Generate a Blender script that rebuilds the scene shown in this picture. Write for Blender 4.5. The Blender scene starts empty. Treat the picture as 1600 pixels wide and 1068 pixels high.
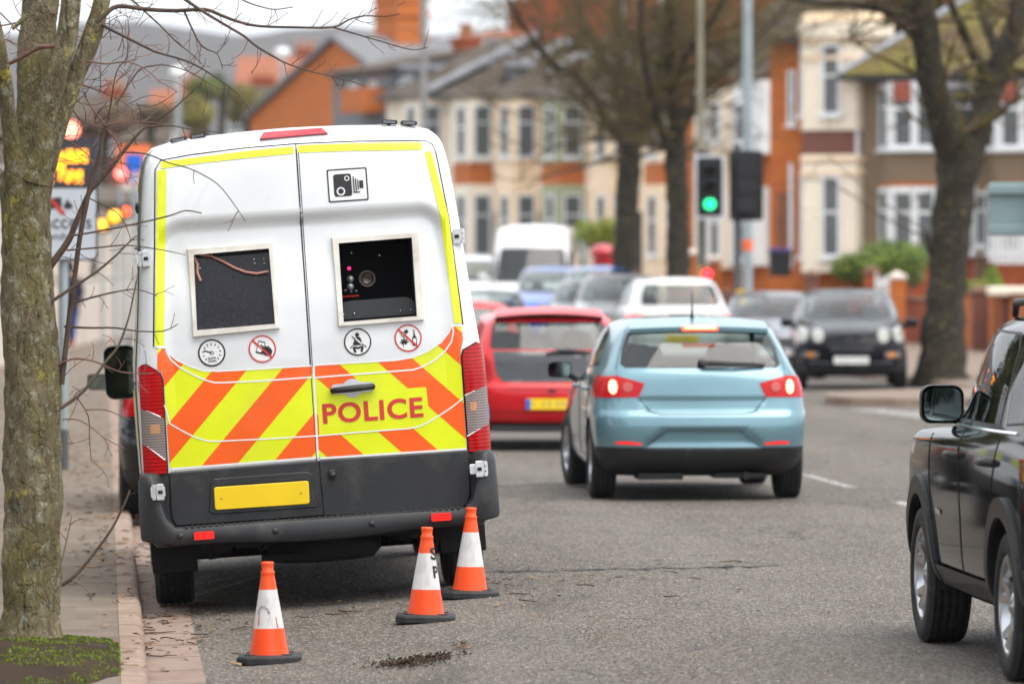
import bpy, bmesh, math, random
from mathutils import Vector, Matrix, noise as mnoise
from mathutils.bvhtree import BVHTree
from mathutils.geometry import tessellate_polygon
random.seed(7)
R = math.radians
S = bpy.context.scene
C = S.collection

# ------------------------------------------------------------------ camera
FPX, HC, HOR = 8889.0, 2.08, 373.0          # focal length in photo pixels, eye height, horizon row
cam = bpy.data.cameras.new('camera'); cam_o = bpy.data.objects.new('camera', cam); C.objects.link(cam_o)
cam.sensor_width = 36; cam.lens = FPX/1600*36
cam.shift_y = -(534-HOR)/1600
cam.clip_start = 1; cam.clip_end = 9000
cam.dof.use_dof = True; cam.dof.focus_distance = 31.8; cam.dof.aperture_fstop = 3.1
cam_o.location = (0, 0, HC); cam_o.rotation_euler = (R(90), 0, 0)
S.camera = cam_o

# ------------------------------------------------------------------ sky, sun, exposure
SUN_EL, SUN_ROT = R(64), R(128)
W = bpy.data.worlds.new('World'); S.world = W; W.use_nodes = True
nt = W.node_tree; nt.nodes.clear()
sky = nt.nodes.new('ShaderNodeTexSky'); sky.sky_type = 'NISHITA'; sky.sun_disc = False
sky.sun_elevation = SUN_EL; sky.sun_rotation = SUN_ROT; sky.air_density = 1.0; sky.dust_density = 2.5
hs = nt.nodes.new('ShaderNodeHueSaturation'); hs.inputs['Saturation'].default_value = 0.30
tc = nt.nodes.new('ShaderNodeTexCoord')
cl = nt.nodes.new('ShaderNodeTexNoise'); cl.inputs['Scale'].default_value = 2.2; cl.inputs['Detail'].default_value = 6; cl.inputs['Roughness'].default_value = .55
mr = nt.nodes.new('ShaderNodeMapRange'); mr.inputs[1].default_value = .25; mr.inputs[2].default_value = .55
mr.inputs[3].default_value = 0.0; mr.inputs[4].default_value = 1.0
mx = nt.nodes.new('ShaderNodeMix'); mx.data_type = 'RGBA'; mx.inputs[7].default_value = (10.6, 11.2, 11.8, 1)
bg = nt.nodes.new('ShaderNodeBackground'); bg.inputs['Strength'].default_value = 0.082
wo = nt.nodes.new('ShaderNodeOutputWorld')
lk = nt.links.new
lk(tc.outputs['Generated'], cl.inputs['Vector']); lk(cl.outputs['Fac'], mr.inputs[0]); lk(mr.outputs[0], mx.inputs[0])
lk(sky.outputs[0], hs.inputs['Color']); lk(hs.outputs[0], mx.inputs[6]); lk(mx.outputs[2], bg.inputs['Color']); lk(bg.outputs[0], wo.inputs[0])
sl = bpy.data.lights.new('sun', 'SUN'); so = bpy.data.objects.new('sun', sl); C.objects.link(so)
sl.energy = 1.5; sl.angle = R(55); sl.color = (1, .93, .84)
d = Vector((math.sin(SUN_ROT)*math.cos(SUN_EL), math.cos(SUN_ROT)*math.cos(SUN_EL), math.sin(SUN_EL)))
so.rotation_euler = d.to_track_quat('Z', 'Y').to_euler(); so.location = (0, 0, 60)
S.view_settings.view_transform = 'Standard'; S.view_settings.look = 'None'
S.view_settings.exposure = 1.0; S.view_settings.gamma = 1.0
S.cycles.use_denoising = True
S.cycles.max_bounces = 8; S.cycles.transparent_max_bounces = 16

def P(px, py, Y):                            # a photo pixel at a depth -> world point
    return Vector(((px-800)*Y/FPX, Y, HC-(py-HOR)*Y/FPX))

# ------------------------------------------------------------------ materials
def lin(h):
    if isinstance(h, str):
        v = [int(h[i:i+2], 16)/255 for i in (0, 2, 4)]
        return tuple(c/12.92 if c <= .04045 else ((c+.055)/1.055)**2.4 for c in v)
    return h
class N:                                     # tiny node-graph helper
    def __init__(s, name):
        s.m = bpy.data.materials.new(name); s.m.use_nodes = True; s.t = s.m.node_tree
        s.b = s.t.nodes['Principled BSDF']; s.out = s.t.nodes['Material Output']
        s.co = s.t.nodes.new('ShaderNodeTexCoord')
    def new(s, k, **kw):
        n = s.t.nodes.new(k)
        for a, v in kw.items(): setattr(n, a, v)
        return n
    def lk(s, a, b): s.t.links.new(a, b)
    def noise(s, scale, detail=3, rough=.55, vec=None, stretch=None):
        n = s.new('ShaderNodeTexNoise'); n.inputs['Scale'].default_value = scale; n.inputs['Detail'].default_value = detail
        n.inputs['Roughness'].default_value = rough
        v = vec or s.co.outputs['Object']
        if stretch:
            mp = s.new('ShaderNodeMapping'); mp.inputs['Scale'].default_value = stretch; s.lk(v, mp.inputs[0]); v = mp.outputs[0]
        s.lk(v, n.inputs['Vector']); return n.outputs['Fac']
    def rng(s, v, a, b, c=0., d=1.):
        n = s.new('ShaderNodeMapRange'); s.lk(v, n.inputs[0])
        for i, x in enumerate((a, b, c, d)): n.inputs[i+1].default_value = x
        return n.outputs[0]
    def mix(s, f, a, b, mode='MIX'):
        n = s.new('ShaderNodeMix', data_type='RGBA', blend_type=mode)
        for sock, v in ((n.inputs[0], f), (n.inputs[6], a), (n.inputs[7], b)):
            if isinstance(v, (int, float)): sock.default_value = v
            elif isinstance(v, (tuple, list)): sock.default_value = (*v[:3], 1)
            else: s.lk(v, sock)
        return n.outputs[2]
    def math(s, op, a, b=0.):
        n = s.new('ShaderNodeMath', operation=op)
        for i, v in enumerate((a, b)):
            if isinstance(v, (int, float)): n.inputs[i].default_value = v
            else: s.lk(v, n.inputs[i])
        return n.outputs[0]
    def bump(s, h, strength=.3, dist=.01):
        n = s.new('ShaderNodeBump'); n.inputs['Strength'].default_value = strength; n.inputs['Distance'].default_value = dist
        s.lk(h, n.inputs['Height']); s.lk(n.outputs[0], s.b.inputs['Normal'])
    def set(s, **kw):
        nm = dict(col='Base Color', rough='Roughness', metal='Metallic', coat='Coat Weight', coatr='Coat Roughness', spec='Specular IOR Level',
                  trans='Transmission Weight', ior='IOR', em='Emission Color', ems='Emission Strength', alpha='Alpha')
        for k, v in kw.items():
            i = s.b.inputs[nm[k]]
            if isinstance(v, (int, float)): i.default_value = v
            elif isinstance(v, (tuple, list)): i.default_value = (*v[:3], 1)
            else: s.lk(v, i)
        return s
def plain(name, col, rough=.5, metal=0, coat=0, var=.12, vs=6, bump=0, bs=80, spec=.5, dirt=None):
    n = N(name); c = lin(col)
    f = n.rng(n.noise(vs, 5), .3, .7)
    o = n.mix(f, tuple(x*(1-var) for x in c), tuple(min(1, x*(1+var)) for x in c))
    if dirt:
        o = n.mix(n.rng(n.noise(vs*.6, 6, .65), .52, .75, 0, dirt[1]), o, lin(dirt[0]))
    n.set(col=o, rough=rough, metal=metal, coat=coat, coatr=.05, spec=spec)
    if bump: n.bump(n.noise(bs, 4), bump, .004)
    return n.m
def paint(name, col, metal=.0, rough=.35, flake=0., coat=1.0, dust=.12):
    """car paint: clear-coated outside, dull dark lining on the inside faces"""
    n = N(name); c = lin(col)
    f = n.rng(n.noise(1.7, 4), .3, .7)
    o = n.mix(f, tuple(x*.93 for x in c), tuple(min(1, x*1.05) for x in c))
    o = n.mix(n.rng(n.noise(9, 6, .7), .55, .8, 0, dust), o, (.18, .16, .13))
    n.set(col=o, rough=rough, metal=metal, coat=coat, coatr=.04, spec=.5*coat if coat else .22)
    n.b.inputs['Coat IOR'].default_value = 1.5 if coat == 1 else 1.35
    g = n.new('ShaderNodeNewGeometry'); d = n.new('ShaderNodeBsdfDiffuse'); d.inputs[0].default_value = (.03, .03, .032, 1)
    m = n.new('ShaderNodeMixShader'); n.lk(g.outputs['Backfacing'], m.inputs[0]); n.lk(n.b.outputs[0], m.inputs[1]); n.lk(d.outputs[0], m.inputs[2])
    n.lk(m.outputs[0], n.out.inputs[0]); return n.m
def glass(name, tint=(.45, .5, .5), refl=1.0):
    n = N(name)
    t = n.new('ShaderNodeBsdfTransparent'); t.inputs[0].default_value = (*tint, 1)
    g = n.new('ShaderNodeBsdfGlossy'); g.inputs['Roughness'].default_value = .02
    fr = n.new('ShaderNodeFresnel'); fr.inputs[0].default_value = 1.6
    ge = n.new('ShaderNodeNewGeometry')
    k = n.math('MULTIPLY', n.math('MULTIPLY', fr.outputs[0], refl), n.math('SUBTRACT', 1.0, ge.outputs['Backfacing']))
    m = n.new('ShaderNodeMixShader'); n.lk(k, m.inputs[0]); n.lk(t.outputs[0], m.inputs[1]); n.lk(g.outputs[0], m.inputs[2])
    n.lk(m.outputs[0], n.out.inputs[0]); return n.m
def lens_mat(name, col, em=0, emc=None, rib=0):
    n = N(name); c = lin(col); o = c
    if rib:
        w = n.new('ShaderNodeTexWave'); w.inputs['Scale'].default_value = rib; w.bands_direction = 'Z'
        n.lk(n.co.outputs['Object'], w.inputs[0]); o = n.mix(w.outputs['Fac'], tuple(x*.42 for x in c), c)
        n.bump(w.outputs['Fac'], .10, .003)
    n.set(col=o, rough=.18, coat=.12, coatr=.05, spec=.3)
    if em: n.set(em=lin(emc or col), ems=em)
    return n.m
def brick(name, c1, c2, mortar='8d8378', scale=1.0, var=.3):
    n = N(name)
    # bricks follow object x+y (along the wall) and z
    sp = n.new('ShaderNodeSeparateXYZ'); n.lk(n.co.outputs['Object'], sp.inputs[0])
    cb = n.new('ShaderNodeCombineXYZ'); n.lk(n.math('ADD', sp.outputs[0], sp.outputs[1]), cb.inputs[0]); n.lk(sp.outputs[2], cb.inputs[1])
    b = n.new('ShaderNodeTexBrick'); n.lk(cb.outputs[0], b.inputs['Vector'])
    b.inputs['Color1'].default_value = (*lin(c1), 1); b.inputs['Color2'].default_value = (*lin(c2), 1); b.inputs['Mortar'].default_value = (*lin(mortar), 1)
    b.inputs['Scale'].default_value = 1.0; b.inputs['Brick Width'].default_value = .225*scale; b.inputs['Row Height'].default_value = .075*scale
    b.inputs['Mortar Size'].default_value = .008
    o = n.mix(n.rng(n.noise(.9, 6, .65), .35, .7, 0, var), b.outputs[0], tuple(x*.45 for x in lin(c1)))
    n.set(col=o, rough=.88); n.bump(b.outputs['Fac'], -.3, .006); return n.m

# ------------------------------------------------------------------ mesh building
class MB:
    def __init__(s): s.v = []; s.f = []; s.m = []; s.sm = []
    def add(s, vs, fs, mi=0, smooth=False, M=None):
        o = len(s.v)
        s.v += [tuple(M @ Vector(p)) if M else tuple(p) for p in vs]
        for f in fs: s.f.append([i+o for i in f]); s.m.append(mi); s.sm.append(smooth)
        return s
    def box(s, a, b, mi=0, M=None, bev=0):
        x0, y0, z0 = a; x1, y1, z1 = b
        if bev:                                              # chamfered box
            k = bev; pts = []; 
            for (zz, ins) in ((z0, k), (z0+k, 0), (z1-k, 0), (z1, k)):
                pts += [(x0+ins+k*(not ins)*0, y0+ins, zz), (x1-ins, y0+ins, zz), (x1-ins, y1-ins, zz), (x0+ins, y1-ins, zz)]
            fs = [[3, 2, 1, 0], [12, 13, 14, 15]]
            for r in range(3):
                for i in range(4):
                    j = (i+1) % 4; fs.append([r*4+i, r*4+j, r*4+4+j, r*4+4+i])
            return s.add(pts, fs, mi, False, M)
        return s.add([(x0, y0, z0), (x1, y0, z0), (x1, y1, z0), (x0, y1, z0), (x0, y0, z1), (x1, y0, z1), (x1, y1, z1), (x0, y1, z1)],
                     [[3, 2, 1, 0], [4, 5, 6, 7], [0, 1, 5, 4], [1, 2, 6, 5], [2, 3, 7, 6], [3, 0, 4, 7]], mi, False, M)
    def prism(s, poly, y0, y1, mi=0, M=None):                # poly in (x,z), extruded along y
        n = len(poly); ar = sum(poly[i][0]*poly[(i+1) % n][1]-poly[(i+1) % n][0]*poly[i][1] for i in range(n))
        if ar < 0: poly = poly[::-1]
        vs = [(x, y0, z) for x, z in poly]+[(x, y1, z) for x, z in poly]
        tri = tessellate_polygon([[Vector((x, z, 0)) for x, z in poly]])
        fs = []
        for t in tri:
            a, b, c = t
            sg = (poly[b][0]-poly[a][0])*(poly[c][1]-poly[a][1])-(poly[b][1]-poly[a][1])*(poly[c][0]-poly[a][0])
            if sg < 0: a, b, c = c, b, a
            fs.append([a, b, c]); fs.append([c+n, b+n, a+n])
        for i in range(n):
            j = (i+1) % n; fs.append([j, i, i+n, j+n])
        return s.add(vs, fs, mi, False, M)
    def tube(s, pts, rad, sides=8, mi=0, cap=True, M=None, smooth=True):
        pts = [Vector(p) for p in pts]; n = len(pts)
        rad = [rad]*n if isinstance(rad, (int, float)) else rad
        vs = []; prev = None
        for i, p in enumerate(pts):
            t = (pts[min(i+1, n-1)]-pts[max(i-1, 0)])
            if t.length < 1e-9: t = Vector((0, 0, 1))
            t.normalize()
            if prev is None:
                a = t.cross(Vector((0, 0, 1)) if abs(t.z) < .9 else Vector((1, 0, 0))).normalized()
            else:
                a = (prev-t*prev.dot(t));  a = a.normalized() if a.length > 1e-6 else t.orthogonal().normalized()
            prev = a; b = t.cross(a)
            for k in range(sides):
                g = 2*math.pi*k/sides; vs.append(p+(a*math.cos(g)+b*math.sin(g))*rad[i])
        fs = [[i*sides+k, i*sides+(k+1) % sides, (i+1)*sides+(k+1) % sides, (i+1)*sides+k] for i in range(n-1) for k in range(sides)]
        s.add(vs, fs, mi, smooth, M)
        if cap: s.add(vs[:sides], [list(range(sides))[::-1]], mi, False, M); s.add(vs[-sides:], [list(range(sides))], mi, False, M)
        return s
    def lathe(s, prof, n=24, mi=0, M=None, smooth=True, close=False):   # prof (r, h) about z
        vs = [(r*math.cos(2*math.pi*k/n), r*math.sin(2*math.pi*k/n), h) for r, h in prof for k in range(n)]
        m = len(prof); fs = [[i*n+k, i*n+(k+1) % n, (i+1)*n+(k+1) % n, (i+1)*n+k] for i in range(m-1) for k in range(n)]
        if close: fs += [[(m-1)*n+k, (m-1)*n+(k+1) % n, (k+1) % n, k] for k in range(n)]
        return s.add(vs, fs, mi, smooth, M)
    def grid(s, nu, nv, fn, mi=0, smooth=True, M=None):
        vs = [fn(i/(nu-1), j/(nv-1)) for i in range(nu) for j in range(nv)]
        fs = [[i*nv+j, (i+1)*nv+j, (i+1)*nv+j+1, i*nv+j+1] for i in range(nu-1) for j in range(nv-1)]
        return s.add(vs, fs, mi, smooth, M)
    def build(s, name, mats, parent=None, M=None):
        me = bpy.data.meshes.new(name); me.from_pydata(s.v, [], s.f)
        for m in (mats if isinstance(mats, (list, tuple)) else [mats]): me.materials.append(m)
        me.polygons.foreach_set('material_index', s.m); me.polygons.foreach_set('use_smooth', s.sm)
        me.validate(); me.update()
        o = bpy.data.objects.new(name, me); C.objects.link(o)
        if parent: o.parent = parent
        if M is not None: o.matrix_basis = M
        return o
def tag(o, label=None, cat=None, group=None, kind=None):
    if label: o['label'] = label
    if cat: o['category'] = cat
    if group: o['group'] = group
    if kind: o['kind'] = kind
    return o
def thing(name, label, cat, M=None, group=None):
    o = bpy.data.objects.new(name, None); C.objects.link(o); o.empty_display_size = .1
    if M is not None: o.matrix_basis = M
    return tag(o, label, cat, group)
def TR(x, y, z, rz=0, ry=0, rx=0, s=1):
    return Matrix.Translation((x, y, z)) @ Matrix.Rotation(rz, 4, 'Z') @ Matrix.Rotation(ry, 4, 'Y') @ Matrix.Rotation(rx, 4, 'X') @ Matrix.Scale(s, 4)
def circ(cx, cz, r, n=24, r2=None, a0=0, a1=2*math.pi):
    return [(cx+r*math.cos(a0+(a1-a0)*i/n), cz+(r2 or r)*math.sin(a0+(a1-a0)*i/n)) for i in range(n + (a1-a0 < 6.28))]
def rrect(x0, z0, x1, z1, r, n=4):
    p = []
    for cx, cz, a in ((x1-r, z1-r, 0), (x0+r, z1-r, 90), (x0+r, z0+r, 180), (x1-r, z0+r, 270)):
        p += [(cx+r*math.cos(R(a+90*i/n)), cz+r*math.sin(R(a+90*i/n))) for i in range(n+1)]
    return p

# ---- polygon soup: faces with interpolated normals, so that windows and lights are cut out of a shell cleanly
def split(face, ax, ay, px, py, nx, ny):
    """split (pts, nors) by the line through (px,py) with normal (nx,ny) in the plane of axes ax,ay: returns (inside, outside)"""
    pts, nor = face; n = len(pts)
    dd = [(p[ax]-px)*nx+(p[ay]-py)*ny for p in pts]
    if all(v <= 1e-7 for v in dd): return face, None
    if all(v >= -1e-7 for v in dd): return None, face
    A, B = ([], []), ([], [])
    for i in range(n):
        j = (i+1) % n
        if dd[i] <= 0: A[0].append(pts[i]); A[1].append(nor[i])
        if dd[i] >= 0: B[0].append(pts[i]); B[1].append(nor[i])
        if dd[i]*dd[j] < 0:
            t = dd[i]/(dd[i]-dd[j]); q = pts[i].lerp(pts[j], t); m = nor[i].lerp(nor[j], t).normalized()
            for Z in (A, B): Z[0].append(q); Z[1].append(m)
    return (A if len(A[0]) > 2 else None), (B if len(B[0]) > 2 else None)
def cut(soup, poly, axes, filt=None):
    """cut a convex polygon (in the plane of two axes) out of the soup: returns (rest, inside)"""
    ax, ay = axes; n = len(poly)
    if sum(poly[i][0]*poly[(i+1) % n][1]-poly[(i+1) % n][0]*poly[i][1] for i in range(n)) < 0: poly = poly[::-1]
    x0, x1 = min(p[0] for p in poly), max(p[0] for p in poly); y0, y1 = min(p[1] for p in poly), max(p[1] for p in poly)
    rest, ins = [], []
    for f in soup:
        pts = f[0]
        if (max(p[ax] for p in pts) < x0 or min(p[ax] for p in pts) > x1 or max(p[ay] for p in pts) < y0 or min(p[ay] for p in pts) > y1
                or (filt and not filt(sum(pts, Vector())/len(pts), f[1][0]))):
            rest.append(f); continue
        cur = f; out = []
        for i in range(n):
            a, b = poly[i], poly[(i+1) % n]
            A, B = split(cur, ax, ay, a[0], a[1], b[1]-a[1], -(b[0]-a[0]))
            if B: out.append(B)
            cur = A
            if cur is None: break
        if cur is None: rest.append(f)
        else: rest += out; ins.append(cur)
    return rest, ins
def soup_obj(name, soup, mat, parent=None, off=0.0):
    idx = {}; vs = []; fs = []; nl = []
    for pts, nor in soup:
        f = []; fn = []
        for p, m in zip(pts, nor):
            q = p+m*off if off else p
            k = (round(q.x, 5), round(q.y, 5), round(q.z, 5))
            if k not in idx: idx[k] = len(vs); vs.append(tuple(q))
            i = idx[k]
            if i not in f: f.append(i); fn.append(tuple(m))
        if len(f) > 2: fs.append(f); nl += fn
    me = bpy.data.meshes.new(name); me.from_pydata(vs, [], fs); me.materials.append(mat)
    me.polygons.foreach_set('use_smooth', [True]*len(fs))
    me.normals_split_custom_set(nl)
    o = bpy.data.objects.new(name, me); C.objects.link(o)
    if parent: o.parent = parent
    return o
def bvh_of(soup):
    vs = []; fs = []
    for pts, _ in soup:
        fs.append(list(range(len(vs), len(vs)+len(pts)))); vs += [tuple(p) for p in pts]
    return BVHTree.FromPolygons(vs, fs)
def hit(bvh, p, d, maxd=50):
    r = bvh.ray_cast(Vector(p), Vector(d), maxd)
    return r[0], r[1]
def tri2d(poly):
    out = []
    for t in tessellate_polygon([[Vector((x, z, 0)) for x, z in poly]]):
        out.append([poly[i] for i in t])
    return out
def clip2(poly, px, pz, nx, nz):                             # keep the side where (p-(px,pz)).n <= 0
    dd = [(p[0]-px)*nx+(p[1]-pz)*nz for p in poly]; out = []
    for i in range(len(poly)):
        j = (i+1) % len(poly)
        if dd[i] <= 0: out.append(poly[i])
        if dd[i]*dd[j] < 0:
            t = dd[i]/(dd[i]-dd[j]); out.append((poly[i][0]+(poly[j][0]-poly[i][0])*t, poly[i][1]+(poly[j][1]-poly[i][1])*t))
    return out if len(out) > 2 else None
def gridcut(poly, g):
    res = [poly]
    for k in (0, 1):
        nxt = []
        for p in res:
            lo = min(q[k] for q in p); hi = max(q[k] for q in p)
            i = math.floor(lo/g)+1; cur = p
            while i*g < hi and cur:
                a = clip2(cur, *( (i*g, 0) if k == 0 else (0, i*g)), *((1, 0) if k == 0 else (0, 1)))
                b = clip2(cur, *( (i*g, 0) if k == 0 else (0, i*g)), *((-1, 0) if k == 0 else (0, -1)))
                if a: nxt.append(a)
                cur = b; i += 1
            if cur: nxt.append(cur)
        res = nxt
    return res
def decal(mb, bvh, polys, off, sgn=-1, mi=0, g=.05, axis='y'):
    """lay flat polygons (x,z) [axis y] or (y,z) [axis x] on a shell, `off` proud of it"""
    for poly in polys:
        for t in (tri2d(poly) if len(poly) > 3 else [poly]):
            for q in gridcut(t, g):
                vs = []
                for a, z in q:
                    if axis == 'y': h, n = hit(bvh, (a, sgn*9, z), (0, -sgn, 0)); d = Vector((0, sgn*off, 0))
                    else: h, n = hit(bvh, (sgn*9, a, z), (-sgn, 0, 0)); d = Vector((sgn*off, 0, 0))
                    if h is None: vs = None; break
                    vs.append(h+d)
                if vs:
                    nn = (vs[1]-vs[0]).cross(vs[2]-vs[0]); want = Vector((0, sgn, 0)) if axis == 'y' else Vector((sgn, 0, 0))
                    if nn.dot(want) < 0: vs = vs[::-1]
                    mb.add(vs, [list(range(len(vs)))], mi, True)
    return mb
def surf_line(mb, bvh, pts, r, axis='y', sgn=-1, step=.04, off=0.0, mi=0):
    """a thin line (gap, seam) following a shell"""
    out = []
    for i in range(len(pts)-1):
        a, b = Vector(pts[i]), Vector(pts[i+1]); n = max(1, int((b-a).length/step))
        out += [a.lerp(b, k/n) for k in range(n)]
    out.append(Vector(pts[-1])); path = []
    for q in out:
        if axis == 'y': h, _ = hit(bvh, (q[0], sgn*9, q[1]), (0, -sgn, 0)); d = Vector((0, sgn*off, 0))
        elif axis == 'x': h, _ = hit(bvh, (sgn*9, q[0], q[1]), (-sgn, 0, 0)); d = Vector((sgn*off, 0, 0))
        if h is not None: path.append(h+d)
    if len(path) > 1: mb.tube(path, r, 4, mi, smooth=False)
    return mb
def ring2(outer, inner):                                     # band between two polylines of equal length -> quads
    n = len(outer); return [[outer[i], outer[(i+1) % n], inner[(i+1) % n], inner[i]] for i in range(n)]
def band(pts, w):                                            # a ribbon along a 2D polyline
    out = []; L = []; Rr = []
    for i, p in enumerate(pts):
        a = pts[max(i-1, 0)]; b = pts[min(i+1, len(pts)-1)]
        t = Vector((b[0]-a[0], b[1]-a[1])).normalized(); n = Vector((-t.y, t.x))*w/2
        L.append((p[0]+n.x, p[1]+n.y)); Rr.append((p[0]-n.x, p[1]-n.y))
    return [[L[i], L[i+1], Rr[i+1], Rr[i]] for i in range(len(pts)-1)]
def text_mesh(txt, size, bold=0.0, align='CENTER', spacing=1.0):
    cu = bpy.data.curves.new('t', 'FONT'); cu.body = txt; cu.size = size; cu.offset = bold; cu.align_x = align; cu.resolution_u = 4; cu.space_character = spacing
    o = bpy.data.objects.new('t', cu); C.objects.link(o)
    dg = bpy.context.evaluated_depsgraph_get(); me = bpy.data.meshes.new_from_object(o.evaluated_get(dg))
    vs = [tuple(v.co) for v in me.vertices]; fs = [list(p.vertices) for p in me.polygons]
    bpy.data.objects.remove(o); bpy.data.meshes.remove(me); bpy.data.curves.remove(cu)
    return vs, fs
def text_polys(txt, w, h, cx, cz, bold=0.0, spacing=1.0):
    """text as 2D polygons filling w x h, centred on (cx, cz)"""
    vs, fs = text_mesh(txt, 1.0, bold, spacing=spacing)
    x0, x1 = min(v[0] for v in vs), max(v[0] for v in vs); y0, y1 = min(v[1] for v in vs), max(v[1] for v in vs)
    q = [((v[0]-(x0+x1)/2)/(x1-x0)*w+cx, (v[1]-(y0+y1)/2)/(y1-y0)*h+cz) for v in vs]
    return [[q[i] for i in f] for f in fs]
def pchip(xs, ys):
    n = len(xs); h = [xs[i+1]-xs[i] for i in range(n-1)]; dl = [(ys[i+1]-ys[i])/h[i] for i in range(n-1)]
    m = [dl[0]]+[0 if dl[i-1]*dl[i] <= 0 else 2*dl[i-1]*dl[i]/(dl[i-1]+dl[i]) for i in range(1, n-1)]+[dl[-1]]
    def f(x):
        if x <= xs[0]: return ys[0]
        if x >= xs[-1]: return ys[-1]
        i = 0
        while x > xs[i+1]: i += 1
        t = (x-xs[i])/h[i]; t2 = t*t; t3 = t2*t
        return (2*t3-3*t2+1)*ys[i]+(t3-2*t2+t)*h[i]*m[i]+(-2*t3+3*t2)*ys[i+1]+(t3-t2)*h[i]*m[i+1]
    return f
def sstep(a, b, x):
    t = max(0, min(1, (x-a)/(b-a))); return t*t*(3-2*t)

# ------------------------------------------------------------------ shared materials
M_tyre = plain('tyre_rubber', (.010, .010, .0105), .78, var=.25, vs=30, bump=.2, bs=120, dirt=((.07, .065, .06), .5))
M_rim = plain('alloy', (.52, .53, .55), .28, 1.0, var=.05, dirt=((.2, .18, .16), .5))
M_rimd = plain('dark_alloy', (.12, .12, .13), .4, .8)
M_trim = plain('black_trim', (.014, .0145, .016), .5, var=.2, vs=9, bump=.12, bs=300, dirt=((.09, .085, .08), .45))
M_grey = plain('grey_plastic', (.019, .0205, .0235), .52, var=.15, vs=5, bump=.15, bs=400, dirt=((.085, .08, .075), .8))
M_dark = plain('underside', (.012, .012, .012), .85, var=.3)
M_rub = plain('gap_rubber', (.008, .008, .009), .7)
M_cabin = plain('cabin_fabric', (.035, .036, .038), .9)
M_mirr = N('mirror_glass').set(col=(.24, .30, .30), rough=.02, metal=1.0).m  # reflected dark trees put into the glass colour as a teal tint
M_glass = glass('clear_glass', (.64, .71, .69), 1.3)
M_tint = glass('tinted_glass', (.10, .11, .11), 1.6)
M_chrome = plain('chrome', (.75, .76, .78), .12, 1.0)
M_red = lens_mat('red_lens', (.50, .004, .006), .05, (.6, .01, .01), 14)
M_redlit = lens_mat('lit_red_lens', (.8, .03, .02), 2.2, (1, .08, .03))
M_hot = lens_mat('lit_bulb', (1, .45, .22), 1.7, (1, .50, .26))
M_clear = lens_mat('clear_lens', (.33, .27, .26), 0, None, 20)
M_amber = lens_mat('amber_lens', (.8, .28, .03))
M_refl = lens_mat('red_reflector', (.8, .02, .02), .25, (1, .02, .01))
M_plateY = plain('yellow_plate', (.90, .62, .01), .35, var=.04)
M_plateW = plain('white_plate', (.75, .75, .73), .35, var=.04)
M_black = plain('black_print', (.012, .012, .015), .5)
M_redp = plain('red_print', (.62, .035, .03), .45)
M_white = plain('white_print', (.8, .8, .8), .45, var=.04)

# ------------------------------------------------------------------ ground
def kx(Y): return .218-.072*Y                                # left kerb face
def zdrop(Y): return -.0045*(min(max(Y, 45), 92)-45)
def G(X, Y):                                                 # road surface height: cambered, falling gently away
    u = X-kx(Y)
    return zdrop(Y) + .02 - .17*(1-sstep(-.15, 2.7, u))**1.0
def rkx(Y): return 6.35-.082*(Y-85)                          # right kerb face
def sheet(name, xa, xb, ys, nx, zf, mat, thick=None):
    mb = MB()
    mb.grid(nx, len(ys), lambda a, b: (lambda Y: (xa(Y)+(xb(Y)-xa(Y))*a, Y, zf(xa(Y)+(xb(Y)-xa(Y))*a, Y)))(ys[round(b*(len(ys)-1))]))
    mb.f = [f[::-1] for f in mb.f]
    me = mb.build(name, mat); tag(me, kind='structure'); return me
YS = [3+1.2*i for i in range(80)]+[100+6*i for i in range(40)]

n = N('asphalt')
ob = n.co.outputs['Object']; sx_ = n.new('ShaderNodeSeparateXYZ'); n.lk(ob, sx_.inputs[0])
ag = n.new('ShaderNodeTexVoronoi'); ag.inputs['Scale'].default_value = 82; mpv = n.new('ShaderNodeMapping'); mpv.inputs['Scale'].default_value = (1, .45, 1); n.lk(ob, mpv.inputs[0]); n.lk(mpv.outputs[0], ag.inputs['Vector'])
f1 = n.noise(70, 3, .6); f2 = n.noise(.55, 6, .6); f3 = n.noise(3.1, 6, .65); f4 = n.noise(.9, 5, .6, stretch=(3.0, .35, 1))
c = n.mix(n.rng(f2, .3, .7), (.082, .069, .057), (.132, .112, .094))
tk = n.math('SINE', n.math('ADD', n.math('MULTIPLY', n.math('ADD', n.math('MULTIPLY', sx_.outputs[1], .072), sx_.outputs[0]), 3.6), .4)); c = n.mix(n.rng(tk, -.2, 1, 0, .22), c, (.20, .18, .16))
c = n.mix(n.rng(f4, .5, .72, 0, .55), c, (.062, .052, .045))
sep = n.new('ShaderNodeSeparateColor'); n.lk(ag.outputs['Color'], sep.inputs[0])
c = n.mix(n.rng(sep.outputs[0], .5, 1.0, 0, .85), c, (.30, .272, .244))
c = n.mix(n.rng(sep.outputs[1], .62, 1.0, 0, .65), c, (.028, .024, .021))
c = n.mix(n.rng(n.noise(1.1, 5, .6, stretch=(1.2, .22, 1)), .58, .72, 0, .55), c, (.040, .035, .031))
c = n.mix(n.rng(f3, .56, .74, 0, .5), c, (.16, .105, .06))
vor = n.new('ShaderNodeTexVoronoi', feature='DISTANCE_TO_EDGE'); vor.inputs['Scale'].default_value = .55
wv = n.new('ShaderNodeTexNoise'); wv.inputs['Scale'].default_value = 1.6; wv.inputs['Detail'].default_value = 5; n.lk(ob, wv.inputs['Vector'])
va = n.new('ShaderNodeVectorMath', operation='ADD'); n.lk(ob, va.inputs[0]); n.lk(wv.outputs['Color'], va.inputs[1]); n.lk(va.outputs[0], vor.inputs['Vector'])
crk = n.math('MULTIPLY', n.rng(vor.outputs['Distance'], .0, .011, 1, 0), n.rng(n.noise(.35, 2), .52, .6))
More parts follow.
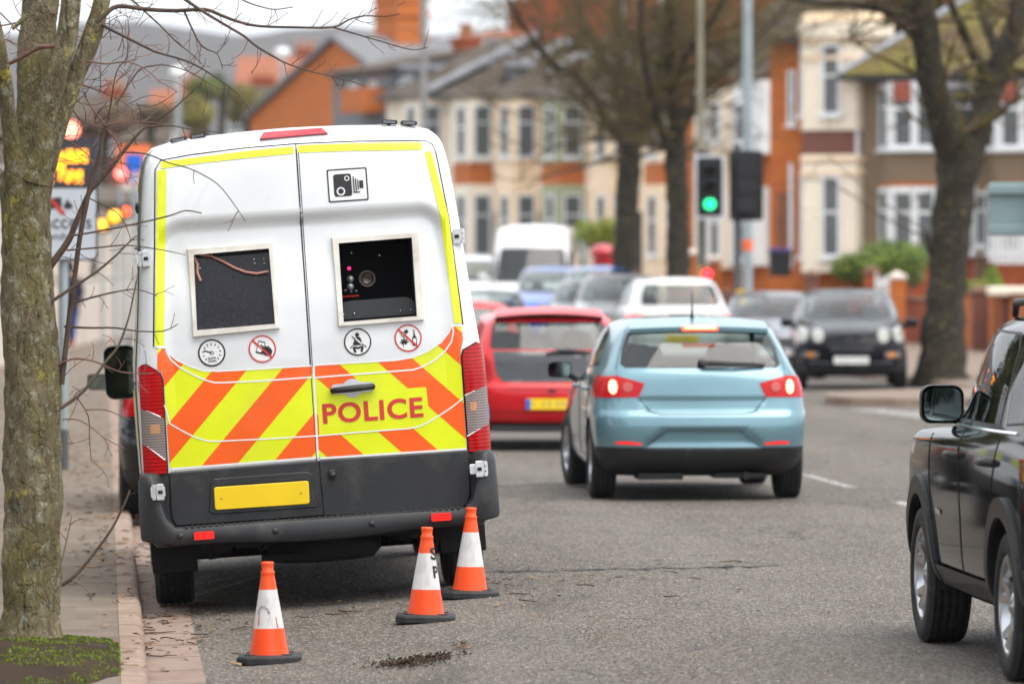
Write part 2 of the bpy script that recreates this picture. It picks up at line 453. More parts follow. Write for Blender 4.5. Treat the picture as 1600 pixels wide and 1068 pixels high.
c = n.mix(n.math('MULTIPLY', crk, .7), c, (.02, .018, .016))
n.set(col=c, rough=.88, spec=.28)
n.bump(n.math('SUBTRACT', n.math('ADD', ag.outputs['Distance'], n.math('MULTIPLY', f1, .5)), n.math('MULTIPLY', crk, 1.5)), .75, .012)
M_asph = n.m
def conc(name, a, b, joint=None, speck=.4, stain=(.09, .07, .05)):
    n = N(name); f = n.noise(2.2, 6, .62)
    c = n.mix(n.rng(f, .3, .7), a, b)
    c = n.mix(n.rng(n.noise(90, 3, .7), .5, .75, 0, speck), c, tuple(x*.55 for x in a))
    c = n.mix(n.rng(n.noise(4.5, 6, .7), .54, .74, 0, .6), c, stain)
    if joint:
        sp = n.new('ShaderNodeSeparateXYZ'); n.lk(n.co.outputs['Object'], sp.inputs[0])
        fr = n.math('FRACT', n.math('DIVIDE', sp.outputs[1], joint))
        j = n.rng(n.math('ABSOLUTE', n.math('SUBTRACT', fr, .5)), .480, .490)
        c = n.mix(n.math('MULTIPLY', j, .8), c, (.04, .035, .03))
    n.set(col=c, rough=.9, spec=.2); n.bump(n.noise(120, 4, .6), .35, .006); return n.m
M_kerb = conc('kerb_concrete', (.25, .175, .135), (.34, .26, .21), .915)
M_gut = conc('gutter_concrete', (.23, .165, .135), (.31, .235, .195), .915)
M_pave = conc('pavement_asphalt', (.145, .112, .085), (.225, .185, .150), None, .7, (.075, .045, .027))
M_paveR = conc('pavement_far', (.19, .14, .11), (.27, .215, .175), None, .5, (.12, .075, .05))
M_soil = conc('soil', (.022, .012, .006), (.050, .028, .014), None, .8, (.018, .011, .006))
M_gnd = conc('far_ground', (.10, .09, .065), (.15, .13, .09))

# one ground sheet to the horizon, dropped below the paved surfaces
mb = MB()
gx = [-4000, -1200, -400, -150, -60, -30, -15, 0, 15, 30, 60, 150, 400, 1200, 4000]; gy = [-60, -20, 0, 20, 60, 100, 140, 200, 300, 500, 900, 2000, 5000]
mb.add([(x, y, -.75) for x in gx for y in gy], [[i*len(gy)+j, (i+1)*len(gy)+j, (i+1)*len(gy)+j+1, i*len(gy)+j+1] for i in range(len(gx)-1) for j in range(len(gy)-1)])
tag(mb.build('ground', M_gnd), kind='structure')
road = sheet('road', lambda Y: kx(Y)+.29, lambda Y: max(9.5, rkx(Y)+1.5) if Y < 100 else rkx(Y)+1.0, YS, 40, G, M_asph)
sheet('gutter', lambda Y: kx(Y)-.01, lambda Y: kx(Y)+.30, YS, 4, lambda X, Y: G(X, Y)+.006, M_gut)
# kerb: a real step with a rounded nose
mb = MB(); ys = [3+.4575*i for i in range(400)]
prof = [(0.012, -.05), (.008, .075), (-.004, .105), (-.022, .119), (-.05, .123), (-.128, .124)]
mb.grid(len(ys), len(prof), lambda a, b: (lambda Y, p: (kx(Y)+p[0], Y, G(kx(Y), Y)+p[1]))(ys[round(a*(len(ys)-1))], prof[round(b*(len(prof)-1))]))
mb.f = [f[::-1] for f in mb.f]
tag(mb.build('kerb', M_kerb), kind='structure')
def PZ(X, Y): return G(kx(Y), Y)+.120+.012*min(1, max(0, kx(Y)-.128-X))
sheet('pavement', lambda Y: kx(Y)-4.2, lambda Y: kx(Y)-.126, YS, 12, PZ, M_pave)

# bare tree pit with moss
def pit(u, v):
    a = 2*math.pi*u; r = v; e_ = 1+.16*mnoise.noise(Vector((math.cos(a)*3, math.sin(a)*3, 4)))+.08*mnoise.noise(Vector((math.cos(a)*9, math.sin(a)*9, 8))); x = -2.42+.62*r*e_*math.cos(a); y = 28.35+1.75*r*e_*math.sin(a)
    x = min(x, kx(y)-.135)
    return (x, y, PZ(x, y)+.004+(1-r*r)*.07+.012*mnoise.noise(Vector((x*6, y*6, 1)))*(1-r**3))
mb = MB(); mb.grid(60, 16, pit); tag(mb.build('bare_soil', M_soil), kind='structure')
n = N('moss_green'); c = n.mix(n.rng(n.noise(25, 4), .3, .7), (.085, .13, .012), (.20, .255, .022)); n.set(col=c, rough=.9); M_moss = n.m
mb = MB(); rr = random.Random(3)
for k in range(9000):
    a = rr.uniform(0, 6.28); r = math.sqrt(rr.random())*.98; x, y, z = pit(a/6.28318, r)
    m = mnoise.noise(Vector((x*4, y*1.6, 7)))+.25*mnoise.noise(Vector((x*13, y*8, 2)))
    if m < .05-.22*sstep(-2.5, -2.2, x)-.12*sstep(28.8, 29.6, y)+rr.uniform(-.1, .1): continue
    s = rr.uniform(.003, .010); b = rr.uniform(0, 6.28); h = rr.uniform(.003, .013)
    p = Vector((x, y, z-.003)); e = Vector((math.cos(b)*s, math.sin(b)*s, 0)); e2 = Vector((-e.y, e.x, 0))
    mb.add([p-e, p+e, p+e*.3+e2*.5+Vector((0, 0, h))], [[0, 1, 2]]); mb.add([p-e2, p+e2, p+e2*.2-e*.6+Vector((0, 0, h))], [[0, 1, 2]])
tag(mb.build('moss', M_moss), kind='stuff')

# right hand side: pavement, a kerbed build-out, rising gardens
def RZ(X, Y): return zdrop(Y)+.02+.12
mb = MB(); ysr = [60+3*i for i in range(60)]
mb.grid(len(ysr), 5, lambda a, b: (lambda Y: (rkx(Y)+b*5.0, Y, RZ(0, Y)+.02*b))(ysr[round(a*(len(ysr)-1))])); mb.f = [f[::-1] for f in mb.f]
tag(mb.build('far_pavement', M_paveR), kind='structure')
mb = MB(); mb.grid(len(ysr), 3, lambda a, b: (lambda Y: (rkx(Y)+(-.004 if b < .4 else 0.0 if b < .8 else .14), Y, RZ(0, Y)+(-.16 if b < .4 else .003)))(ysr[round(a*(len(ysr)-1))]))
mb.f = [f[::-1] for f in mb.f]; tag(mb.build('far_kerb', M_kerb), kind='structure')
nose = [(4.15, 75.4), (4.45, 74.5), (5.0, 74.2), (9.0, 73.9), (12, 74), (12, 79.5), (7.2, 79.6), (6.0, 79.4), (4.9, 78.4), (4.25, 76.8)]
mb = MB(); m = len(nose); z0 = zdrop(76)
mb.add([(x, y, z0-.1) for x, y in nose]+[(x, y, z0+.14) for x, y in nose], [[i, (i+1) % m, (i+1) % m+m, i+m] for i in range(m)], 0)
mb.add([(x, y, z0+.14) for x, y in nose], [list(range(m))], 1)
tag(mb.build('kerb_island', [M_kerb, M_paveR]), kind='structure')

# painted road markings (worn)
n = N('road_paint'); tr = n.new('ShaderNodeBsdfTransparent'); ms = n.new('ShaderNodeMixShader')
n.set(col=n.mix(n.noise(8, 4), (.42, .40, .37), (.60, .58, .55)), rough=.7)
n.lk(n.rng(n.noise(26, 5, .7), .43, .58), ms.inputs[0]); n.lk(tr.outputs[0], ms.inputs[1]); n.lk(n.b.outputs[0], ms.inputs[2]); n.lk(ms.outputs[0], n.out.inputs[0])
M_paint = n.m
mb = MB()
def mark(a, b, w, nn=6):
    A, B = Vector((*a, 0)), Vector((*b, 0)); t = (B-A).normalized(); s = Vector((-t.y, t.x, 0))*w/2
    for k in range(nn):
        q = [A.lerp(B, k/nn)-s, A.lerp(B, k/nn)+s, A.lerp(B, (k+1)/nn)+s, A.lerp(B, (k+1)/nn)-s]
        mb.add([(p.x, p.y, G(p.x, p.y)+.005) for p in q], [[3, 2, 1, 0]])
def gp(px, py): 
    Y = 2.06*FPX/(py-HOR)
    for _ in range(5): Y = (HC-G((px-800)*Y/FPX, Y))*FPX/(py-HOR)
    return ((px-800)*Y/FPX, Y)
mark(gp(1332, 762), gp(1258, 742), .10); mark(gp(1432, 794), gp(1402, 784), .10); mark(gp(1250, 741), gp(1215, 727), .10)
for k in range(9):
    a = gp(1392+k*24, 642+k*3.2); mark((a[0]-.24, a[1]+.9), (a[0]+.24, a[1]-.9), .30, 2)
mark(gp(1330, 640), gp(1500, 660), .12, 8)
tag(mb.build('road_markings', M_paint), kind='structure')
# two scuffed pale paint remnants in the bay under the parked van
mb = MB(); mark(gp(305, 930), gp(430, 893), .05); mark(gp(308, 912), gp(390, 897), .04)
tag(mb.build('worn_bay_marking', M_paint), kind='structure')
# the ragged tar seam across the carriageway and the dark patch of dried mud near the cones
n = N('tar'); tr = n.new('ShaderNodeBsdfTransparent'); ms = n.new('ShaderNodeMixShader'); n.set(col=(.02, .018, .017), rough=.7)
n.lk(n.rng(n.noise(14, 5, .75), .44, .56), ms.inputs[0]); n.lk(tr.outputs[0], ms.inputs[1]); n.lk(n.b.outputs[0], ms.inputs[2]); n.lk(ms.outputs[0], n.out.inputs[0])
mb = MB(); pts = [gp(770+k*18, 893-8*sstep(0, 1, k/25)+random.uniform(-2, 2)) for k in range(26)]
for a, b in zip(pts, pts[1:]): mark(a, b, .11, 1)
pts = [gp(735+k*25, 762+random.uniform(-1, 1)-k*1.2) for k in range(8)]
for a, b in zip(pts, pts[1:]): mark(a, b, .14, 1)
tag(mb.build('tar_seam', n.m), kind='structure')

# leaf litter, broken twigs, dried mud: uncountable
def litter(name, spots, mats, seed, zf, size=(.012, .035), curl=.012):
    r = random.Random(seed); mb = MB()
    for (cx, cy, sx, sy, cnt) in spots:
        for _ in range(cnt):
            x = r.gauss(cx, sx); y = r.gauss(cy, sy); s = r.uniform(*size); a = r.uniform(0, 6.28)
            z = zf(x, y)+.003; e = Vector((math.cos(a), math.sin(a), 0))*s; w = Vector((-e.y, e.x, 0))*r.uniform(.35, .7)
            p = Vector((x, y, z)); h = Vector((0, 0, r.uniform(.1, 1)*curl))
            mb.add([p-e, p+w+h, p+e+h*r.random(), p-w+h*.5], [[0, 3, 1], [3, 2, 1]], r.randrange(len(mats)))
    return tag(mb.build(name, mats), kind='stuff')
M_l1 = plain('dead_leaf_a', (.16, .075, .032), .8, var=.4, vs=40); M_l2 = plain('dead_leaf_b', (.25, .14, .06), .8, var=.4, vs=40); M_l3 = plain('dead_leaf_c', (.07, .04, .022), .85, var=.4, vs=40)
sp = [(gp(px, py)[0], gp(px, py)[1], sx, sy, c) for px, py, sx, sy, c in
      ((215, 800, .05, 2.0, 260), (228, 930, .06, 1.6, 60), (255, 965, .12, .5, 60), (225, 675, .08, 3, 220), (310, 1000, .05, .8, 50), (720, 1009, .03, .12, 26), (900, 700, 1.5, 4, 60), (600, 905, .5, 1.2, 80), (640, 955, 1.6, 2.2, 110), (770, 912, .5, .6, 60), (330, 950, .1, 1.5, 60))]
litter('fallen_leaves', sp, [M_l1, M_l2, M_l3], 5, lambda x, y: max(G(x, y)+.006, PZ(x, y) if x < kx(y)-.02 else -9))
sp = [((px-800)*Y/FPX, Y, sx, sy, c) for px, Y, sx, sy, c in ((160, 36, .25, 1.5, 60), (150, 44, .5, 3, 260), (140, 52, .8, 3, 340), (170, 62, .6, 6, 300), (130, 80, .9, 9, 300), (175, 39, .1, 1.5, 60), (90, 28.3, .25, .9, 120))]
litter('pavement_leaves', sp, [M_l1, M_l2, M_l3], 6, PZ, (.02, .06), .02)
cx_, cy_ = gp(645, 1035)
litter('dried_mud', [(cx_, cy_, .10, .2, 480), (cx_+.12, cy_+.2, .07, .12, 150), (cx_-.1, cy_, .05, .1, 90)], [M_soil, M_l3, M_soil], 8, G, (.006, .016), .02)
mb = MB(); r_ = random.Random(11)
for (px, py, cnt, sx) in ((240, 885, 14, .06), (262, 978, 16, .12), (235, 1010, 8, .06), (560, 955, 14, .7), (700, 930, 10, .6), (215, 860, 14, .03), (880, 900, 10, .8), (330, 1010, 8, .15)):
    gx_, gy_ = gp(px, py)
    for _ in range(cnt):
        x = gx_+r_.gauss(0, sx); y = gy_+r_.gauss(0, .8); a = r_.uniform(0, 6.28); L = r_.uniform(.04, .22)
        pts = [(x+math.cos(a)*L*t+r_.uniform(-.01, .01), y+math.sin(a)*L*t, G(x, y)+.012+r_.uniform(0, .012)) for t in (0, .4, .7, 1)]
        mb.tube(pts, [.004, .0035, .003, .0015], 4)
tag(mb.build('twig_litter', M_l3), kind='stuff')
# pale stones and grit
mb = MB()
for _ in range(420):
    py = r_.uniform(640, 1066); px = r_.uniform(300, 1500); x, y = gp(px, py); s = r_.uniform(.003, .009)
    mb.add([(x-s, y, G(x, y)+.002), (x+s, y-s, G(x, y)+.002), (x+s*.5, y+s, G(x, y)+.002), (x, y, G(x, y)+s*1.4)], [[0, 1, 3], [1, 2, 3], [2, 0, 3]])
tag(mb.build('loose_grit', plain('grit', (.42, .38, .33), .8)), kind='stuff')

# exposed stone chippings standing proud of the worn surface course
import numpy as np
def chippings(cnt, seed):
    g = np.random.default_rng(seed); Y = 25.6+22*g.random(cnt)**1.9; px = g.uniform(215, 1640, cnt); X = (px-800)*Y/FPX
    keep = X > (.218-.072*Y)+.30; X, Y = X[keep], Y[keep]; m = len(X); u = X-(.218-.072*Y)
    t = np.clip((u+.15)/2.85, 0, 1); Z = .02-.17*(1-t*t*(3-2*t))-.0045*(np.maximum(Y, 45)-45)
    s = g.uniform(.0028, .0065, m); h = g.uniform(.0015, .0048, m); a = g.uniform(0, 6.28, m); V = np.zeros((m, 4, 3))
    for k in range(3): V[:, k] = np.stack([X+s*np.cos(a+k*2.094), Y+s*np.sin(a+k*2.094), Z-.001], 1)
    V[:, 3] = np.stack([X+s*.3*np.cos(a), Y+s*.3*np.sin(a), Z+h], 1)
    b = (np.arange(m)*4)[:, None, None]; F = (np.array([[0, 1, 3], [1, 2, 3], [2, 0, 3]])[None]+b).reshape(-1, 3)
    me = bpy.data.meshes.new('road_chippings'); me.from_pydata(V.reshape(-1, 3).tolist(), [], F.tolist())
    for c_ in ((.105, .092, .081), (.055, .047, .041), (.20, .178, .157), (.15, .105, .07)): me.materials.append(plain('stone_chip', c_, .85, vs=30))
    me.polygons.foreach_set('material_index', np.repeat(g.choice([0, 1, 2, 3], m, p=[.40, .33, .2, .07]), 3).astype('i4')); me.update()
    o = bpy.data.objects.new('road_chippings', me); C.objects.link(o); tag(o, kind='stuff')
chippings(20000, 4)

# ------------------------------------------------------------------ vehicle shells: a stack of plan outlines
def shell(rows, tops, sub=5, nR=14, nC=7, nS=22, nF=12, dent=None, sc=(1, 1, 1)):
    """rows: (z, rear y, front y, half width rear, mid, front, corner radius rear, front, rear bow, front bow)"""
    zs = [r[0] for r in rows]; fn = [pchip(zs, [r[k] for r in rows]) for k in range(1, 10)]
    zl = []
    for a, b in zip(zs, zs[1:]):
        k = sub if isinstance(sub, int) else sub(a, b)
        zl += [a+(b-a)*i/k for i in range(k)]
    zl.append(zs[-1])
    def contour(z):
        yr, yf, wr, wm, wf, rr, rf, br, bf = [f(z) for f in fn]
        pts = []
        for i in range(nR):
            x = (wr-rr)*i/(nR-1); pts.append((x, yr+br*(x/wr)**2))
        y0 = yr+br*((wr-rr)/wr)**2; sl = 2*br*(wr-rr)/wr**2
        for i in range(1, nC+1):
            a = math.pi/2*i/nC; pts.append((wr-rr+rr*math.sin(a), y0+rr*(1-math.cos(a))+sl*rr*(math.sin(a)-(1-math.cos(a))*.4)))
        ys = pts[-1][1]; y1 = yf-bf*((wf-rf)/wf)**2; sf = 2*bf*(wf-rf)/wf**2; ye = y1-rf-sf*rf*.6
        for i in range(1, nS):
            s = i/nS; pts.append((wr+(wf-wr)*s+(wm-(wr+wf)/2)*4*s*(1-s), ys+(ye-ys)*s))
        for i in range(nC+1):
            a = math.pi/2*(1-i/nC); pts.append((wf-rf+rf*math.sin(a), y1-rf*(1-math.cos(a))-sf*rf*(math.sin(a)-(1-math.cos(a))*.4)))
        for i in range(1, nF+1):
            x = (wf-rf)*(1-i/nF); pts.append((x, yf-bf*(x/wf)**2))
        return pts
    g = [[Vector((x, y, z)) for x, y in contour(z)] for z in zl]
    base = g[-1]; yc = (base[0].y+base[-1].y)/2
    for sx, sy, z in tops:
        g.append([Vector((p.x*sx, yc+(p.y-yc)*sy, z)) for p in base])
    if dent: g = [[dent(p.copy()) for p in row] for row in g]
    if sc != (1, 1, 1): g = [[Vector((p.x*sc[0], p.y*sc[1], p.z*sc[2])) for p in row] for row in g]
    ni, nj = len(g), len(g[0])
    mir = lambda p: Vector((-p.x, p.y, p.z))
    nor = []
    for i in range(ni):
        row = []
        for j in range(nj):
            a = g[i][j+1] if j+1 < nj else mir(g[i][j-1]); b = g[i][j-1] if j else mir(g[i][1])
            c = g[min(i+1, ni-1)][j]; d = g[max(i-1, 0)][j]
            m = (a-b).cross(c-d)
            row.append(m.normalized() if m.length > 1e-9 else Vector((0, 0, 1)))
        nor.append(row)
    if tops and tops[-1][0] == 0: nor[-1] = [Vector((0, 0, 1))]*nj
    soup = []
    for i in range(ni-1):
        for j in range(nj-1):
            q = [(i, j), (i, j+1), (i+1, j+1), (i+1, j)]
            ps = [g[a][b] for a, b in q]; ns = [nor[a][b] for a, b in q]
            if (ps[2]-ps[0]).cross(ps[3]-ps[1]).length < 1e-10: continue
            soup.append((ps, ns)); soup.append(([mir(p) for p in ps[::-1]], [mir(m) for m in ns[::-1]]))
    return soup, g[0]
def floor_obj(ring, parent, z=0, dz=.0):
    mb = MB(); n = len(ring)
    vs = [(p.x*.97, p.y, p.z+.004) for p in ring]+[(-p.x*.97, p.y, p.z+.004) for p in ring]
    mb.add(vs, [[j, j+n, j+1+n, j+1] for j in range(n-1)])
    return mb.build('underbody', M_dark, parent)
LEFT = lambda c, n: n.x < -.25
SIDE = lambda c, n: abs(n.x) > .35
REAR = lambda c, n: n.y < -.12
FRONT = lambda c, n: n.y > .12

def wheel_mesh(rad, wid, rimr, spokes, style='alloy'):
    """wheel about the x axis, outer face at +x = wid/2"""
    t = MB(); rot = Matrix.Rotation(R(90), 4, 'Y'); h = wid/2
    prof = [(rimr, -h*.86), (rimr+.018, -h), (rad-.045, -h*1.0), (rad-.014, -h*.93), (rad, -h*.74)]
    for q in (-.5, -.25, 0, .25, .5):                        # circumferential grooves
        prof += [(rad, (q-.04)*h*1.4), (rad-.008, (q-.035)*h*1.4), (rad-.008, (q+.035)*h*1.4), (rad, (q+.04)*h*1.4)]
    prof += [(rad, h*.74), (rad-.014, h*.93), (rad-.045, h), (rimr+.018, h), (rimr, h*.86), (rimr*.98, -h*.5)]
    t.lathe(prof, 40, 0, rot, smooth=True)
    r = MB()
    r.lathe([(rimr+.004, h*.88), (rimr-.012, h*.93), (rimr-.022, h*.80), (rimr-.03, -h*.6)], 40, 0, rot)
    r.lathe([(0, h*.05), (rimr-.03, h*.0)], 24, 1, rot)
    r.lathe([(0, h*.80), (.028, h*.80), (.034, h*.74), (.075, h*.62), (.085, h*.3)], 20, 0, rot)
    for k in range(spokes):
        for dv in ((-.16, .16) if style == 'split' else (0,)):
            a = 2*math.pi*k/spokes; b = a+dv
            ca, sa = math.cos(a), math.sin(a); cb, sb = math.cos(b+dv*.3), math.sin(b+dv*.3)
            w0, w1 = (.030, .022) if style != 'split' else (.022, .018)
            if style == 'wide': w0, w1 = .04, .055
            R0, R1 = .05, rimr-.014; vs = []
            for (rr, hh, w, cc, ss) in ((R0, h*.66, w0, ca, sa), (R1*.6, h*.62, (w0+w1)/2*.9, (ca+cb)/2, (sa+sb)/2), (R1, h*.86, w1, cb, sb)):
                for sg, dh in ((-1, -.03), (-1, 0), (1, 0), (1, -.03)):
                    vs.append((hh+dh-(.006 if dh == 0 and 0 else 0), rr*cc-sg*w*ss, rr*ss+sg*w*cc))
            r.add(vs, [[i*4+q, i*4+q+1, i*4+5+q, i*4+4+q] for i in range(2) for q in range(3)], 0)
    return t, r
def arch_liner(parent, rad, spots, wid=.30):
    """dark bucket behind each wheel opening"""
    for (x, y, z) in spots:
        mb = MB()
        s = 1 if x > 0 else -1; M = Matrix.Translation((x, y, z)) @ Matrix.Rotation(R(90)*s, 4, 'Y')
        M = Matrix.Translation((x, y, z)); n = 26; a0, a1 = R(-8), R(188)
        arc = [(rad*math.cos(a0+(a1-a0)*k/n), rad*math.sin(a0+(a1-a0)*k/n)) for k in range(n+1)]
        mb.add([(0, a, b) for a, b in arc]+[(-s*wid, a, b) for a, b in arc], [[k, k+1, k+n+2, k+n+1] for k in range(n)]+[list(range(n+1, 2*n+2))], 0, False, M)
        mb.build('wheel_arch_liner', M_dark, parent)
def put_wheels(parent, axles, track, rad, wid, rimr, spokes, style='alloy', rim_m=None, steer=0.0):
    t, r = wheel_mesh(rad, wid, rimr, spokes, style); first = None
    for (y, fr) in axles:
        for s in (1, -1):
            M = Matrix.Translation((s*(track-wid/2), y, rad)) @ Matrix.Rotation((0 if s > 0 else math.pi)+(steer if fr else 0), 4, 'Z') @ Matrix.Rotation(R(23*y), 4, 'X')
            if first is None:
                w = t.build('wheel', M_tyre, parent, M); rm = r.build('rim', [rim_m or M_rim, M_dark], w); first = (w, rm)
            else:
                w = first[0].copy(); C.objects.link(w); w.parent = parent; w.matrix_basis = M
                q = first[1].copy(); C.objects.link(q); q.parent = w
def mirror_part(parent, p, s, sx=.10, sz=.075, d=.11, mat=None, name='wing_mirror', glass_to=-1):
    """door mirror: rounded housing with a glass; p = centre, s = side, glass_to = -1 looks backwards"""
    mb = MB(); n = 14
    prof = rrect(-sx, -sz, sx, sz, min(sx, sz)*.55, 4); g = glass_to
    for k, (yy, f) in enumerate(((0, 1.0), (-.35, 1.04), (-.75, .9), (-1.0, .55), (-1.06, .0))):
        mb.v += [(x*f, -g*yy*d*-1 if 0 else g*(-yy)*-d, z*f) for x, z in prof]
    m = len(prof); 
    for k in range(4):
        for i in range(m):
            f = [k*m+i, k*m+(i+1) % m, (k+1)*m+(i+1) % m, (k+1)*m+i]; mb.f.append(f if g > 0 else f[::-1]); mb.m.append(0); mb.sm.append(True)
    mb.tube([(-s*sx*.8, -g*d*.5, -sz*.5), (-s*(sx+.07), -g*d*.4, -sz*1.25)], [.035, .04], 8, 0)
    h = mb.build(name, mat or M_trim, parent, Matrix.Translation(p))
    gb = MB(); gp_ = [(x*.88, g*.004, z*.86) for x, z in prof]
    gb.add(gp_, [list(range(m))[::-1] if g < 0 else list(range(m))]); 
    if g > 0: gb.f = [f[::-1] for f in gb.f]
    gb.build('mirror_glass', M_mirr, h)
    return h
def seats(parent, ys, xs, zb, zt, mat=None):
    """front and rear seats with headrests"""
    for y in ys:
        for x in xs:
            mb = MB()
            mb.box((x-.25, y-.05, zb), (x+.25, y+.48, zb+.16), 0, None, .03)
            mb.prism(rrect(x-.24, zb+.1, x+.24, zt, .09), y-.16, y-.02, 0)
            mb.prism(rrect(x-.13, zt+.03, x+.13, zt+.22, .06), y-.15, y-.05, 0)
            mb.tube([(x-.06, y-.1, zt-.02), (x-.06, y-.1, zt+.06)], .008, 5); mb.tube([(x+.06, y-.1, zt-.02), (x+.06, y-.1, zt+.06)], .008, 5)
            mb.build('seat', mat or M_cabin, parent)

# ------------------------------------------------------------------ the police camera van
VY = 33.5
vyaw, vroll = math.atan(.072), R(-3.85)
V_O = P(509.7, 943, VY)
V_M = Matrix.Translation(V_O) @ Matrix.Rotation(vyaw, 4, 'Z') @ Matrix.Rotation(vroll, 4, 'Y')
V_I = V_M.inverted()
def vp(px, py, yl=0.0):                                      # measure the van: photo pixel -> van (x,z) on its rear plane
    o = V_I @ Vector((0, 0, HC)); d = (V_I @ P(px, py, 30))-o
    t = (yl-o.y)/d.y; p = o+d*t
    return (p.x, p.z)
def vpl(pts, yl=0.0): return [vp(a, b, yl) for a, b in pts]
van = thing('police_van', 'white high-roof police speed camera van with yellow and orange chevron doors parked by the kerb', 'van', V_M)
M_van = paint('van_white', (.735, .75, .765), 0, .32)
M_yel = plain('reflective_yellow', (.76, .84, .0), .38, var=.06, vs=3, coat=.5, dirt=((.45, .42, .1), .25))
M_org = plain('reflective_orange', (1.0, .115, .0), .38, var=.10, vs=3, coat=.5, dirt=((.5, .12, .03), .3))
M_line = plain('white_edging', (.84, .84, .82), .4, var=.04)
rows = [(.40, .02, 5.42, .96, .98, .86, .10, .35, .02, .30), (.52, .0, 5.52, 1.0, 1.02, .92, .10, .38, .025, .30), (.70, 0, 5.54, 1.015, 1.03, .95, .10, .40, .03, .30),
        (.90, 0, 5.50, 1.027, 1.03, .95, .10, .40, .03, .30), (1.12, 0, 5.30, 1.027, 1.03, .93, .10, .40, .03, .28), (1.27, .0, 4.98, 1.027, 1.03, .92, .10, .40, .03, .26),
        (1.42, .004, 4.78, 1.020, 1.03, .90, .105, .40, .03, .25), (1.70, .022, 4.52, .992, 1.0, .87, .11, .38, .032, .25), (2.18, .075, 4.05, .950, .955, .82, .12, .36, .036, .24),
        (2.34, .095, 3.85, .934, .938, .80, .12, .35, .04, .24), (2.50, .118, 3.6, .916, .92, .78, .13, .34, .045, .24), (2.62, .14, 3.32, .896, .90, .75, .14, .32, .05, .24),
        (2.70, .165, 3.08, .868, .872, .71, .16, .30, .06, .24), (2.755, .21, 2.85, .815, .82, .66, .2, .28, .07, .22)]
def vdent(p):
    if p.y < .5 and abs(p.x) < .95 and .8 < p.z < 2.45:
        hx, zt, rr_ = .795, 2.235, .10
        dx = max(abs(p.x)-(hx-rr_), 0); dz = max(p.z-(zt-rr_), 0); dd = math.hypot(dx, dz)-rr_
        dep = .050*(.22+.78*sstep(1.75, 2.15, p.z))*sstep(.95, 1.4, p.z)
        p.y += dep*(1-sstep(0.0, .085, dd))
    return p
vs_, ring = shell(rows, [(.88, .96, 2.782), (.68, .9, 2.799), (.42, .85, 2.811), (.2, .82, 2.816), (0, .8, 2.818)],
                  sub=lambda a, b: max(3, int((b-a)/.022)), nR=44, nC=8, nS=26, nF=10, dent=vdent)
winL_in = vpl([(303, 398), (421, 388), (430, 506), (308, 516)]); winR_in = vpl([(530, 380), (645, 371), (652, 494), (537, 503)])
winL_out = vpl([(293, 389), (427, 378), (437, 513), (302, 527)]); winR_out = vpl([(519, 371), (655, 362), (663, 500), (529, 510)])
bv = bvh_of(vs_)
sp_, _ = cut(vs_, winL_in, (0, 2), REAR); sp_, _ = cut(sp_, winR_in, (0, 2), REAR)
# side glass of the cab and the windscreen, wheel arches
sp_, gs = cut(sp_, [(3.55, 1.30), (4.45, 1.30), (4.25, 1.75), (3.95, 2.05), (3.55, 2.08)], (1, 2), SIDE)
for s in (-1, 1): soup_obj('cab_window', [f for f in gs if f[0][0].x*s > 0], M_tint, van)
sp_, gs = cut(sp_, [(-.86, 1.40), (.86, 1.40), (.74, 2.1), (-.74, 2.1)], (0, 2), FRONT); soup_obj('windscreen', gs, M_tint, van)
for ya in (1.0, 4.35): sp_, _ = cut(sp_, circ(ya, .36, .44, 28), (1, 2), SIDE)
sp_, cl_ = cut(sp_, [(-.2, .2), (5.3, .2), (5.3, .62), (-.2, .62)], (1, 2), SIDE)
for s in (-1, 1): soup_obj('side_cladding', [f for f in cl_ if f[0][0].x*s > 0], M_grey, van, .012)
lampL = vpl([(217, 575), (222, 570), (229, 568.5), (245, 578), (252, 584), (255.5, 594), (263.5, 741), (233, 745), (226, 746)])
lampR = vpl([(720, 556), (723, 546), (744, 534), (750, 536), (775, 560), (785, 705), (762, 706), (731, 709)])
rear_lamps = []
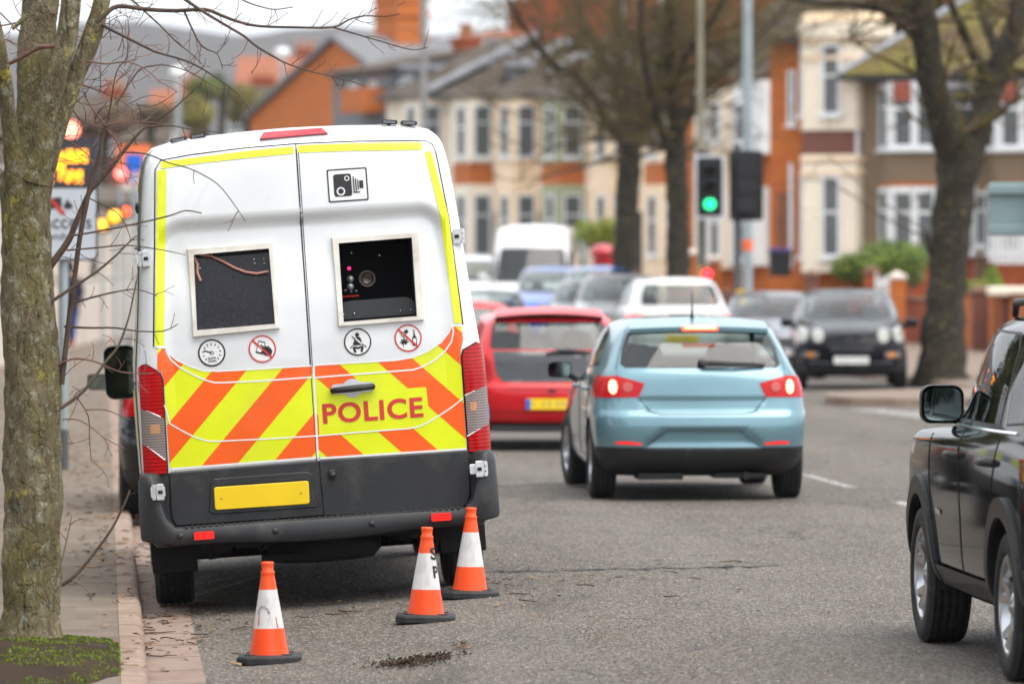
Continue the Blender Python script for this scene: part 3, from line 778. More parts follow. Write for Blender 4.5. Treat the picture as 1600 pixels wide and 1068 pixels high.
for nm, outl, cuts in (('tail_light', lampL, ((226, 640, 256, 653.5), (226, 694, 264, 723))), ('tail_light', lampR, ((722, 620, 760, 601), (726, 684, 764, 661)))):
    sp_, ins = cut(sp_, outl, (0, 2), lambda c, n: n.y < .05 and c.y < .4)
    root = soup_obj(nm, ins, M_dark, van, .004)
    cx_ = sum(p[0] for p in outl)/len(outl); cz_ = sum(p[1] for p in outl)/len(outl)
    inner = [(cx_+(x-cx_)*.90, cz_+(z-cz_)*.982) for x, z in outl]
    _, ins = cut(ins, inner, (0, 2))
    (a, b), (c_, d_) = vpl([cuts[0][:2], cuts[0][2:]]); (e, f), (g_, h_) = vpl([cuts[1][:2], cuts[1][2:]])
    BIG = 3.0
    def above(p0, p1, up):
        x0, z0, x1, z1 = *p0, *p1
        if x0 > x1: x0, z0, x1, z1 = x1, z1, x0, z0
        t = (z1-z0)/(x1-x0); A = (x0-.5, z0-.5*t); B = (x1+.5, z1+.5*t)
        return [A, B, (B[0], B[1]+(BIG if up else -BIG)), (A[0], A[1]+(BIG if up else -BIG))]
    rest, top = cut(ins, above((a, b), (c_, d_), True), (0, 2)); rest2, bot = cut(rest, above((e, f), (g_, h_), False), (0, 2))
    soup_obj('red_lens', top, M_red, root, .014); soup_obj('clear_lens', rest2, M_clear, root, .014); soup_obj('red_lens', bot, M_red, root, .014)
    for q in ((a, b, c_, d_), (e, f, g_, h_)):
        lb = MB(); surf_line(lb, bv, [(q[0]+(q[2]-q[0])*.12, q[1]+(q[3]-q[1])*.12), (q[0]+(q[2]-q[0])*.84, q[1]+(q[3]-q[1])*.84)], .004, off=.014); lb.build('lens_divider', M_white, root)
    if nm == 'tail_light':
        # rectangular bulb panel glow in the clear part
        pass
    if 1:
        cx_ = (a+c_+e+g_)/4; cz_ = (b+d_+f+h_)/4+.02
        w = MB(); decal(w, bv, [[(cx_-.030, cz_-.02), (cx_+.030, cz_-.02), (cx_+.028, cz_+.035), (cx_-.028, cz_+.035)]], .0165)
        w.build('amber_lens', lens_mat('amber_insert', (.75, .38, .2), 0, None, 40), root)
sp_, ins = cut(sp_, [(-1.3, .2), (1.3, .2), (1.3, .83), (-1.3, .83)], (0, 2), lambda c, n: c.y < .45); soup_obj('lower_body', ins, M_grey, van)
soup_obj('body', sp_, M_van, van); floor_obj(ring, van)
arch_liner(van, .44, [(s*.99, y, .36) for s in (1, -1) for y in (1.0, 4.35)], .4)
put_wheels(van, [(1.0, False), (4.35, True)], .99, .352, .235, .20, 6, 'wide', M_rimd)
# door seams
mb = MB()
for ln in ([(463.5, 224), (500, 806)], [(240, 542), (243, 265), (252, 250), (300, 241), (380, 231), (463, 224), (560, 220), (667, 219), (678, 224), (684, 238), (703, 340), (724, 507)],
           [(266, 738), (268, 798), (277, 818)], [(733, 715), (733, 770), (727, 792)]):
    surf_line(mb, bv, vpl(ln), .0045, off=.0)
mb.build('door_seal', M_rub, van)
mb = MB(); surf_line(mb, bv, vpl([(467.5, 235), (497, 712)]), .0025, off=.001); mb.build('door_edge', M_grey, van)
# lime strips
mb = MB()
def q4(*p): return vpl(p)
decal(mb, bv, [q4((252, 252), (300, 246), (300, 256), (252, 263)), q4((300, 246), (380, 236), (380, 247), (300, 256)), q4((380, 236), (460, 227.5), (461, 239), (380, 247)),
               q4((466, 226), (560, 222.5), (560, 234.5), (467, 238)), q4((560, 222.5), (662, 221), (663, 233), (560, 235))], .004, g=.02)
decal(mb, bv, [q4((246, 265.5), (260.5, 264), (256.5, 541), (242, 541)), q4((666, 236), (677, 236), (703, 338), (690, 338)), q4((690, 338), (703, 338), (722.5, 505), (710.5, 505))], .004, g=.02)
mb.build('lime_edging', M_yel, van)
# chevrons
regL = vpl([(246, 543), (258, 543), (262, 551), (276, 562), (296, 572), (318, 579), (342, 579.5), (400, 576.5), (486, 571), (489, 574), (495, 711), (493, 714), (268, 732), (265.5, 729), (256, 594), (253, 583), (246, 576)])
regR = vpl([(492, 573), (494, 570), (560, 566), (618, 562.5), (645, 558), (668, 549), (690, 534), (702, 519), (706, 509), (709, 507.5), (721.5, 508), (724, 530), (720.5, 545), (720, 556), (729.5, 698), (728, 701), (500, 715), (497.5, 712)])
def stripes(reg, sgn, lo, wid, per, ref, k0, k1):
    """bands of constant u = x*sgn_slope... measured in photo pixels on the door"""
    out = []
    for k in range(k0, k1):
        a, b = lo+per*k, lo+per*k+wid
        # line u = a : points at two heights, converted to van space
        sl = -.833 if sgn < 0 else 1.15
        pa, pb = vp(a+sl*(500-ref), 500), vp(a+sl*(760-ref), 760); qa, qb = vp(b+sl*(500-ref), 500), vp(b+sl*(760-ref), 760)
        for t in tri2d(reg):
            n1 = (-(pb[1]-pa[1]), pb[0]-pa[0]); s1 = 1 if (qa[0]-pa[0])*n1[0]+(qa[1]-pa[1])*n1[1] < 0 else -1
            n2 = (-(qb[1]-qa[1]), qb[0]-qa[0]); s2 = 1 if (pa[0]-qa[0])*n2[0]+(pa[1]-qa[1])*n2[1] < 0 else -1
            c = clip2(t, *pa, n1[0]*s1, n1[1]*s1)
            c = clip2(c, *qa, n2[0]*s2, n2[1]*s2) if c else None
            if c: out.append(c)
    return out
mb = MB(); decal(mb, bv, [regL, regR], .002, g=.04); mb.build('yellow_panel', M_yel, van)
mb = MB()
decal(mb, bv, stripes(regL, -1, 313.5, 53, 107, 601, -3, 3), .0032, g=.04)
decal(mb, bv, stripes(regR, 1, 461, 60.5, 124.5, 561, -4, 4), .0032, g=.04)
mb.build('orange_stripes', M_org, van)
mb = MB(); patch = vpl([(496.5, 616), (666, 604.5), (669, 632), (672.5, 650), (662, 664), (640, 669), (499, 680)])
decal(mb, bv, [patch], .0042, g=.04); mb.build('lettering_ground', M_yel, van)
mb = MB()
for ln, w in (([(258.5, 541), (260, 549), (267, 562), (280, 573), (300, 584), (318, 592.5), (334, 597.5), (350, 597.5), (420, 594), (487, 589)], .009),
              ([(257, 632), (266, 662), (285, 673), (305, 683), (325, 688.5), (340, 689), (420, 685), (494, 680.5)], .008),
              ([(707.5, 506), (709, 518), (706, 533), (697, 547), (680, 562), (662, 572), (646, 577.5), (600, 581), (493, 589.5)], .009),
              ([(724, 622), (706, 636), (688, 648), (668, 660), (655, 666), (640, 669), (560, 675), (497, 680.5)], .008),
              ([(246, 543), (258, 543), (262, 551), (276, 562), (296, 572), (318, 579), (342, 579.5), (400, 576.5), (486, 571)], .009),
              ([(494, 570), (560, 566), (618, 562.5), (645, 558), (668, 549), (690, 534), (702, 519), (706, 509), (721.5, 508)], .009),
              ([(268, 732.5), (380, 723.5), (494, 714.5)], .012), ([(500, 715.5), (610, 708.5), (729, 701)], .012), ([(490, 572), (496.5, 714)], .012), ([(242, 541.5), (257, 541.5)], .008)):
    decal(mb, bv, band(vpl(ln), w), .0055, g=.06)
mb.build('white_edging', M_line, van)
# POLICE
c1, c2, c3, c4 = vp(504, 646), vp(661, 635), vp(582, 626), vp(582, 655)
mb = MB(); decal(mb, bv, text_polys('POLICE', math.dist(c1, c2), .121, *vp(582.5, 641), bold=.028, spacing=1.08), .0068, g=.06)
mb.build('lettering', M_redp, van)
# pictograms
def icon(name, cx, cy, rpx, items):
    o = vp(cx, cy); k = rpx*VY/FPX
    mats = [M_white, M_black, M_redp]; mb = MB()
    for lvl, (mi, polys) in enumerate(items):
        decal(mb, bv, [[(o[0]+x*k, o[1]+z*k) for x, z in p] for p in polys], .0026+.0009*lvl, mi=mi, g=.2)
    return mb.build(name, mats, van)
def ringp(r1, r2, n=32): return ring2(circ(0, 0, r1, n), circ(0, 0, r2, n))
def bar(x0, z0, x1, z1, w): return band([(x0, z0), (x1, z1)], w)
ticks = []
for k in range(11):
    a = R(225-27*k); ticks += bar(.55*math.cos(a), .55*math.sin(a), .70*math.cos(a), .70*math.sin(a), .07)
icon('speedometer_sign', 331, 551, 21.5, [(0, [circ(0, 0, .98, 32)]), (1, ringp(1, .88)), (1, ticks+bar(.0, .0, -.55, .19, .09)+ring2(circ(0, 0, .15, 12), circ(0, 0, .11, 12))), 
     (1, text_polys('SLOW', .60, .17, 0, -.38, .02)), (1, text_polys('DOWN', .62, .17, 0, -.60, .02))])
def rot(pts, a, cx=0, cz=0): ca, sa = math.cos(R(a)), math.sin(R(a)); return [(cx+x*ca-z*sa, cz+x*sa+z*ca) for x, z in pts]
ph = rot(rrect(-.26, -.46, .26, .46, .05, 2), -18, -.12, .12); phi = rot(rrect(-.21, -.34, .21, .37, .03, 2), -18, -.12, .12)
hand = [[(-.12, -.22), (.15, .12), (.30, .16), (.46, .10), (.62, .02), (.72, -.22), (.60, -.50), (.30, -.52), (.02, -.36)], [(-.14, .30), (-.06, .34), (.30, -.05), (.20, -.14)],
        [(.16, .10), (.26, .26), (.36, .14)], [(.36, .12), (.48, .22), (.52, .06)]]
icon('no_phone_sign', 410, 545, 21.5, [(0, [circ(0, 0, .98, 32)]), (2, ringp(1, .89)), (1, [ph]), (0, [phi]), (1, hand), (2, bar(-.64, .64, .64, -.64, .13))])
icon('seat_belt_sign', 559, 534, 21.5, [(0, [circ(0, 0, .98, 32)]), (1, ringp(1, .90)),
     (1, [circ(0, .52, .155, 14), [(-.17, .30), (-.08, .36), (.12, .36), (.24, .28), (.34, -.16), (.30, -.24), (-.30, -.24), (-.36, -.16)],
          [(-.32, -.30), (0, -.36), (.36, -.30), (.42, -.44), (.30, -.78), (.16, -.72), (.22, -.46), (0, -.52), (-.2, -.46), (-.12, -.74), (-.28, -.78), (-.40, -.44)]]),
     (0, bar(-.26, .36, .34, -.20, .10)), (1, bar(-.38, .42, -.16, .2, .07)+bar(.30, -.16, .62, -.40, .07)+bar(-.36, -.24, -.56, -.42, .07))])
leaf = []
for k, (a, L) in enumerate(((90, .46), (128, .42), (52, .42), (165, .36), (15, .36), (205, .22), (-25, .22))):
    leaf.append(rot([(0, 0), (L*.5, .07), (L, 0), (L*.5, -.07)], a, -.30, -.34))
icon('no_drugs_sign', 638, 528, 21.5, [(0, [circ(0, 0, .98, 32)]), (2, ringp(1, .89)),
     (1, leaf+[[(.30, -.58), (.62, -.58), (.62, .0), (.53, .16), (.50, .32), (.50, .58), (.42, .58), (.42, .32), (.39, .16), (.30, .0)],
               rot(rrect(-.06, -.13, .30, .13, .12, 3), 38, -.22, .38)]+bar(-.36, -.34, -.36, -.62, .05)), (0, [[(.36, -.40), (.56, -.40), (.56, -.06), (.36, -.06)]]), (0, [rot(rrect(-.28, -.13, .0, .13, .12, 3), 38, -.22, .38)]),
     (1, ring2(rot(rrect(-.30, -.14, .04, .14, .12, 3), 38, -.22, .38), rot(rrect(-.26, -.10, .0, .10, .09, 3), 38, -.22, .38))), (2, bar(-.64, .64, .64, -.64, .13))])
sq = rrect(-1, -.82, 1, .82, .07, 2)
icon('speed_camera_sign', 544.5, 288.5, 31.5, [(0, [sq]), (1, ring2(sq, rrect(-.93, -.75, .93, .75, .05, 2))), (1, [rrect(-.70, -.56, .20, .56, .12, 4)]),
     (0, ring2(circ(-.36, -.30, .21, 20), circ(-.36, -.30, .145, 20))+ring2(circ(-.02, .33, .13, 18), circ(-.02, .33, .085, 18))),
     (1, [[(.27, -.38), (.33, -.38), (.33, .40), (.27, .40)], [(.38, -.34), (.44, -.34), (.44, .30), (.38, .30)], [(.49, -.28), (.54, -.28), (.54, .24), (.49, .24)], [(.58, -.2), (.78, -.2), (.78, .18), (.58, .18)], [(.27, -.42), (.60, -.42), (.60, -.36), (.27, -.36)]])])
# window frames with real returns
M_frame = plain('window_frame_cream', (.70, .67, .61), .5, var=.12, vs=7, dirt=((.25, .18, .11), .5))
def frame(outer, inner, name):
    mb = MB()
    O = [hit(bv, (x, -9, z), (0, 1, 0))[0] for x, z in outer]; I = [hit(bv, (x, -9, z), (0, 1, 0))[0] for x, z in inner]
    n = 4; f = Vector((0, -.032, 0)); b = Vector((0, .05, 0)); e = Vector((0, .004, 0))
    ch = [o.lerp(i, .12)+f for o, i in zip(O, I)]; o2 = [o-Vector((0, .022, 0)) for o in O]
    vs = O+o2+ch+[i+f for i in I]+[i+b for i in I]
    for k in range(4):
        for i in range(n):
            j = (i+1) % n; mb.f.append([k*n+i, k*n+j, (k+1)*n+j, (k+1)*n+i]); mb.m.append(0); mb.sm.append(False)
    mb.v = [tuple(v) for v in vs]
    bm_o = mb.build(name, M_frame, van)
    return O, I
OL, IL = frame(winL_out, winL_in, 'window_frame'); OR, IR = frame(winR_out, winR_in, 'window_frame')
M_pane = N('dark_film'); M_pane.set(col=M_pane.mix(M_pane.rng(M_pane.noise(60, 4), .5, .8, 0, .5), (.010, .009, .014), (.05, .045, .06)), rough=.12, spec=.4); M_pane = M_pane.m
mb = MB(); b = Vector((0, .035, 0)); mb.add([p+b for p in IL], [[3, 2, 1, 0]]); mb.build('window_pane', M_pane, van)
mb = MB()
for (px, py) in ((311, 413), (313, 419), (398, 405), (413, 404), (399, 411.5), (414, 411)):
    x, z = vp(px, py); y = hit(bv, (x, -9, z), (0, 1, 0))[0].y+.030; mb.lathe([(0, .004), (.0065, .002), (.0065, 0)], 8, 0, TR(x, y, z, 0, 0, R(90))); mb.build('window_rivet', M_chrome, van); mb = MB()
# the cable drooping across the left pane
M_cab = plain('pink_cable', (.42, .20, .15), .5)
yw = lambda p: (p[0], hit(bv, (p[0], -9, p[1]), (0, 1, 0))[0].y+.012, p[1])
mb = MB()
mb.tube([yw(vp(px, py)) for px, py in ((313, 398), (330, 400), (348, 408), (366, 418), (384, 425), (402, 427.5), (420, 424))], .0075, 8)
mb.build('cable', M_cab, van); mb = MB()
mb.tube([yw(vp(px, py)) for px, py in ((304, 401), (309, 413), (309, 426), (314, 439))], .008, 8)
mb.build('cable', M_cab, van)
# camera bay behind the right opening
mb = MB(); dpt = Vector((0, .45, 0)); q = [p+Vector((0, .03, 0)) for p in IR]+[p+dpt for p in IR]
mb.add(q, [[4, 5, 6, 7][::-1]]+[[i, (i+1) % 4, (i+1) % 4+4, i+4] for i in range(4)]); M_void = plain('matt_black', (.005, .005, .006), .9)
bay = mb.build('camera_bay', M_void, van)
yb = IR[0].y+.10
mb = MB(); mb.prism([vp(px, py) for px, py in ((534, 500), (534, 479), (540, 472), (552, 470), (636, 464), (645, 467), (651, 475), (652, 491))], yb-.06, yb-.05); 
mb.build('bay_shelf', plain('shelf_grey', (.035, .037, .042), .4), bay)
mb = MB()
for px, py in ((538.5, 491.5), (555.5, 490), (628, 486), (645, 484.5), (595, 399), (551, 395)):
    x, z = vp(px, py); mb.lathe([(0, .006), (.006, .003), (.0065, 0)], 8, 0, TR(x, yb-.066, z, 0, 0, R(90))); mb.build('screw_head', M_chrome, bay); mb = MB()
x, z = vp(576.5, 435.5); mb = MB(); mb.lathe([(0, .0), (.038, .004), (.04, .012)], 28, 1, TR(x, yb, z, 0, 0, R(90))); mb.lathe([(.04, 0), (.0445, .03), (.047, .03), (.048, -.05)], 28, 0, TR(x, yb, z, 0, 0, R(90)))
mb.build('camera_lens', [plain('lens_barrel', (.14, .13, .12), .35), plain('lens_glass', (.05, .032, .024), .15)], bay)
M_kn = [plain('knob', (.32, .33, .34), .3, .6), lens_mat('pink_led', (.6, .02, .12), .6, (.9, .03, .2))]
for i, (px, py, r, mi) in enumerate(((550, 436, .021, 0), (550, 448, .022, 0), (542, 454, .008, 0), (551, 456, .008, 0), (559, 455, .008, 0), (548, 419.5, .012, 1))):
    x, z = vp(px, py); mb = MB(); mb.lathe([(0, .02), (r*.8, .016), (r, .004), (r, 0)], 14, mi, TR(x, yb, z, 0, 0, R(90))); mb.build('indicator_lamp' if mi else 'control_knob', M_kn, bay)
x, z = vp(550, 463); mb = MB(); mb.box((x-.05, yb-.01, z-.004), (x+.05, yb, z+.004)); mb.build('indicator_strip', lens_mat('dim_red', (.25, .01, .01), .3), bay)
# lower door cladding (two leaves), plate recess, plate
def skin(polys, off, mat, name, thick=True, g=.05):
    mb = MB(); decal(mb, bv, polys, off, g=g)
    return mb.build(name, mat, van)
cladL = vpl([(266.5, 740), (497, 721), (504, 803), (420, 809.5), (277, 819.5), (271, 810), (268.5, 795)]); cladR = vpl([(499.5, 720.5), (731.5, 705), (733, 771), (729, 786), (720, 791), (620, 798), (507, 804)])
cl = skin([cladL, cladR], .014, M_grey, 'door_cladding')
mb = MB()
for pl in (cladL, cladR):                                    # rolled edges so that the panels have thickness
    surf_line(mb, bv, pl+[pl[0]], .011, off=.004)
mb.build('cladding_edge', M_grey, cl)
rec = vpl([(330, 754), (335, 749), (478, 738), (486, 741), (497, 784), (494, 790), (338, 801), (328, 798)]); rin = vpl([(336, 761), (338, 758), (474, 748), (480, 750), (484, 784), (482, 787), (340, 797), (337, 794)])
mb = MB(); decal(mb, bv, ring2(rec, rin), .022, g=.2); 
for i in range(8): surf_line(mb, bv, [rec[i], rec[(i+1) % 8]], .006, off=.018)
mb.build('plate_recess', M_grey, cl)
pl = vpl([(335, 763), (337, 761.5), (479, 751.5), (481, 753), (482.5, 783.5), (480.5, 785.5), (339, 795), (337, 793.5)])
mb = MB(); decal(mb, bv, [pl], .030, g=.3)
for i in range(8): surf_line(mb, bv, [pl[i], pl[(i+1) % 8]], .004, off=.026)
npl = mb.build('number_plate', M_plateY, van)
mb = MB()
for px, py in ((346, 778), (470, 769)):
    x, z = vp(px, py); mb.lathe([(0, .004), (.006, .003), (.007, 0)], 8, 0, TR(x, -.03+hit(bv, (x, -9, z), (0, 1, 0))[0].y-.0, z, 0, 0, R(90))); mb.build('plate_screw', plain('screw_yellow', (.5, .36, .02), .5), npl); mb = MB()
# handle
def onv(px, py, off=0.0):
    x, z = vp(px, py); return Vector((x, hit(bv, (x, -9, z), (0, 1, 0))[0].y-off, z))
mb = MB(); h = onv(551, 606); decal(mb, bv, [[(h.x+x, h.z+z) for x, z in circ(0, 0, .062, 24, .055)]], .006, g=.3); decal(mb, bv, [[(h.x+x, h.z+z) for x, z in rrect(-.128, -.030, .128, .030, .028, 4)]], .0075, g=.3)
bz = mb.build('handle_bezel', plain('bezel_grey', (.58, .60, .62), .35), van)
mb = MB(); a, b = onv(519, 610, .045), onv(583, 603, .045); m_ = (a+b)/2-Vector((0, .012, 0))
mb.tube([a+Vector((0, .03, 0)), a, a.lerp(m_, .5), m_, b.lerp(m_, .5), b, b+Vector((0, .03, 0))], [.014, .018, .020, .021, .020, .018, .014], 10)
mb.build('door_handle', M_trim, van)
c = onv(519.5, 741, .02); mb = MB(); mb.lathe([(0, .055), (.016, .05), (.021, .035), (.024, 0)], 16, 0, TR(*c, 0, 0, R(90))); mb.box((c.x-.02, c.y-.03, c.z), (c.x+.02, c.y+.02, c.z+.032), 0, None, .006); mb.build('door_lock', M_grey, van)
# hinges
M_hinge = plain('hinge_white', (.62, .64, .66), .4, .1, dirt=((.3, .26, .22), .5))
def hinge(px, py, s, yo=.0):
    c = onv(px, py, yo); mb = MB(); k = s
    mb.box((c.x-.055, c.y-.022, c.z-.030), (c.x+.030, c.y+.01, c.z+.030), 0, None, .005)
    for dz in (-.032, 0, .032): mb.tube([(c.x+k*.035, c.y-.012, c.z+dz-.012), (c.x+k*.035, c.y-.012, c.z+dz+.012)], .013, 10)
    mb.box((c.x-.02, c.y-.032, c.z-.048), (c.x+.022, c.y-.02, c.z+.048), 0, None, .004)
    mb.box((c.x-.012, c.y-.036, c.z-.010), (c.x+.014, c.y-.03, c.z+.010), 1)
    mb.box((c.x+k*.045-.006, c.y-.02, c.z-.035), (c.x+k*.045+.006, c.y+.02, c.z+.035), 0)
    mb.build('door_hinge', [M_hinge, M_rub], van)
hinge(715, 369, 1); hinge(228, 404, -1); hinge(250, 767, -1, .115); hinge(747, 731, 1, .115)
# roof: high brake light and two grey light bars
mb = MB(); q = [vp(407, 216), vp(414, 205), vp(505, 198), vp(515, 207)]
zc = sum(p[1] for p in q)/4
pts = [Vector((p[0], hit(bv, (p[0], -9, min(p[1], 2.79)), (0, 1, 0))[0].y, p[1])) for p in q]
mb.add([p+Vector((0, -.03, 0)) for p in pts]+[p+Vector((0, .12, .0)) for p in pts], [[0, 3, 2, 1], [0, 1, 5, 4], [1, 2, 6, 5], [2, 3, 7, 6], [3, 0, 4, 7]])
mb.build('high_brake_light', lens_mat('brake_lens', (.55, .03, .05), .05, (.6, .02, .04), 60), van)
M_bar = plain('lightbar_grey', (.22, .22, .25), .35, .3)
for (xa, ya, xb, yb2) in ((266, 218, 321, 207), (595, 187, 651, 190)):
    for (ta, tb) in ((0, .45), (.55, 1.0)):
        a = vp(xa+(xb-xa)*ta, ya+(yb2-ya)*ta, .42); b = vp(xa+(xb-xa)*tb, ya+(yb2-ya)*tb, .42)
        mb = MB(); A = Vector((a[0], .42, a[1]-.012)); B = Vector((b[0], .42, b[1]-.012)); ax = (B-A); L = ax.length; up = Vector((0, 0, 1)); ax.normalize(); up = (up-ax*up.dot(ax)).normalized()
        Mx = Matrix((( ax.x, 0, up.x, A.x), (ax.y, 1, up.y, A.y), (ax.z, 0, up.z, A.z), (0, 0, 0, 1)))
        mb.prism(rrect(0, -.013, L, .013, .012, 3), -.05, .05, 0, Mx)
        for k in range(6): mb.prism(rrect(.012+k*(L-.024)/6, -.008, .012+(k+.8)*(L-.024)/6, .008, .003, 1), -.056, -.049, 1, Mx)
        mb.box((L*.4, -.04, -.05), (L*.6, .04, -.01), 0, Mx)
        mb.build('roof_lightbar', [M_trim, M_bar], van)
# bumper: swept band with upturned ends
path = []
for i in range(65):
    t = i/64*2-1
    # plan: half-length 1.03 across, then round the corner and 0.42 forward
    s = abs(t)*1.52; sg = 1 if t > 0 else -1
    if s < .90: p = (s, -.135+.03*(s/.9)**2); nn = (0, -1)
    elif s < 1.16: a = (s-.90)/.26*math.pi/2; p = (.90+.155*math.sin(a), -.105+.155*(1-math.cos(a))); nn = (math.sin(a), -math.cos(a))
    else: p = (1.055-.02*(s-1.16), .05+(s-1.16)); nn = (1, 0)
    path.append((sg*p[0], p[1], sg*nn[0], nn[1], s))
zt = lambda s: .515+.325*sstep(.86, 1.02, s); zb = lambda s: .415+.03*sstep(.7, 1.3, s)-.03*(1-sstep(0, .8, s))
prof = [(-.10, -.03), (-.03, -.004), (0.0, .012), (.006, .05), (.006, .5), (.0, .85), (-.010, .95), (-.03, 1.0), (-.16, 1.0)]
mb = MB()
def bump(u, v):
    x, y, nx, ny, s = path[round(u*64)]; o, t = prof[round(v*(len(prof)-1))]
    z = zb(s)+(zt(s)-zb(s))*t
    if t == 1.0 and o < -.1: o = -.14-(.02 if s < .9 else 0)
    return (x+nx*o, y+ny*o, z)
mb.grid(65, len(prof), bump, 0, True); bo = mb.build('rear_bumper', M_grey, van)
mb = MB()
for k in range(46):                                          # tread ribs of the step
    x = -.80+k*.0356; mb.box((x, -.115, .508), (x+.018, .0, .5185), 0, None, .003)
mb.build('step_tread', M_trim, bo)
for (px, py) in ((319, 836), (689.5, 807)):
    mb = MB(); x, z = vp(px, py, -.14); mb.prism(rrect(x-.058, z-.022, x+.058, z+.022, .006, 2), -.158, -.10); mb.build('reflector', M_refl, bo)
mb = MB()
for (px, py) in ((282, 837), (430, 829), (581, 818)):
    x, z = vp(px, py, -.14); mb.lathe([(0, .012), (.014, .010), (.019, 0)], 14, 0, TR(x, -.138, z, 0, 0, R(90))); mb.build('parking_sensor', M_trim, bo); mb = MB()
mb = MB()                                                    # mud flaps, axle, springs, spare wheel, exhaust
for s in (-1, 1):
    mb = MB(); mb.box((s*.865-.135, .56, .215), (s*.865+.135, .58, .52), 0, None, .008); mb.build('mud_flap', M_dark, van)
mb = MB(); mb.tube([(-.78, 1.0, .36), (-.2, 1.0, .34), (0, 1.0, .34), (.2, 1.0, .34), (.78, 1.0, .36)], [.055, .06, .16, .06, .055], 14)
for s in (-1, 1):
    mb.tube([(s*.55, .3, .44), (s*.55, .7, .33), (s*.55, 1.0, .30), (s*.55, 1.5, .34)], .035, 6); mb.box((s*.58-.05, .15, .34), (s*.58+.05, .35, .46)); mb.tube([(s*.45, 1.0, .3), (s*.36, .6, .5)], .03, 8)
mb.lathe([(0, -.09), (.30, -.1), (.345, -.05), (.345, .05), (.30, .1), (0, .09)], 28, 0, TR(.03, .62, .33))
mb.box((-.75, 1.3, .24), (.75, 3.9, .42)); mb.box((-.7, .12, .37), (.7, .18, .44)); mb.tube([(.5, .25, .36), (.55, .9, .33), (.3, 1.4, .33)], .035, 10); mb.box((-.35, .3, .25), (.02, .5, .29)); mb.box((-.5, .05, .36), (-.36, .11, .42))
mb.tube([(-.4, .2, .42), (-.36, .22, .33), (-.3, .3, .36), (-.25, .2, .42)], .012, 6); mb.tube([(-.62, .2, .42), (-.66, .3, .3), (-.6, .4, .3)], .01, 6)
mb.build('running_gear', M_dark, van)
# near-side mirror, side marking, blue filler flap on the off side
x0, z0 = vp(189, 581, 4.55); hm = mirror_part(van, Vector((x0, 4.55, z0)), -1, .105, .175, .13, M_trim)
mb = MB(); mb.box((x0-.095, 4.543, z0-.165), (x0+.095, 4.546, z0-.085)); mb.box((x0+.07, 4.52, z0-.10), (x0+.20, 4.58, z0-.02), 0, None, .01); mb.build('mirror_arm', M_trim, hm)
M_sblue = plain('reflective_blue', (.01, .05, .35), .4)
for s_ in (-1, 1):
    mb = MB()
    for k in range(5):
        y0 = .35+k*.62; decal(mb, bv, [[(y0, .95), (y0+.62, .95), (y0+.62, 1.32), (y0, 1.32)]], .003, s_, k % 2, .1, 'x')
    mb.build('side_marking', [M_yel, M_sblue], van)
x, z = vp(760, 642, .3); mb = MB(); mb.box((1.0, .22, z-.05), (1.052, .40, z+.05), 0, None, .01); mb.build('filler_flap', plain('blue_cap', (.05, .3, .62), .4), van)
mb = MB()
for z in (1.36, 2.16): surf_line(mb, bv, [(.2, z), (3.3, z)], .007, 'x', -1, off=.002)
surf_line(mb, bv, [(.24, .66), (.24, 2.2)], .004, 'x', -1); mb.lathe([(0, .02), (.03, .015), (.035, 0)], 12, 0, TR(hit(bv, (-9, .6, 2.40), (1, 0, 0))[0].x, .6, 2.40, 0, R(-90)))
mb.build('side_trim', M_trim, van)

# ------------------------------------------------------------------ cars
HATCH = [(.20, .30, 3.80, .70, .74, .68, .22, .3, .10, .15), (.26, .13, 3.93, .76, .80, .74, .24, .35, .10, .2), (.34, .05, 4.0, .80, .83, .78, .25, .4, .10, .25), (.45, .015, 4.04, .825, .845, .80, .25, .42, .10, .28),
         (.58, .0, 4.05, .838, .848, .815, .24, .42, .10, .3), (.66, .012, 4.04, .84, .848, .81, .23, .42, .10, .3), (.695, .035, 4.02, .838, .848, .80, .22, .42, .10, .3), (.72, .055, 3.99, .834, .847, .80, .21, .42, .10, .3),
         (.80, .07, 3.90, .825, .845, .78, .2, .42, .11, .3), (.88, .085, 3.66, .812, .842, .765, .19, .42, .11, .32), (.95, .10, 3.30, .79, .832, .73, .18, .4, .115, .34), (1.0, .118, 3.02, .765, .815, .70, .17, .38, .12, .34),
         (1.04, .145, 2.90, .742, .80, .68, .16, .36, .12, .3), (1.15, .235, 2.68, .698, .765, .65, .19, .33, .12, .26), (1.25, .325, 2.46, .655, .722, .615, .21, .3, .12, .24), (1.33, .40, 2.24, .610, .68, .58, .22, .28, .11, .22),
         (1.385, .46, 2.02, .552, .628, .53, .23, .26, .10, .2), (1.415, .53, 1.84, .48, .57, .48, .22, .24, .09, .2)]
TOPS = [(.86, .95, 1.428), (.66, .90, 1.437), (.4, .86, 1.442), (.2, .84, 1.444), (0, .83, 1.445)]
def lampset(parent, soup, polys, filt, mat, name, off=.006):
    for p in polys:
        soup, ins = cut(soup, p, (0, 2), filt)
        if ins: soup_obj(name, ins, mat, parent, off)
    return soup
def mx(p): return [(-x, z) for x, z in p[::-1]]
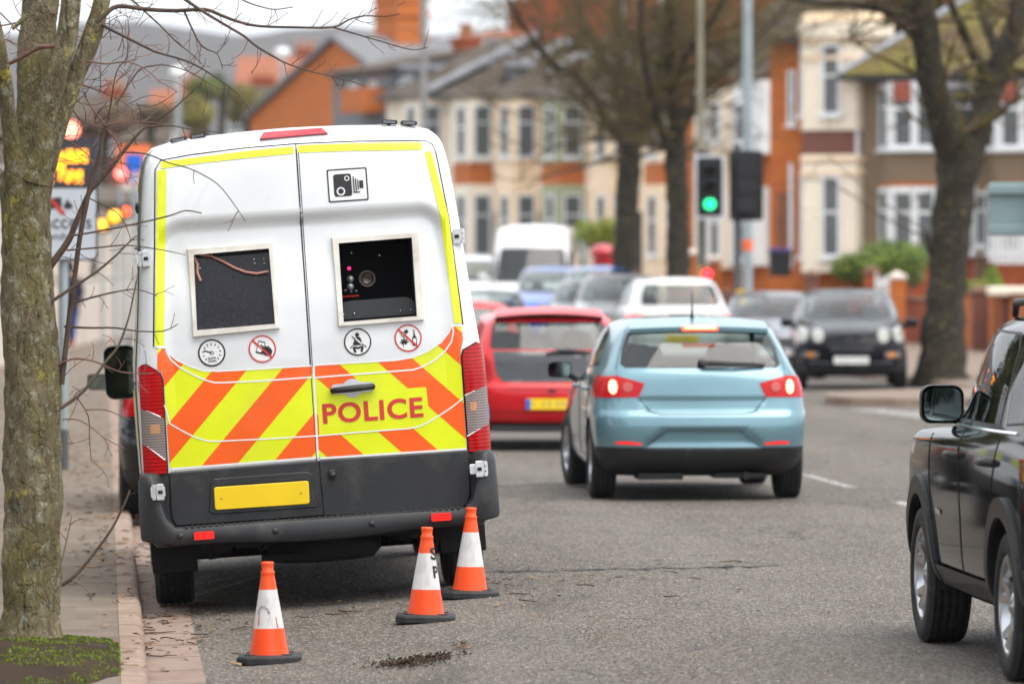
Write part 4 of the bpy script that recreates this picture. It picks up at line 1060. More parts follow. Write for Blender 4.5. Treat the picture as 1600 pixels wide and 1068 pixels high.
def car(name, label, cat, M, pm, rows=HATCH, tops=TOPS, sc=(1, 1, 1), group=None, dent=None, track=.84, axles=(.75, 3.22), wr=.305, ww=.20, spokes=5, rim='alloy', rimm=None,
        rear_win=None, screen=None, side=None, tails=(), heads=(), gl=None, lining=True, tail_m=None, head_m=None, mirrors=True, trim=None, mir=(.98, 2.62), wheel_in=.19, seat=True, extra=None, archm=None, steer=0, tail_y=.6, mirror_back=None, arch_r=None, sub=3):
    root = thing(name, label, cat, M, group)
    soup, ring = shell(rows, tops, sub=sub, dent=dent, sc=sc); bv = bvh_of(soup); S3 = lambda pl, a=0: [(x*sc[a], z*sc[2]) for x, z in pl]
    rear_win = rear_win or [(-.60, 1.045), (.60, 1.045), (.635, 1.075), (.61, 1.2), (.555, 1.32), (.50, 1.345), (-.50, 1.345), (-.555, 1.32), (-.61, 1.2), (-.635, 1.075)]
    screen = screen or [(-.70, 1.0), (.70, 1.0), (.60, 1.32), (.54, 1.375), (-.54, 1.375), (-.60, 1.32)]
    side = side or [[(.66, 1.05), (1.55, 1.02), (1.60, 1.36), (1.1, 1.365), (.90, 1.33)], [(1.66, 1.02), (2.86, .995), (2.30, 1.28), (2.05, 1.355), (1.66, 1.36)]]
    gl = gl or M_glass
    def shrink(p, k=.955):
        cx = sum(a for a, _ in p)/len(p); cz = sum(b for _, b in p)/len(p); return [(cx+(a-cx)*k, cz+(b-cz)*(k-.02)) for a, b in p]
    for nm, poly, ax, fl, a in [('rear_window', rear_win, (0, 2), lambda c, n: n.y < -.1 and c.z > .6, 0), ('windscreen', screen, (0, 2), lambda c, n: n.y > .1, 0)]+[('side_window', p, (1, 2), (lambda s: lambda c, n: n.x*s > .3)(s), 1) for p in side for s in (-1, 1)]:
        pp = S3(poly, a); soup, ins = cut(soup, pp, ax, fl)
        if not ins: continue
        rim_, pane = cut(ins, shrink(pp), ax)
        w = soup_obj(nm, pane, gl, root); soup_obj('window_surround', rim_, M_trim, w)
    if trim:
        soup, ins = cut(soup, S3([(-1.3, -.1), (1.3, -.1), (1.3, trim), (-1.3, trim)]), (0, 2), lambda c, n: abs(n.y) > .30 or c.y < .45*sc[1])
        ym = 2*sc[1]
        for part in ([f for f in ins if f[0][0].y < ym], [f for f in ins if f[0][0].y >= ym]):
            if part: soup_obj('bumper_trim', part, M_trim, root, .006)
    soup = lampset(root, soup, [S3(p) for p in tails], lambda c, n: c.y < tail_y and n.y < .3, tail_m or M_red, 'tail_light')
    soup = lampset(root, soup, [S3(p) for p in heads], lambda c, n: c.y > 2.5 and n.y > -.3, head_m or M_clear, 'headlight')
    for ya in axles: soup, _ = cut(soup, circ(ya, wr, (arch_r or wr*1.13), 26), (1, 2), SIDE)
    bvx = bv
    soup_obj('body', soup, pm, root); floor_obj(ring, root)
    arch_liner(root, (arch_r or wr*1.13)+.01, [(s*(track-.03), y, wr) for s in (1, -1) for y in axles], .3)
    put_wheels(root, [(axles[0], False), (axles[1], True)], track, wr, ww, wheel_in, spokes, rim, rimm, steer)
    if mirrors:
        for s in (-1, 1): mirror_part(root, Vector((s*(mir[2] if len(mir) > 2 else .90*sc[0]+.03), mir[1], mir[0])), s, .095, .065, .12, archm or pm)
    if seat: seats(root, [1.15*sc[1], 2.1*sc[1]], [-.36, .36], .35, .98*sc[2])
    if extra: extra(root, bv, soup)
    return root, bv
def plate(root, bv, cx, cz, sgn, mat, blue=False, w=.52, h=.11, blank=False):
    mb = MB(); p, _ = hit(bv, (cx, sgn*9, cz), (0, -sgn, 0)); y = p.y+sgn*.012
    q = rrect(cx-w/2, cz-h/2, cx+w/2, cz+h/2, .008, 2)
    mb.prism(q, min(y, y-sgn*.03), max(y, y-sgn*.03)); pl = mb.build('number_plate', mat, root)
    if not blank:                                            # the characters are unreadable in the photo: only a faint row of grey strokes
        mb = MB(); r = random.Random(int(cx*1000+cz*77)); x = cx-w*.36
        for k in range(7):
            if k == 4: x += .03
            ww_ = .034; yy = y+sgn*.001
            for (a, b) in ((0, .28), (.5, .72)):
                if r.random() < .8: mb.prism([(x+ww_*a, cz-h*.27), (x+ww_*b, cz-h*.27), (x+ww_*b, cz+h*.27), (x+ww_*a, cz+h*.27)], min(yy, yy-sgn*.002), max(yy, yy-sgn*.002))
            x += .05
        mb.build('plate_strokes', plain('faded_grey', (.30, .27, .2), .5), pl)
    if blue:
        mb = MB(); x0 = cx-sgn*0-w/2; mb.prism([(x0, cz-h/2+.004), (x0+.045, cz-h/2+.004), (x0+.045, cz+h/2-.004), (x0, cz+h/2-.004)], y-.004 if sgn < 0 else y, y if sgn < 0 else y+.004)
        mb.build('plate_band', plain('plate_blue', (.02, .12, .6), .4), pl)
    return pl
def strip(root, bv, polys, sgn, mat, name, off=.006, g=.06):
    mb = MB(); decal(mb, bv, polys, off, sgn, 0, g); return mb.build(name, mat, root)
def seam(root, bv, lines, sgn=-1, r=.004, axis='y', name='gap_crease_line'):
    mb = MB()
    for l in lines: surf_line(mb, bv, l, r, axis, sgn)
    if mb.v: return mb.build(name, M_rub, root)

# --- light blue hatchback, brake lights on
def blue_dent(p):
    if p.y < .6:
        x, z = abs(p.x), p.z
        lim = .50-.9*max(0, z-.46)                           # plate recess in the bumper
        p.y += .030*sstep(.42, .45, z)*(1-sstep(.555, .575, z))*(1-sstep(.29+(.56-z)*1.3, .33+(.56-z)*1.3, x))
        p.y += .012*(1-sstep(.80, .815, z))*sstep(.70, .72, z)*(1-sstep(.42+(z-.7)*.6, .46+(z-.7)*.6, x))
    return p
M_blue = paint('pale_blue_metallic', (.155, .29, .345), .4, .33)
tl = [(-.95, .972), (-.66, .982), (-.452, .925), (-.478, .87), (-.50, .818), (-.95, .812)]
def blue_extra(root, bv, soup):
    seam(root, bv, [[(-.50, .815), (-.45, .75), (-.40, .70), (-.33, .685), (.33, .685), (.40, .70), (.45, .75), (.50, .815)], [(-.66, .985), (-.665, 1.05), (-.62, 1.2), (-.56, 1.34)], [(.66, .985), (.665, 1.05), (.62, 1.2), (.56, 1.34)]])
    seam(root, bv, [[(-.45, .43), (-.40, .47), (-.30, .552), (-.26, .562), (.26, .562), (.30, .552), (.40, .47), (.45, .43)]], -1, .0035)  # dark line drawn along the recess crease, its shade put into colour
    for s in (-1, 1):
        seam(root, bv, [[(1.58, .36), (1.60, .95), (1.6, 1.02)], [(.95, .62), (.80, .95)], [(2.72, .36), (2.78, .7), (2.86, .98)], [(1.0, .34), (2.8, .34)]], s, .004, 'x')
        mb = MB(); q = circ(0, 0, .04, 14, .06); 
        strip(root, bv, [[(s*.70+x*(1 if s < 0 else -1), .90+z) for x, z in circ(0, 0, .032, 16, .056)]], -1, M_hot, 'lit_bulb', .016, .02)
        strip(root, bv, [[(s*.585+x, .90+z) for x, z in circ(0, 0, .04, 16)]], -1, lens_mat('pink_reverse', (.50, .10, .09)), 'round_lens', .014, .02)
        strip(root, bv, [[(s*.69, .452), (s*.49, .445), (s*.48, .460), (s*.60, .474), (s*.68, .470)]], -1, M_refl, 'reflector', .006)
        for yy in (2.0, 1.05):
            mb = MB(); h, _ = hit(bv, (s*9, yy, .86), (-s, 0, 0)); mb.tube([(h.x-s*.01, yy-.09, .865), (h.x+s*.028, yy-.06, .868), (h.x+s*.028, yy+.06, .868), (h.x-s*.01, yy+.09, .865)], .014, 8); mb.build('door_handle', M_blue, root)
    mb = MB()                                                # roof spoiler lip
    def sp(u, v):
        x = (u-.5)*1.10; bow = .10*(x/.55)**2; y0 = .30+bow; yy = y0+.30*v; zz = 1.378-.018*(x/.55)**2+.062*math.sin(min(1, v)*1.35)-.01
        return (x, yy, zz)
    mb.grid(25, 7, sp); mb.f = [f for f in mb.f]; n0 = len(mb.v)
    mb.add([(x, y+.004, z-.035) for x, y, z in [sp(i/24, 0) for i in range(25)]]+[(x, y+.10, z-.05) for x, y, z in [sp(i/24, 0) for i in range(25)]], [[i, i+1, 26+i, 25+i] for i in range(24)], 0, True)
    mb.add([sp(i/24, 0) for i in range(25)]+[(sp(i/24, 0)[0], sp(i/24, 0)[1]+.004, sp(i/24, 0)[2]-.035) for i in range(25)], [[i+1, i, 25+i, 26+i] for i in range(24)], 0, True)
    o = mb.build('roof_spoiler', M_blue, root)
    mb = MB(); mb.prism(rrect(-.14, 1.338, .14, 1.378, .012, 3), .275, .33); b = mb.build('high_brake_light', M_redlit, root)
    mb = MB(); mb.prism(rrect(-.125, 1.352, .125, 1.374, .008, 3), .268, .277); mb.build('lit_bulb', M_hot, b)
    mb = MB(); p, _ = hit(bv, (.0, -9, 1.07), (0, 1, 0)); p2, _ = hit(bv, (.48, -9, 1.075), (0, 1, 0))
    mb.tube([(.0, p.y-.035, 1.075), (.04, p.y-.045, 1.085), (.25, p.y-.038, 1.078), (.50, p2.y-.03, 1.07)], [.022, .022, .018, .014], 8); mb.lathe([(0, .04), (.03, .035), (.034, 0)], 14, 0, TR(.0, p.y, 1.085, 0, 0, R(90)))
    mb.build('rear_wiper', M_trim, root)
    mb = MB(); mb.tube([(-.03, .62, 1.43), (-.032, .60, 1.46)], [.02, .012], 8); mb.tube([(-.032, .60, 1.46), (-.035, .56, 1.54), (-.04, .52, 1.645)], [.009, .006, .003], 6); mb.build('aerial', M_trim, root)
    mb = MB(); mb.tube([(.35, .1, .2), (.35, .5, .22)], .03, 10); mb.box((-.5, .12, .17), (-.15, .6, .22)); mb.box((.1, .15, .18), (.5, .55, .22)); mb.tube([(-.6, .76, .28), (.6, .76, .28)], .045, 8); mb.build('exhaust', M_dark, root)
    mb = MB(); mb.grid(24, 3, lambda u, v: (-.70+1.4*u, 2.78-.25*(1-(2*u-1)**2)*0+.0, .86+.12*v)); mb.box((-.72, 2.55, .72), (.72, 3.0, .98), 0, None, .03); mb.lathe([(.165, -.012), (.18, 0), (.165, .012), (.15, 0), (.165, -.012)], 20, 0, TR(.36, 2.38, .93, 0, 0, R(-65))); mb.build('dashboard', M_cabin, root)
psi = .068; MB_ = Matrix.Translation((1.452, 45.35, G(1.45, 45.3))) @ Matrix.Rotation(psi, 4, 'Z') @ Matrix.Translation((0, -.75, 0))
blue, _ = car('hatchback_car', 'pale metallic blue hatchback driving away with its brake lights lit', 'car', MB_, M_blue, dent=blue_dent, tails=[tl, mx(tl)], trim=.425, extra=blue_extra, tail_m=lens_mat('blue_car_tail', (.45, .003, .005), .03, (.9, .02, .01)), steer=R(4), sub=4, archm=M_trim)

# --- red hatchback ahead
M_redc = paint('red_paint', (.60, .004, .010), .0, .3, 0, .8)
RED = [list(r) for r in HATCH]
RED = [(z, yr+(0.02 if z > .7 else 0)-(.0 if z < 1.0 else .06*sstep(1.0, 1.35, z)), yf, wr+(.012*sstep(1.0, 1.4, z)), wm+.012*sstep(1.0, 1.4, z), wf, rr*1.15, rf, br, bf) for z, yr, yf, wr, wm, wf, rr, rf, br, bf in HATCH]
def red_extra(root, bv, soup):
    strip(root, bv, [[(-.58, 1.0), (.58, 1.0), (.55, .78), (.48, .69), (-.48, .69), (-.55, .78)]], -1, plain('black_gloss', (.02, .021, .026), .15, coat=1), 'tailgate_panel', .006)
    plate(root, bv, .0, .475, -1, M_plateY, True)
    seam(root, bv, [[(-.50, .69), (-.47, .62), (.47, .62), (.50, .69)], [(-.7, .40), (.7, .40)]])
    mb = MB(); p, _ = hit(bv, (.2, -9, 1.0), (0, 1, 0)); mb.tube([(.45, p.y-.03, .985), (.1, p.y-.04, 1.0), (-.05, p.y-.035, .965)], [.014, .02, .02], 8); mb.build('rear_wiper', M_trim, root)
    mb = MB(); mb.grid(21, 5, lambda u, v: ((u-.5)*1.08, .30+.13*(2*u-1)**2+.26*v, 1.370-.035*(2*u-1)**2+.07*math.sin(v*1.3))); mb.grid(21, 3, lambda u, v: ((u-.5)*1.08, .30+.13*(2*u-1)**2+.09*v, 1.370-.035*(2*u-1)**2-.045*v)); mb.build('roof_spoiler', M_redc, root)
    mb = MB(); mb.prism(rrect(-.035, .600, .035, .625, .008, 2), -.02, .03); mb.build('boot_button', M_trim, root)
    mb = MB(); mb.box((-.6, .1, .2), (.6, .6, .26)); mb.box((-.72, 2.5, .72), (.72, 3.0, .98), 0, None, .03); mb.build('dashboard', M_cabin, root)
rl = [(-.95, .98), (-.66, .99), (-.60, .93), (-.58, .74), (-.62, .70), (-.95, .72)]
X0 = (853-800)*57.4/FPX
red, _ = car('hatchback_car', 'bright red hatchback with black tailgate panel ahead of the pale blue hatchback', 'car', Matrix.Translation((X0+.01, 57.3, G(X0, 57.4))) @ Matrix.Rotation(.06, 4, 'Z') @ Matrix.Translation((0, -.75, 0)), M_redc, rows=RED, sc=(1, 1, .965), tails=[rl, mx(rl)],
             rear_win=[(-.58, 1.05), (.58, 1.05), (.605, 1.08), (.57, 1.28), (.53, 1.33), (-.53, 1.33), (-.57, 1.28), (-.605, 1.08)], trim=.30, extra=red_extra, archm=M_trim)

# --- dark compact SUV at the right edge
SUVR = [(.30, .16, 4.06, .78, .80, .76, .18, .25, .06, .12), (.38, .04, 4.18, .85, .86, .83, .2, .3, .06, .16), (.50, .0, 4.23, .878, .885, .86, .2, .32, .06, .2), (.70, .0, 4.24, .888, .895, .872, .2, .32, .06, .2), (.90, .01, 4.22, .892, .902, .872, .2, .32, .06, .2),
        (1.02, .025, 4.16, .885, .90, .862, .2, .3, .06, .2), (1.07, .035, 4.06, .875, .893, .845, .19, .3, .06, .2), (1.105, .045, 3.70, .86, .882, .82, .18, .3, .06, .22), (1.14, .06, 3.24, .842, .866, .79, .18, .3, .06, .22), (1.18, .08, 3.08, .828, .852, .77, .18, .3, .06, .2),
        (1.36, .14, 2.86, .80, .82, .745, .17, .28, .06, .18), (1.54, .21, 2.62, .755, .775, .71, .16, .26, .06, .16), (1.63, .25, 2.46, .72, .74, .675, .16, .24, .06, .14), (1.675, .30, 2.32, .67, .69, .62, .16, .22, .06, .14)]
M_suv = paint('dark_metallic', (.007, .0068, .007), .0, .06, 0, 0, .012)
def suv_extra(root, bv, soup):
    for s in (-1, 1):
        for ya in (.80, 3.37):                               # wheel-arch cladding as raised bands, sill cladding
            mb = MB()
            o = circ(ya, .36, .475, 30, .495, R(-2), R(182)); i = circ(ya, .36, .402, 30, .402, R(-2), R(182))
            qs = [[o[k], o[k+1], i[k+1], i[k]] for k in range(len(o)-1)]
            for q in qs:
                vs = []
                for (y, z) in q:
                    h, _ = hit(bv, (s*9, y, max(z, .31)), (-s, 0, 0)); vs.append((h.x+s*.022, y, z) if h else None)
                if None in vs: continue
                mb.add(vs, [[0, 1, 2, 3] if s > 0 else [3, 2, 1, 0]], 0, True)
                for e0, e1 in ((0, 1), (3, 2)):
                    a, b = Vector(vs[e0]), Vector(vs[e1]); mb.add([a, b, b-Vector((s*.05, 0, 0)), a-Vector((s*.05, 0, 0))], [[0, 1, 2, 3]], 0, True)
            mb.build('arch_cladding', M_trim, root)
        mb = MB(); decal(mb, bv, [[(1.22, .325), (2.95, .325), (2.95, .43), (1.22, .43)]], .016, s, 0, .1, 'x'); mb.build('sill_cladding', M_trim, root)
        seam(root, bv, [[(2.02, .36), (2.03, .7), (2.05, 1.12)], [(2.93, .40), (3.02, .8), (3.04, 1.08)], [(1.14, .80), (1.02, 1.0), (.98, 1.12)]], s, .0045, 'x')
        mb = MB(); surf_line(mb, bv, [(.62, 1.155), (2.86, 1.135)], .009, 'x', s, off=.004); mb.build('window_ledge', M_chrome, root)
        for yy in (2.18, 1.18):
            mb = MB(); h, _ = hit(bv, (s*9, yy, 1.0), (-s, 0, 0)); mb.tube([(h.x-s*.02, yy-.10, 1.0), (h.x+s*.030, yy-.07, 1.003), (h.x+s*.034, yy+.06, 1.003), (h.x-s*.02, yy+.10, 1.0)], .019, 8); mb.build('door_handle', M_trim, root)
        mb = MB(); mb.tube([(s*.60, .55, 1.69), (s*.625, .65, 1.75), (s*.63, 1.4, 1.765), (s*.62, 2.0, 1.75), (s*.60, 2.15, 1.69)], [.018, .02, .02, .02, .018], 8); mb.build('roof_rail', M_trim, root)
        mb = MB(); decal(mb, bv, [[(2.64, .685), (2.80, .69), (2.80, .715), (2.64, .71)]], .006, s, 0, .2, 'x'); mb.build('badge', M_chrome, root)
    mb = MB(); mb.box((-.74, 2.75, .85), (.74, 3.2, 1.12), 0, None, .03); mb.lathe([(.17, -.012), (.185, 0), (.17, .012), (.155, 0), (.17, -.012)], 20, 0, TR(.38, 2.5, 1.08, 0, 0, R(-65))); mb.build('dashboard', M_cabin, root)
ax0 = Vector((2.296+.885, 26.62, 0)); suv_yaw = .084
MS = Matrix.Translation((ax0.x, ax0.y, G(2.3, 26.6))) @ Matrix.Rotation(suv_yaw, 4, 'Z') @ Matrix.Translation((0, -.80, 0))
suv, sbv = car('suv_car', 'glossy black compact SUV with roof rails and silver alloys, nearest car to the camera', 'car', MS, M_suv, rows=SUVR, tops=[(.88, .95, 1.694), (.6, .88, 1.707), (.3, .84, 1.714), (0, .82, 1.717)], track=.885, axles=(.80, 3.37), wr=.348, ww=.225, spokes=5, rim='split', wheel_in=.235,
    rear_win=[(-.62, 1.15), (.62, 1.15), (.55, 1.5), (-.55, 1.5)], screen=[(-.72, 1.17), (.72, 1.17), (.60, 1.56), (-.60, 1.56)], gl=glass('suv_glass', (.10, .115, .11), .9),
    side=[[(2.09, 1.16), (3.0, 1.145), (2.55, 1.54), (2.42, 1.61), (2.07, 1.62)], [(1.02, 1.165), (2.03, 1.16), (2.01, 1.62), (1.10, 1.62), (1.0, 1.54)], [(.50, 1.2), (.94, 1.18), (.93, 1.60), (.60, 1.55)]],
    tails=[[(-1.0, 1.0), (-.72, 1.0), (-.72, .74), (-1.0, .74)], [(1.0, 1.0), (1.0, .74), (.72, .74), (.72, 1.0)]], heads=[circ(-.62, .93, .11, 18), circ(.62, .93, .11, 18)], mirrors=False, trim=.55, extra=suv_extra, arch_r=.40, sub=4, tail_y=.22)
mI = MS.inverted() @ P(1473, 631, 28.45)
mirror_part(suv, mI, -1, .107, .094, .12, M_trim); mirror_part(suv, Vector((-mI.x, mI.y, mI.z)), 1, .107, .094, .12, M_trim)

# --- cars facing the camera and the rest of the queue
def front_bits(root, bv, pm, grille, lowg, pl=True, kind='round'):
    strip(root, bv, [grille], 1, M_trim, 'grille', .006); strip(root, bv, [lowg], 1, M_trim, 'lower_grille', .006)
    if pl: plate(root, bv, 0, .44, 1, M_plateW, w=.52)
    mb = MB(); mb.box((-.72, 2.45, .72), (.72, 2.95, .98), 0, None, .03); mb.build('dashboard', M_cabin, root)
    seam(root, bv, [[(-.78, .78), (-.3, .70), (.3, .70), (.78, .78)]], 1)
    for s in (-1, 1): seam(root, bv, [[(1.58, .36), (1.6, 1.0)], [(2.72, .36), (2.86, .98)]], s, .004, 'x')
def faceM(px, Y, z=None, yaw=math.pi-.03, L=4.05):           # origin so that the nose stands at depth Y
    X = (px-800)*Y/FPX
    return Matrix.Translation((X, Y, zdrop(Y)+.02 if z is None else z)) @ Matrix.Rotation(yaw, 4, 'Z') @ Matrix.Translation((0, -L, 0))
M_smart = paint('black_blue', (.006, .0062, .010), .0, .08, 0, 0, .02)
def smart_extra(root, bv, soup):
    front_bits(root, bv, M_smart, [(-.36, .66), (.36, .66), (.30, .56), (-.30, .56)], [(-.66, .36), (.66, .36), (.6, .25), (-.6, .25)])
    for s in (-1, 1):
        strip(root, bv, [rrect(s*.62-.14, .475, s*.62+.12, .565, .04, 3)], 1, M_clear, 'fog_lamp', .008); strip(root, bv, [rrect(s*.60-.05, .49, s*.60+.05, .55, .02, 2)], 1, M_amber, 'indicator', .012)
        strip(root, bv, [[(s*.30, .385), (s*.62, .40), (s*.62, .43), (s*.30, .405)]], 1, plain('silver_trim', (.2, .22, .25), .35, .5), 'bumper_insert', .008)
    mb = MB(); mb.tube([(0, 2.0, 1.44), (0, 1.95, 1.6)], .006, 6); mb.build('aerial', M_trim, root)
hl = lambda s: [circ(s*.725, .80, .10, 20, .115), circ(s*.485, .785, .088, 18, .10)]
M_headl = lens_mat('headlamp', (.36, .36, .33))
smart, _ = car('compact_car', 'black compact car with twin round headlights parked beside the large tree trunk', 'car', faceM(1331, 84.0, yaw=math.pi-.028, L=4.05), M_smart, tails=[], heads=hl(-1)+hl(1), head_m=M_headl, trim=.30, extra=smart_extra, sc=(1.0, .95, 1.02))
def simple_front(pm):
    def f(root, bv, soup): front_bits(root, bv, pm, [(-.40, .68), (.40, .68), (.34, .58), (-.34, .58)], [(-.6, .36), (.6, .36), (.55, .27), (-.55, .27)])
    return f
hs_ = [[(-.80, .82), (-.46, .74), (-.48, .66), (-.80, .70)], [(.80, .82), (.80, .70), (.48, .66), (.46, .74)]]
def front_car(nm, label, px, Y, pm, group=None, sc=(1, 1, 1), yaw=math.pi-.02, cat='car'):
    return car(nm, label, cat, faceM(px, Y, yaw=yaw, L=4.05*sc[1]), pm, heads=hs_, head_m=M_headl, trim=.28, extra=simple_front(pm), sc=sc, group=group, sub=2)
gq = 'cars queueing and parked along the far right side of the street'
M_silver = paint('silver_paint', (.36, .37, .39), .6, .35); M_slate = paint('slate_paint', (.20, .21, .24), .5, .35); M_bright = paint('bright_blue_paint', (.008, .12, .60), .1, .3); M_skyb = paint('sky_blue_paint', (.07, .24, .62), .3, .3); M_whitec = paint('white_car_paint', (.74, .74, .74), 0, .3); M_blk = paint('black_paint', (.010, .010, .011), .0, .3, 0, .6, .05)
front_car('compact_car', 'grey car parked close behind the black car with twin round headlights', 1212, 91.5, M_slate, gq, (1, 1, .97), math.pi-.03)
front_car('compact_car', 'silver car in the oncoming row between the red hatchback and the white estate car', 968, 101, M_silver, gq, (1, 1.02, 1.13))
front_car('compact_car', 'dark grey car just behind the silver oncoming car', 922, 107, M_slate, gq, (.96, 1, 1.04))
front_car('compact_car', 'pale blue-roofed car parked below the red pillar box', 940, 113.5, M_skyb, gq, (1.05, 1, 1.19))
front_car('compact_car', 'bright blue car parked in front of the tall white delivery van', 864, 115.5, M_bright, gq, (1.0, 1, 1.17))
front_car('compact_car', 'white car far down the street to the left of the tall white delivery van', 737, 128, M_whitec, gq, (1.05, 1.05, 1.3))
front_car('compact_car', 'dark car in the distance just above the red hatchback roof', 748, 101, M_blk, gq, (1, 1, .93))
# red car ahead of the red hatchback, mostly hidden
r2, _ = car('hatchback_car', 'second red car further ahead, half hidden behind the police van and the red hatchback', 'car', Matrix.Translation(((722-800)*74/FPX, 73, zdrop(73)+.02)) @ Matrix.Rotation(.06, 4, 'Z'), M_redc, sc=(1, 1, .96), tails=[rl, mx(rl)], trim=.3, sub=2)
# white estate, seen from behind with tail lamps
def est_extra(root, bv, soup):
    plate(root, bv, 0, .66, -1, M_plateY); seam(root, bv, [[(-.66, .98), (-.6, .55), (.6, .55), (.66, .98)]])
    mb = MB(); mb.prism(rrect(-.13, 1.37, .13, 1.395, .01, 2), .36, .46); mb.build('high_brake_light', M_red, root)
el = [(-.95, .90), (-.70, .91), (-.40, .865), (-.40, .82), (-.95, .80)]
EST = [(z, yr*.8, yf+.3, a, b, c, d, e, f_, g) for z, yr, yf, a, b, c, d, e, f_, g in HATCH]
est, _ = car('estate_car', 'white estate car with red tail lights waiting below the green traffic light', 'car', Matrix.Translation(((1063-800)*93/FPX, 92, zdrop(92)+.02)) @ Matrix.Rotation(.10, 4, 'Z'), M_whitec, rows=EST, tails=[el, mx(el)], trim=.34, extra=est_extra, sc=(1.02, 1, 1.14), group=gq, tail_m=lens_mat('est_tail', (.75, .02, .02), .7, (1, .05, .04)), sub=2)
# dark hatchback parked nose to the police van on the near side
Mdk = paint('dark_hatch_paint', (.012, .013, .015), .0, .3, 0, .6, .05)
kk = 43.6
dk, _ = car('parked_car', 'dark car parked against the left kerb in front of the police van', 'car', Matrix.Translation((kx(kk)+.76, kk, G(kx(kk)+.9, kk))) @ Matrix.Rotation(math.atan(.072), 4, 'Z'), Mdk, tails=[tl, mx(tl)], trim=.4, mir=(1.02, 2.55, 1.0))
# tall white delivery van
VR = [(.30, .1, 5.2, .9, .95, .8, .1, .3, .03, .25), (.45, 0, 5.42, .96, .99, .88, .1, .36, .03, .28), (.80, 0, 5.46, .99, 1.0, .92, .1, .4, .03, .3), (1.05, 0, 5.30, .99, 1.0, .90, .1, .4, .03, .28), (1.25, 0, 4.95, .99, .99, .88, .1, .4, .03, .26), (1.35, .0, 4.78, .98, .98, .87, .1, .4, .03, .25),
      (1.75, .02, 4.42, .95, .95, .85, .1, .36, .03, .22), (2.15, .05, 4.05, .91, .91, .80, .11, .33, .03, .2), (2.40, .07, 3.65, .88, .88, .74, .12, .3, .04, .2), (2.50, .1, 3.4, .85, .85, .70, .14, .28, .05, .2)]
def wv_extra(root, bv, soup):
    front_bits(root, bv, M_whitec, [(-.5, .98), (.5, .98), (.42, .80), (-.42, .80)], [(-.8, .56), (.8, .56), (.75, .42), (-.75, .42)])
wv, _ = car('delivery_van', 'tall white delivery van facing the camera below the cream terrace', 'van', faceM(829, 122, L=5.46), M_whitec, rows=VR, tops=[(.86, .97, 2.545), (.6, .93, 2.57), (.3, .9, 2.58), (0, .88, 2.585)], track=.94, axles=(1.0, 4.4), wr=.34, ww=.22,
    rear_win=[(-.1, 1.5), (-.09, 1.5), (-.09, 1.51)], screen=[(-.80, 1.33), (.80, 1.33), (.70, 2.02), (.62, 2.08), (-.62, 2.08), (-.70, 2.02)], side=[[(3.55, 1.32), (4.45, 1.30), (4.2, 1.7), (3.9, 1.98), (3.55, 2.0)]], heads=[[(-.9, 1.05), (-.58, 1.0), (-.58, .82), (-.9, .85)], [(.9, 1.05), (.9, .85), (.58, .82), (.58, 1.0)]],
    head_m=M_headl, mirrors=True, mir=(1.45, 4.55, 1.06), trim=.5, extra=wv_extra, seat=False, group=gq, sub=3)

# ------------------------------------------------------------------ traffic cones
def cone_mat(name, smear):
    n = N(name); sp = n.new('ShaderNodeSeparateXYZ'); n.lk(n.co.outputs['Object'], sp.inputs[0]); z = sp.outputs[2]
    wb = n.math('ADD', z, n.math('MULTIPLY', n.math('SUBTRACT', n.noise(3, 3), .5), .012))
    m = n.math('MULTIPLY', n.rng(wb, .176, .178), n.rng(wb, .376, .378, 1, 0))
    white = n.mix(n.rng(n.noise(22, 6, .7, stretch=(1, 1, .3)), .5, .75, 0, smear), (.68, .66, .65), (.20, .18, .17))
    org = n.mix(n.rng(n.noise(9, 5, .7), .45, .75, 0, .6), (.95, .075, .004), (.62, .13, .03))
    n.set(col=n.mix(m, org, white), rough=.42); n.bump(n.noise(60, 3), .08, .003); return n.m
M_cone = cone_mat('cone_plastic', .45); M_conebase = plain('cone_base_rubber', (.018, .02, .023), .7, var=.3, bump=.2, dirt=((.09, .08, .07), .5))
def cone(M, label, marks=None):
    root = thing('traffic_cone', label, 'traffic cone', M, 'orange and white cones behind the van')
    mb = MB(); prof = [(.103, .040), (.100, .055), (.034, .455), (.036, .462), (.036, .470), (.029, .476), (.031, .505), (.033, .512), (.030, .520), (.024, .521), (.022, .50)]
    dense = []
    for (a, b), (c, d) in zip(prof, prof[1:]):
        k = 24 if d-b > .2 else 1
        dense += [(a+(c-a)*i/k, b+(d-b)*i/k) for i in range(k)]
    mb.lathe(dense+[prof[-1]], 36); mb.build('cone_body', M_cone, root)
    mb = MB(); oct_ = []
    for sx, sy in ((1, 1), (-1, 1), (-1, -1), (1, -1)):
        oct_ += [(sx*.165, sy*.11), (sx*.11, sy*.165)] if sx*sy > 0 else [(sx*.11, sy*.165), (sx*.165, sy*.11)]
    m = len(oct_); L = [(1.0, .0), (1.0, .028), (.96, .038), (.70, .042)]
    mb.add([(x*f, y*f, z) for f, z in L for x, y in oct_], [[k*m+i, k*m+(i+1) % m, (k+1)*m+(i+1) % m, (k+1)*m+i] for k in range(3) for i in range(m)]+[[3*m+i for i in range(m)], [i for i in range(m)][::-1]])
    for k in range(4):
        a = math.pi/4+k*math.pi/2; mb.box((-.02, -.02, .038), (.02, .02, .046), 0, TR(.135*math.cos(a), .135*math.sin(a), 0, a))
    mb.build('cone_base', M_conebase, root)
    if marks: marks(root)
    return root
def cone_wrap(polys, a0, zc, off=.0015, rot_=0):
    mb = MB()
    for p in polys:
        for q in (gridcut(p, .01)):
            vs = []
            for u, z in q:
                zz = zc+z; r = .100+(.034-.100)*(zz-.055)/.40+off; a = a0+u/r; vs.append((r*math.cos(a), r*math.sin(a), zz))
            mb.add(vs, [list(range(len(vs)))], 0, True)
    return mb
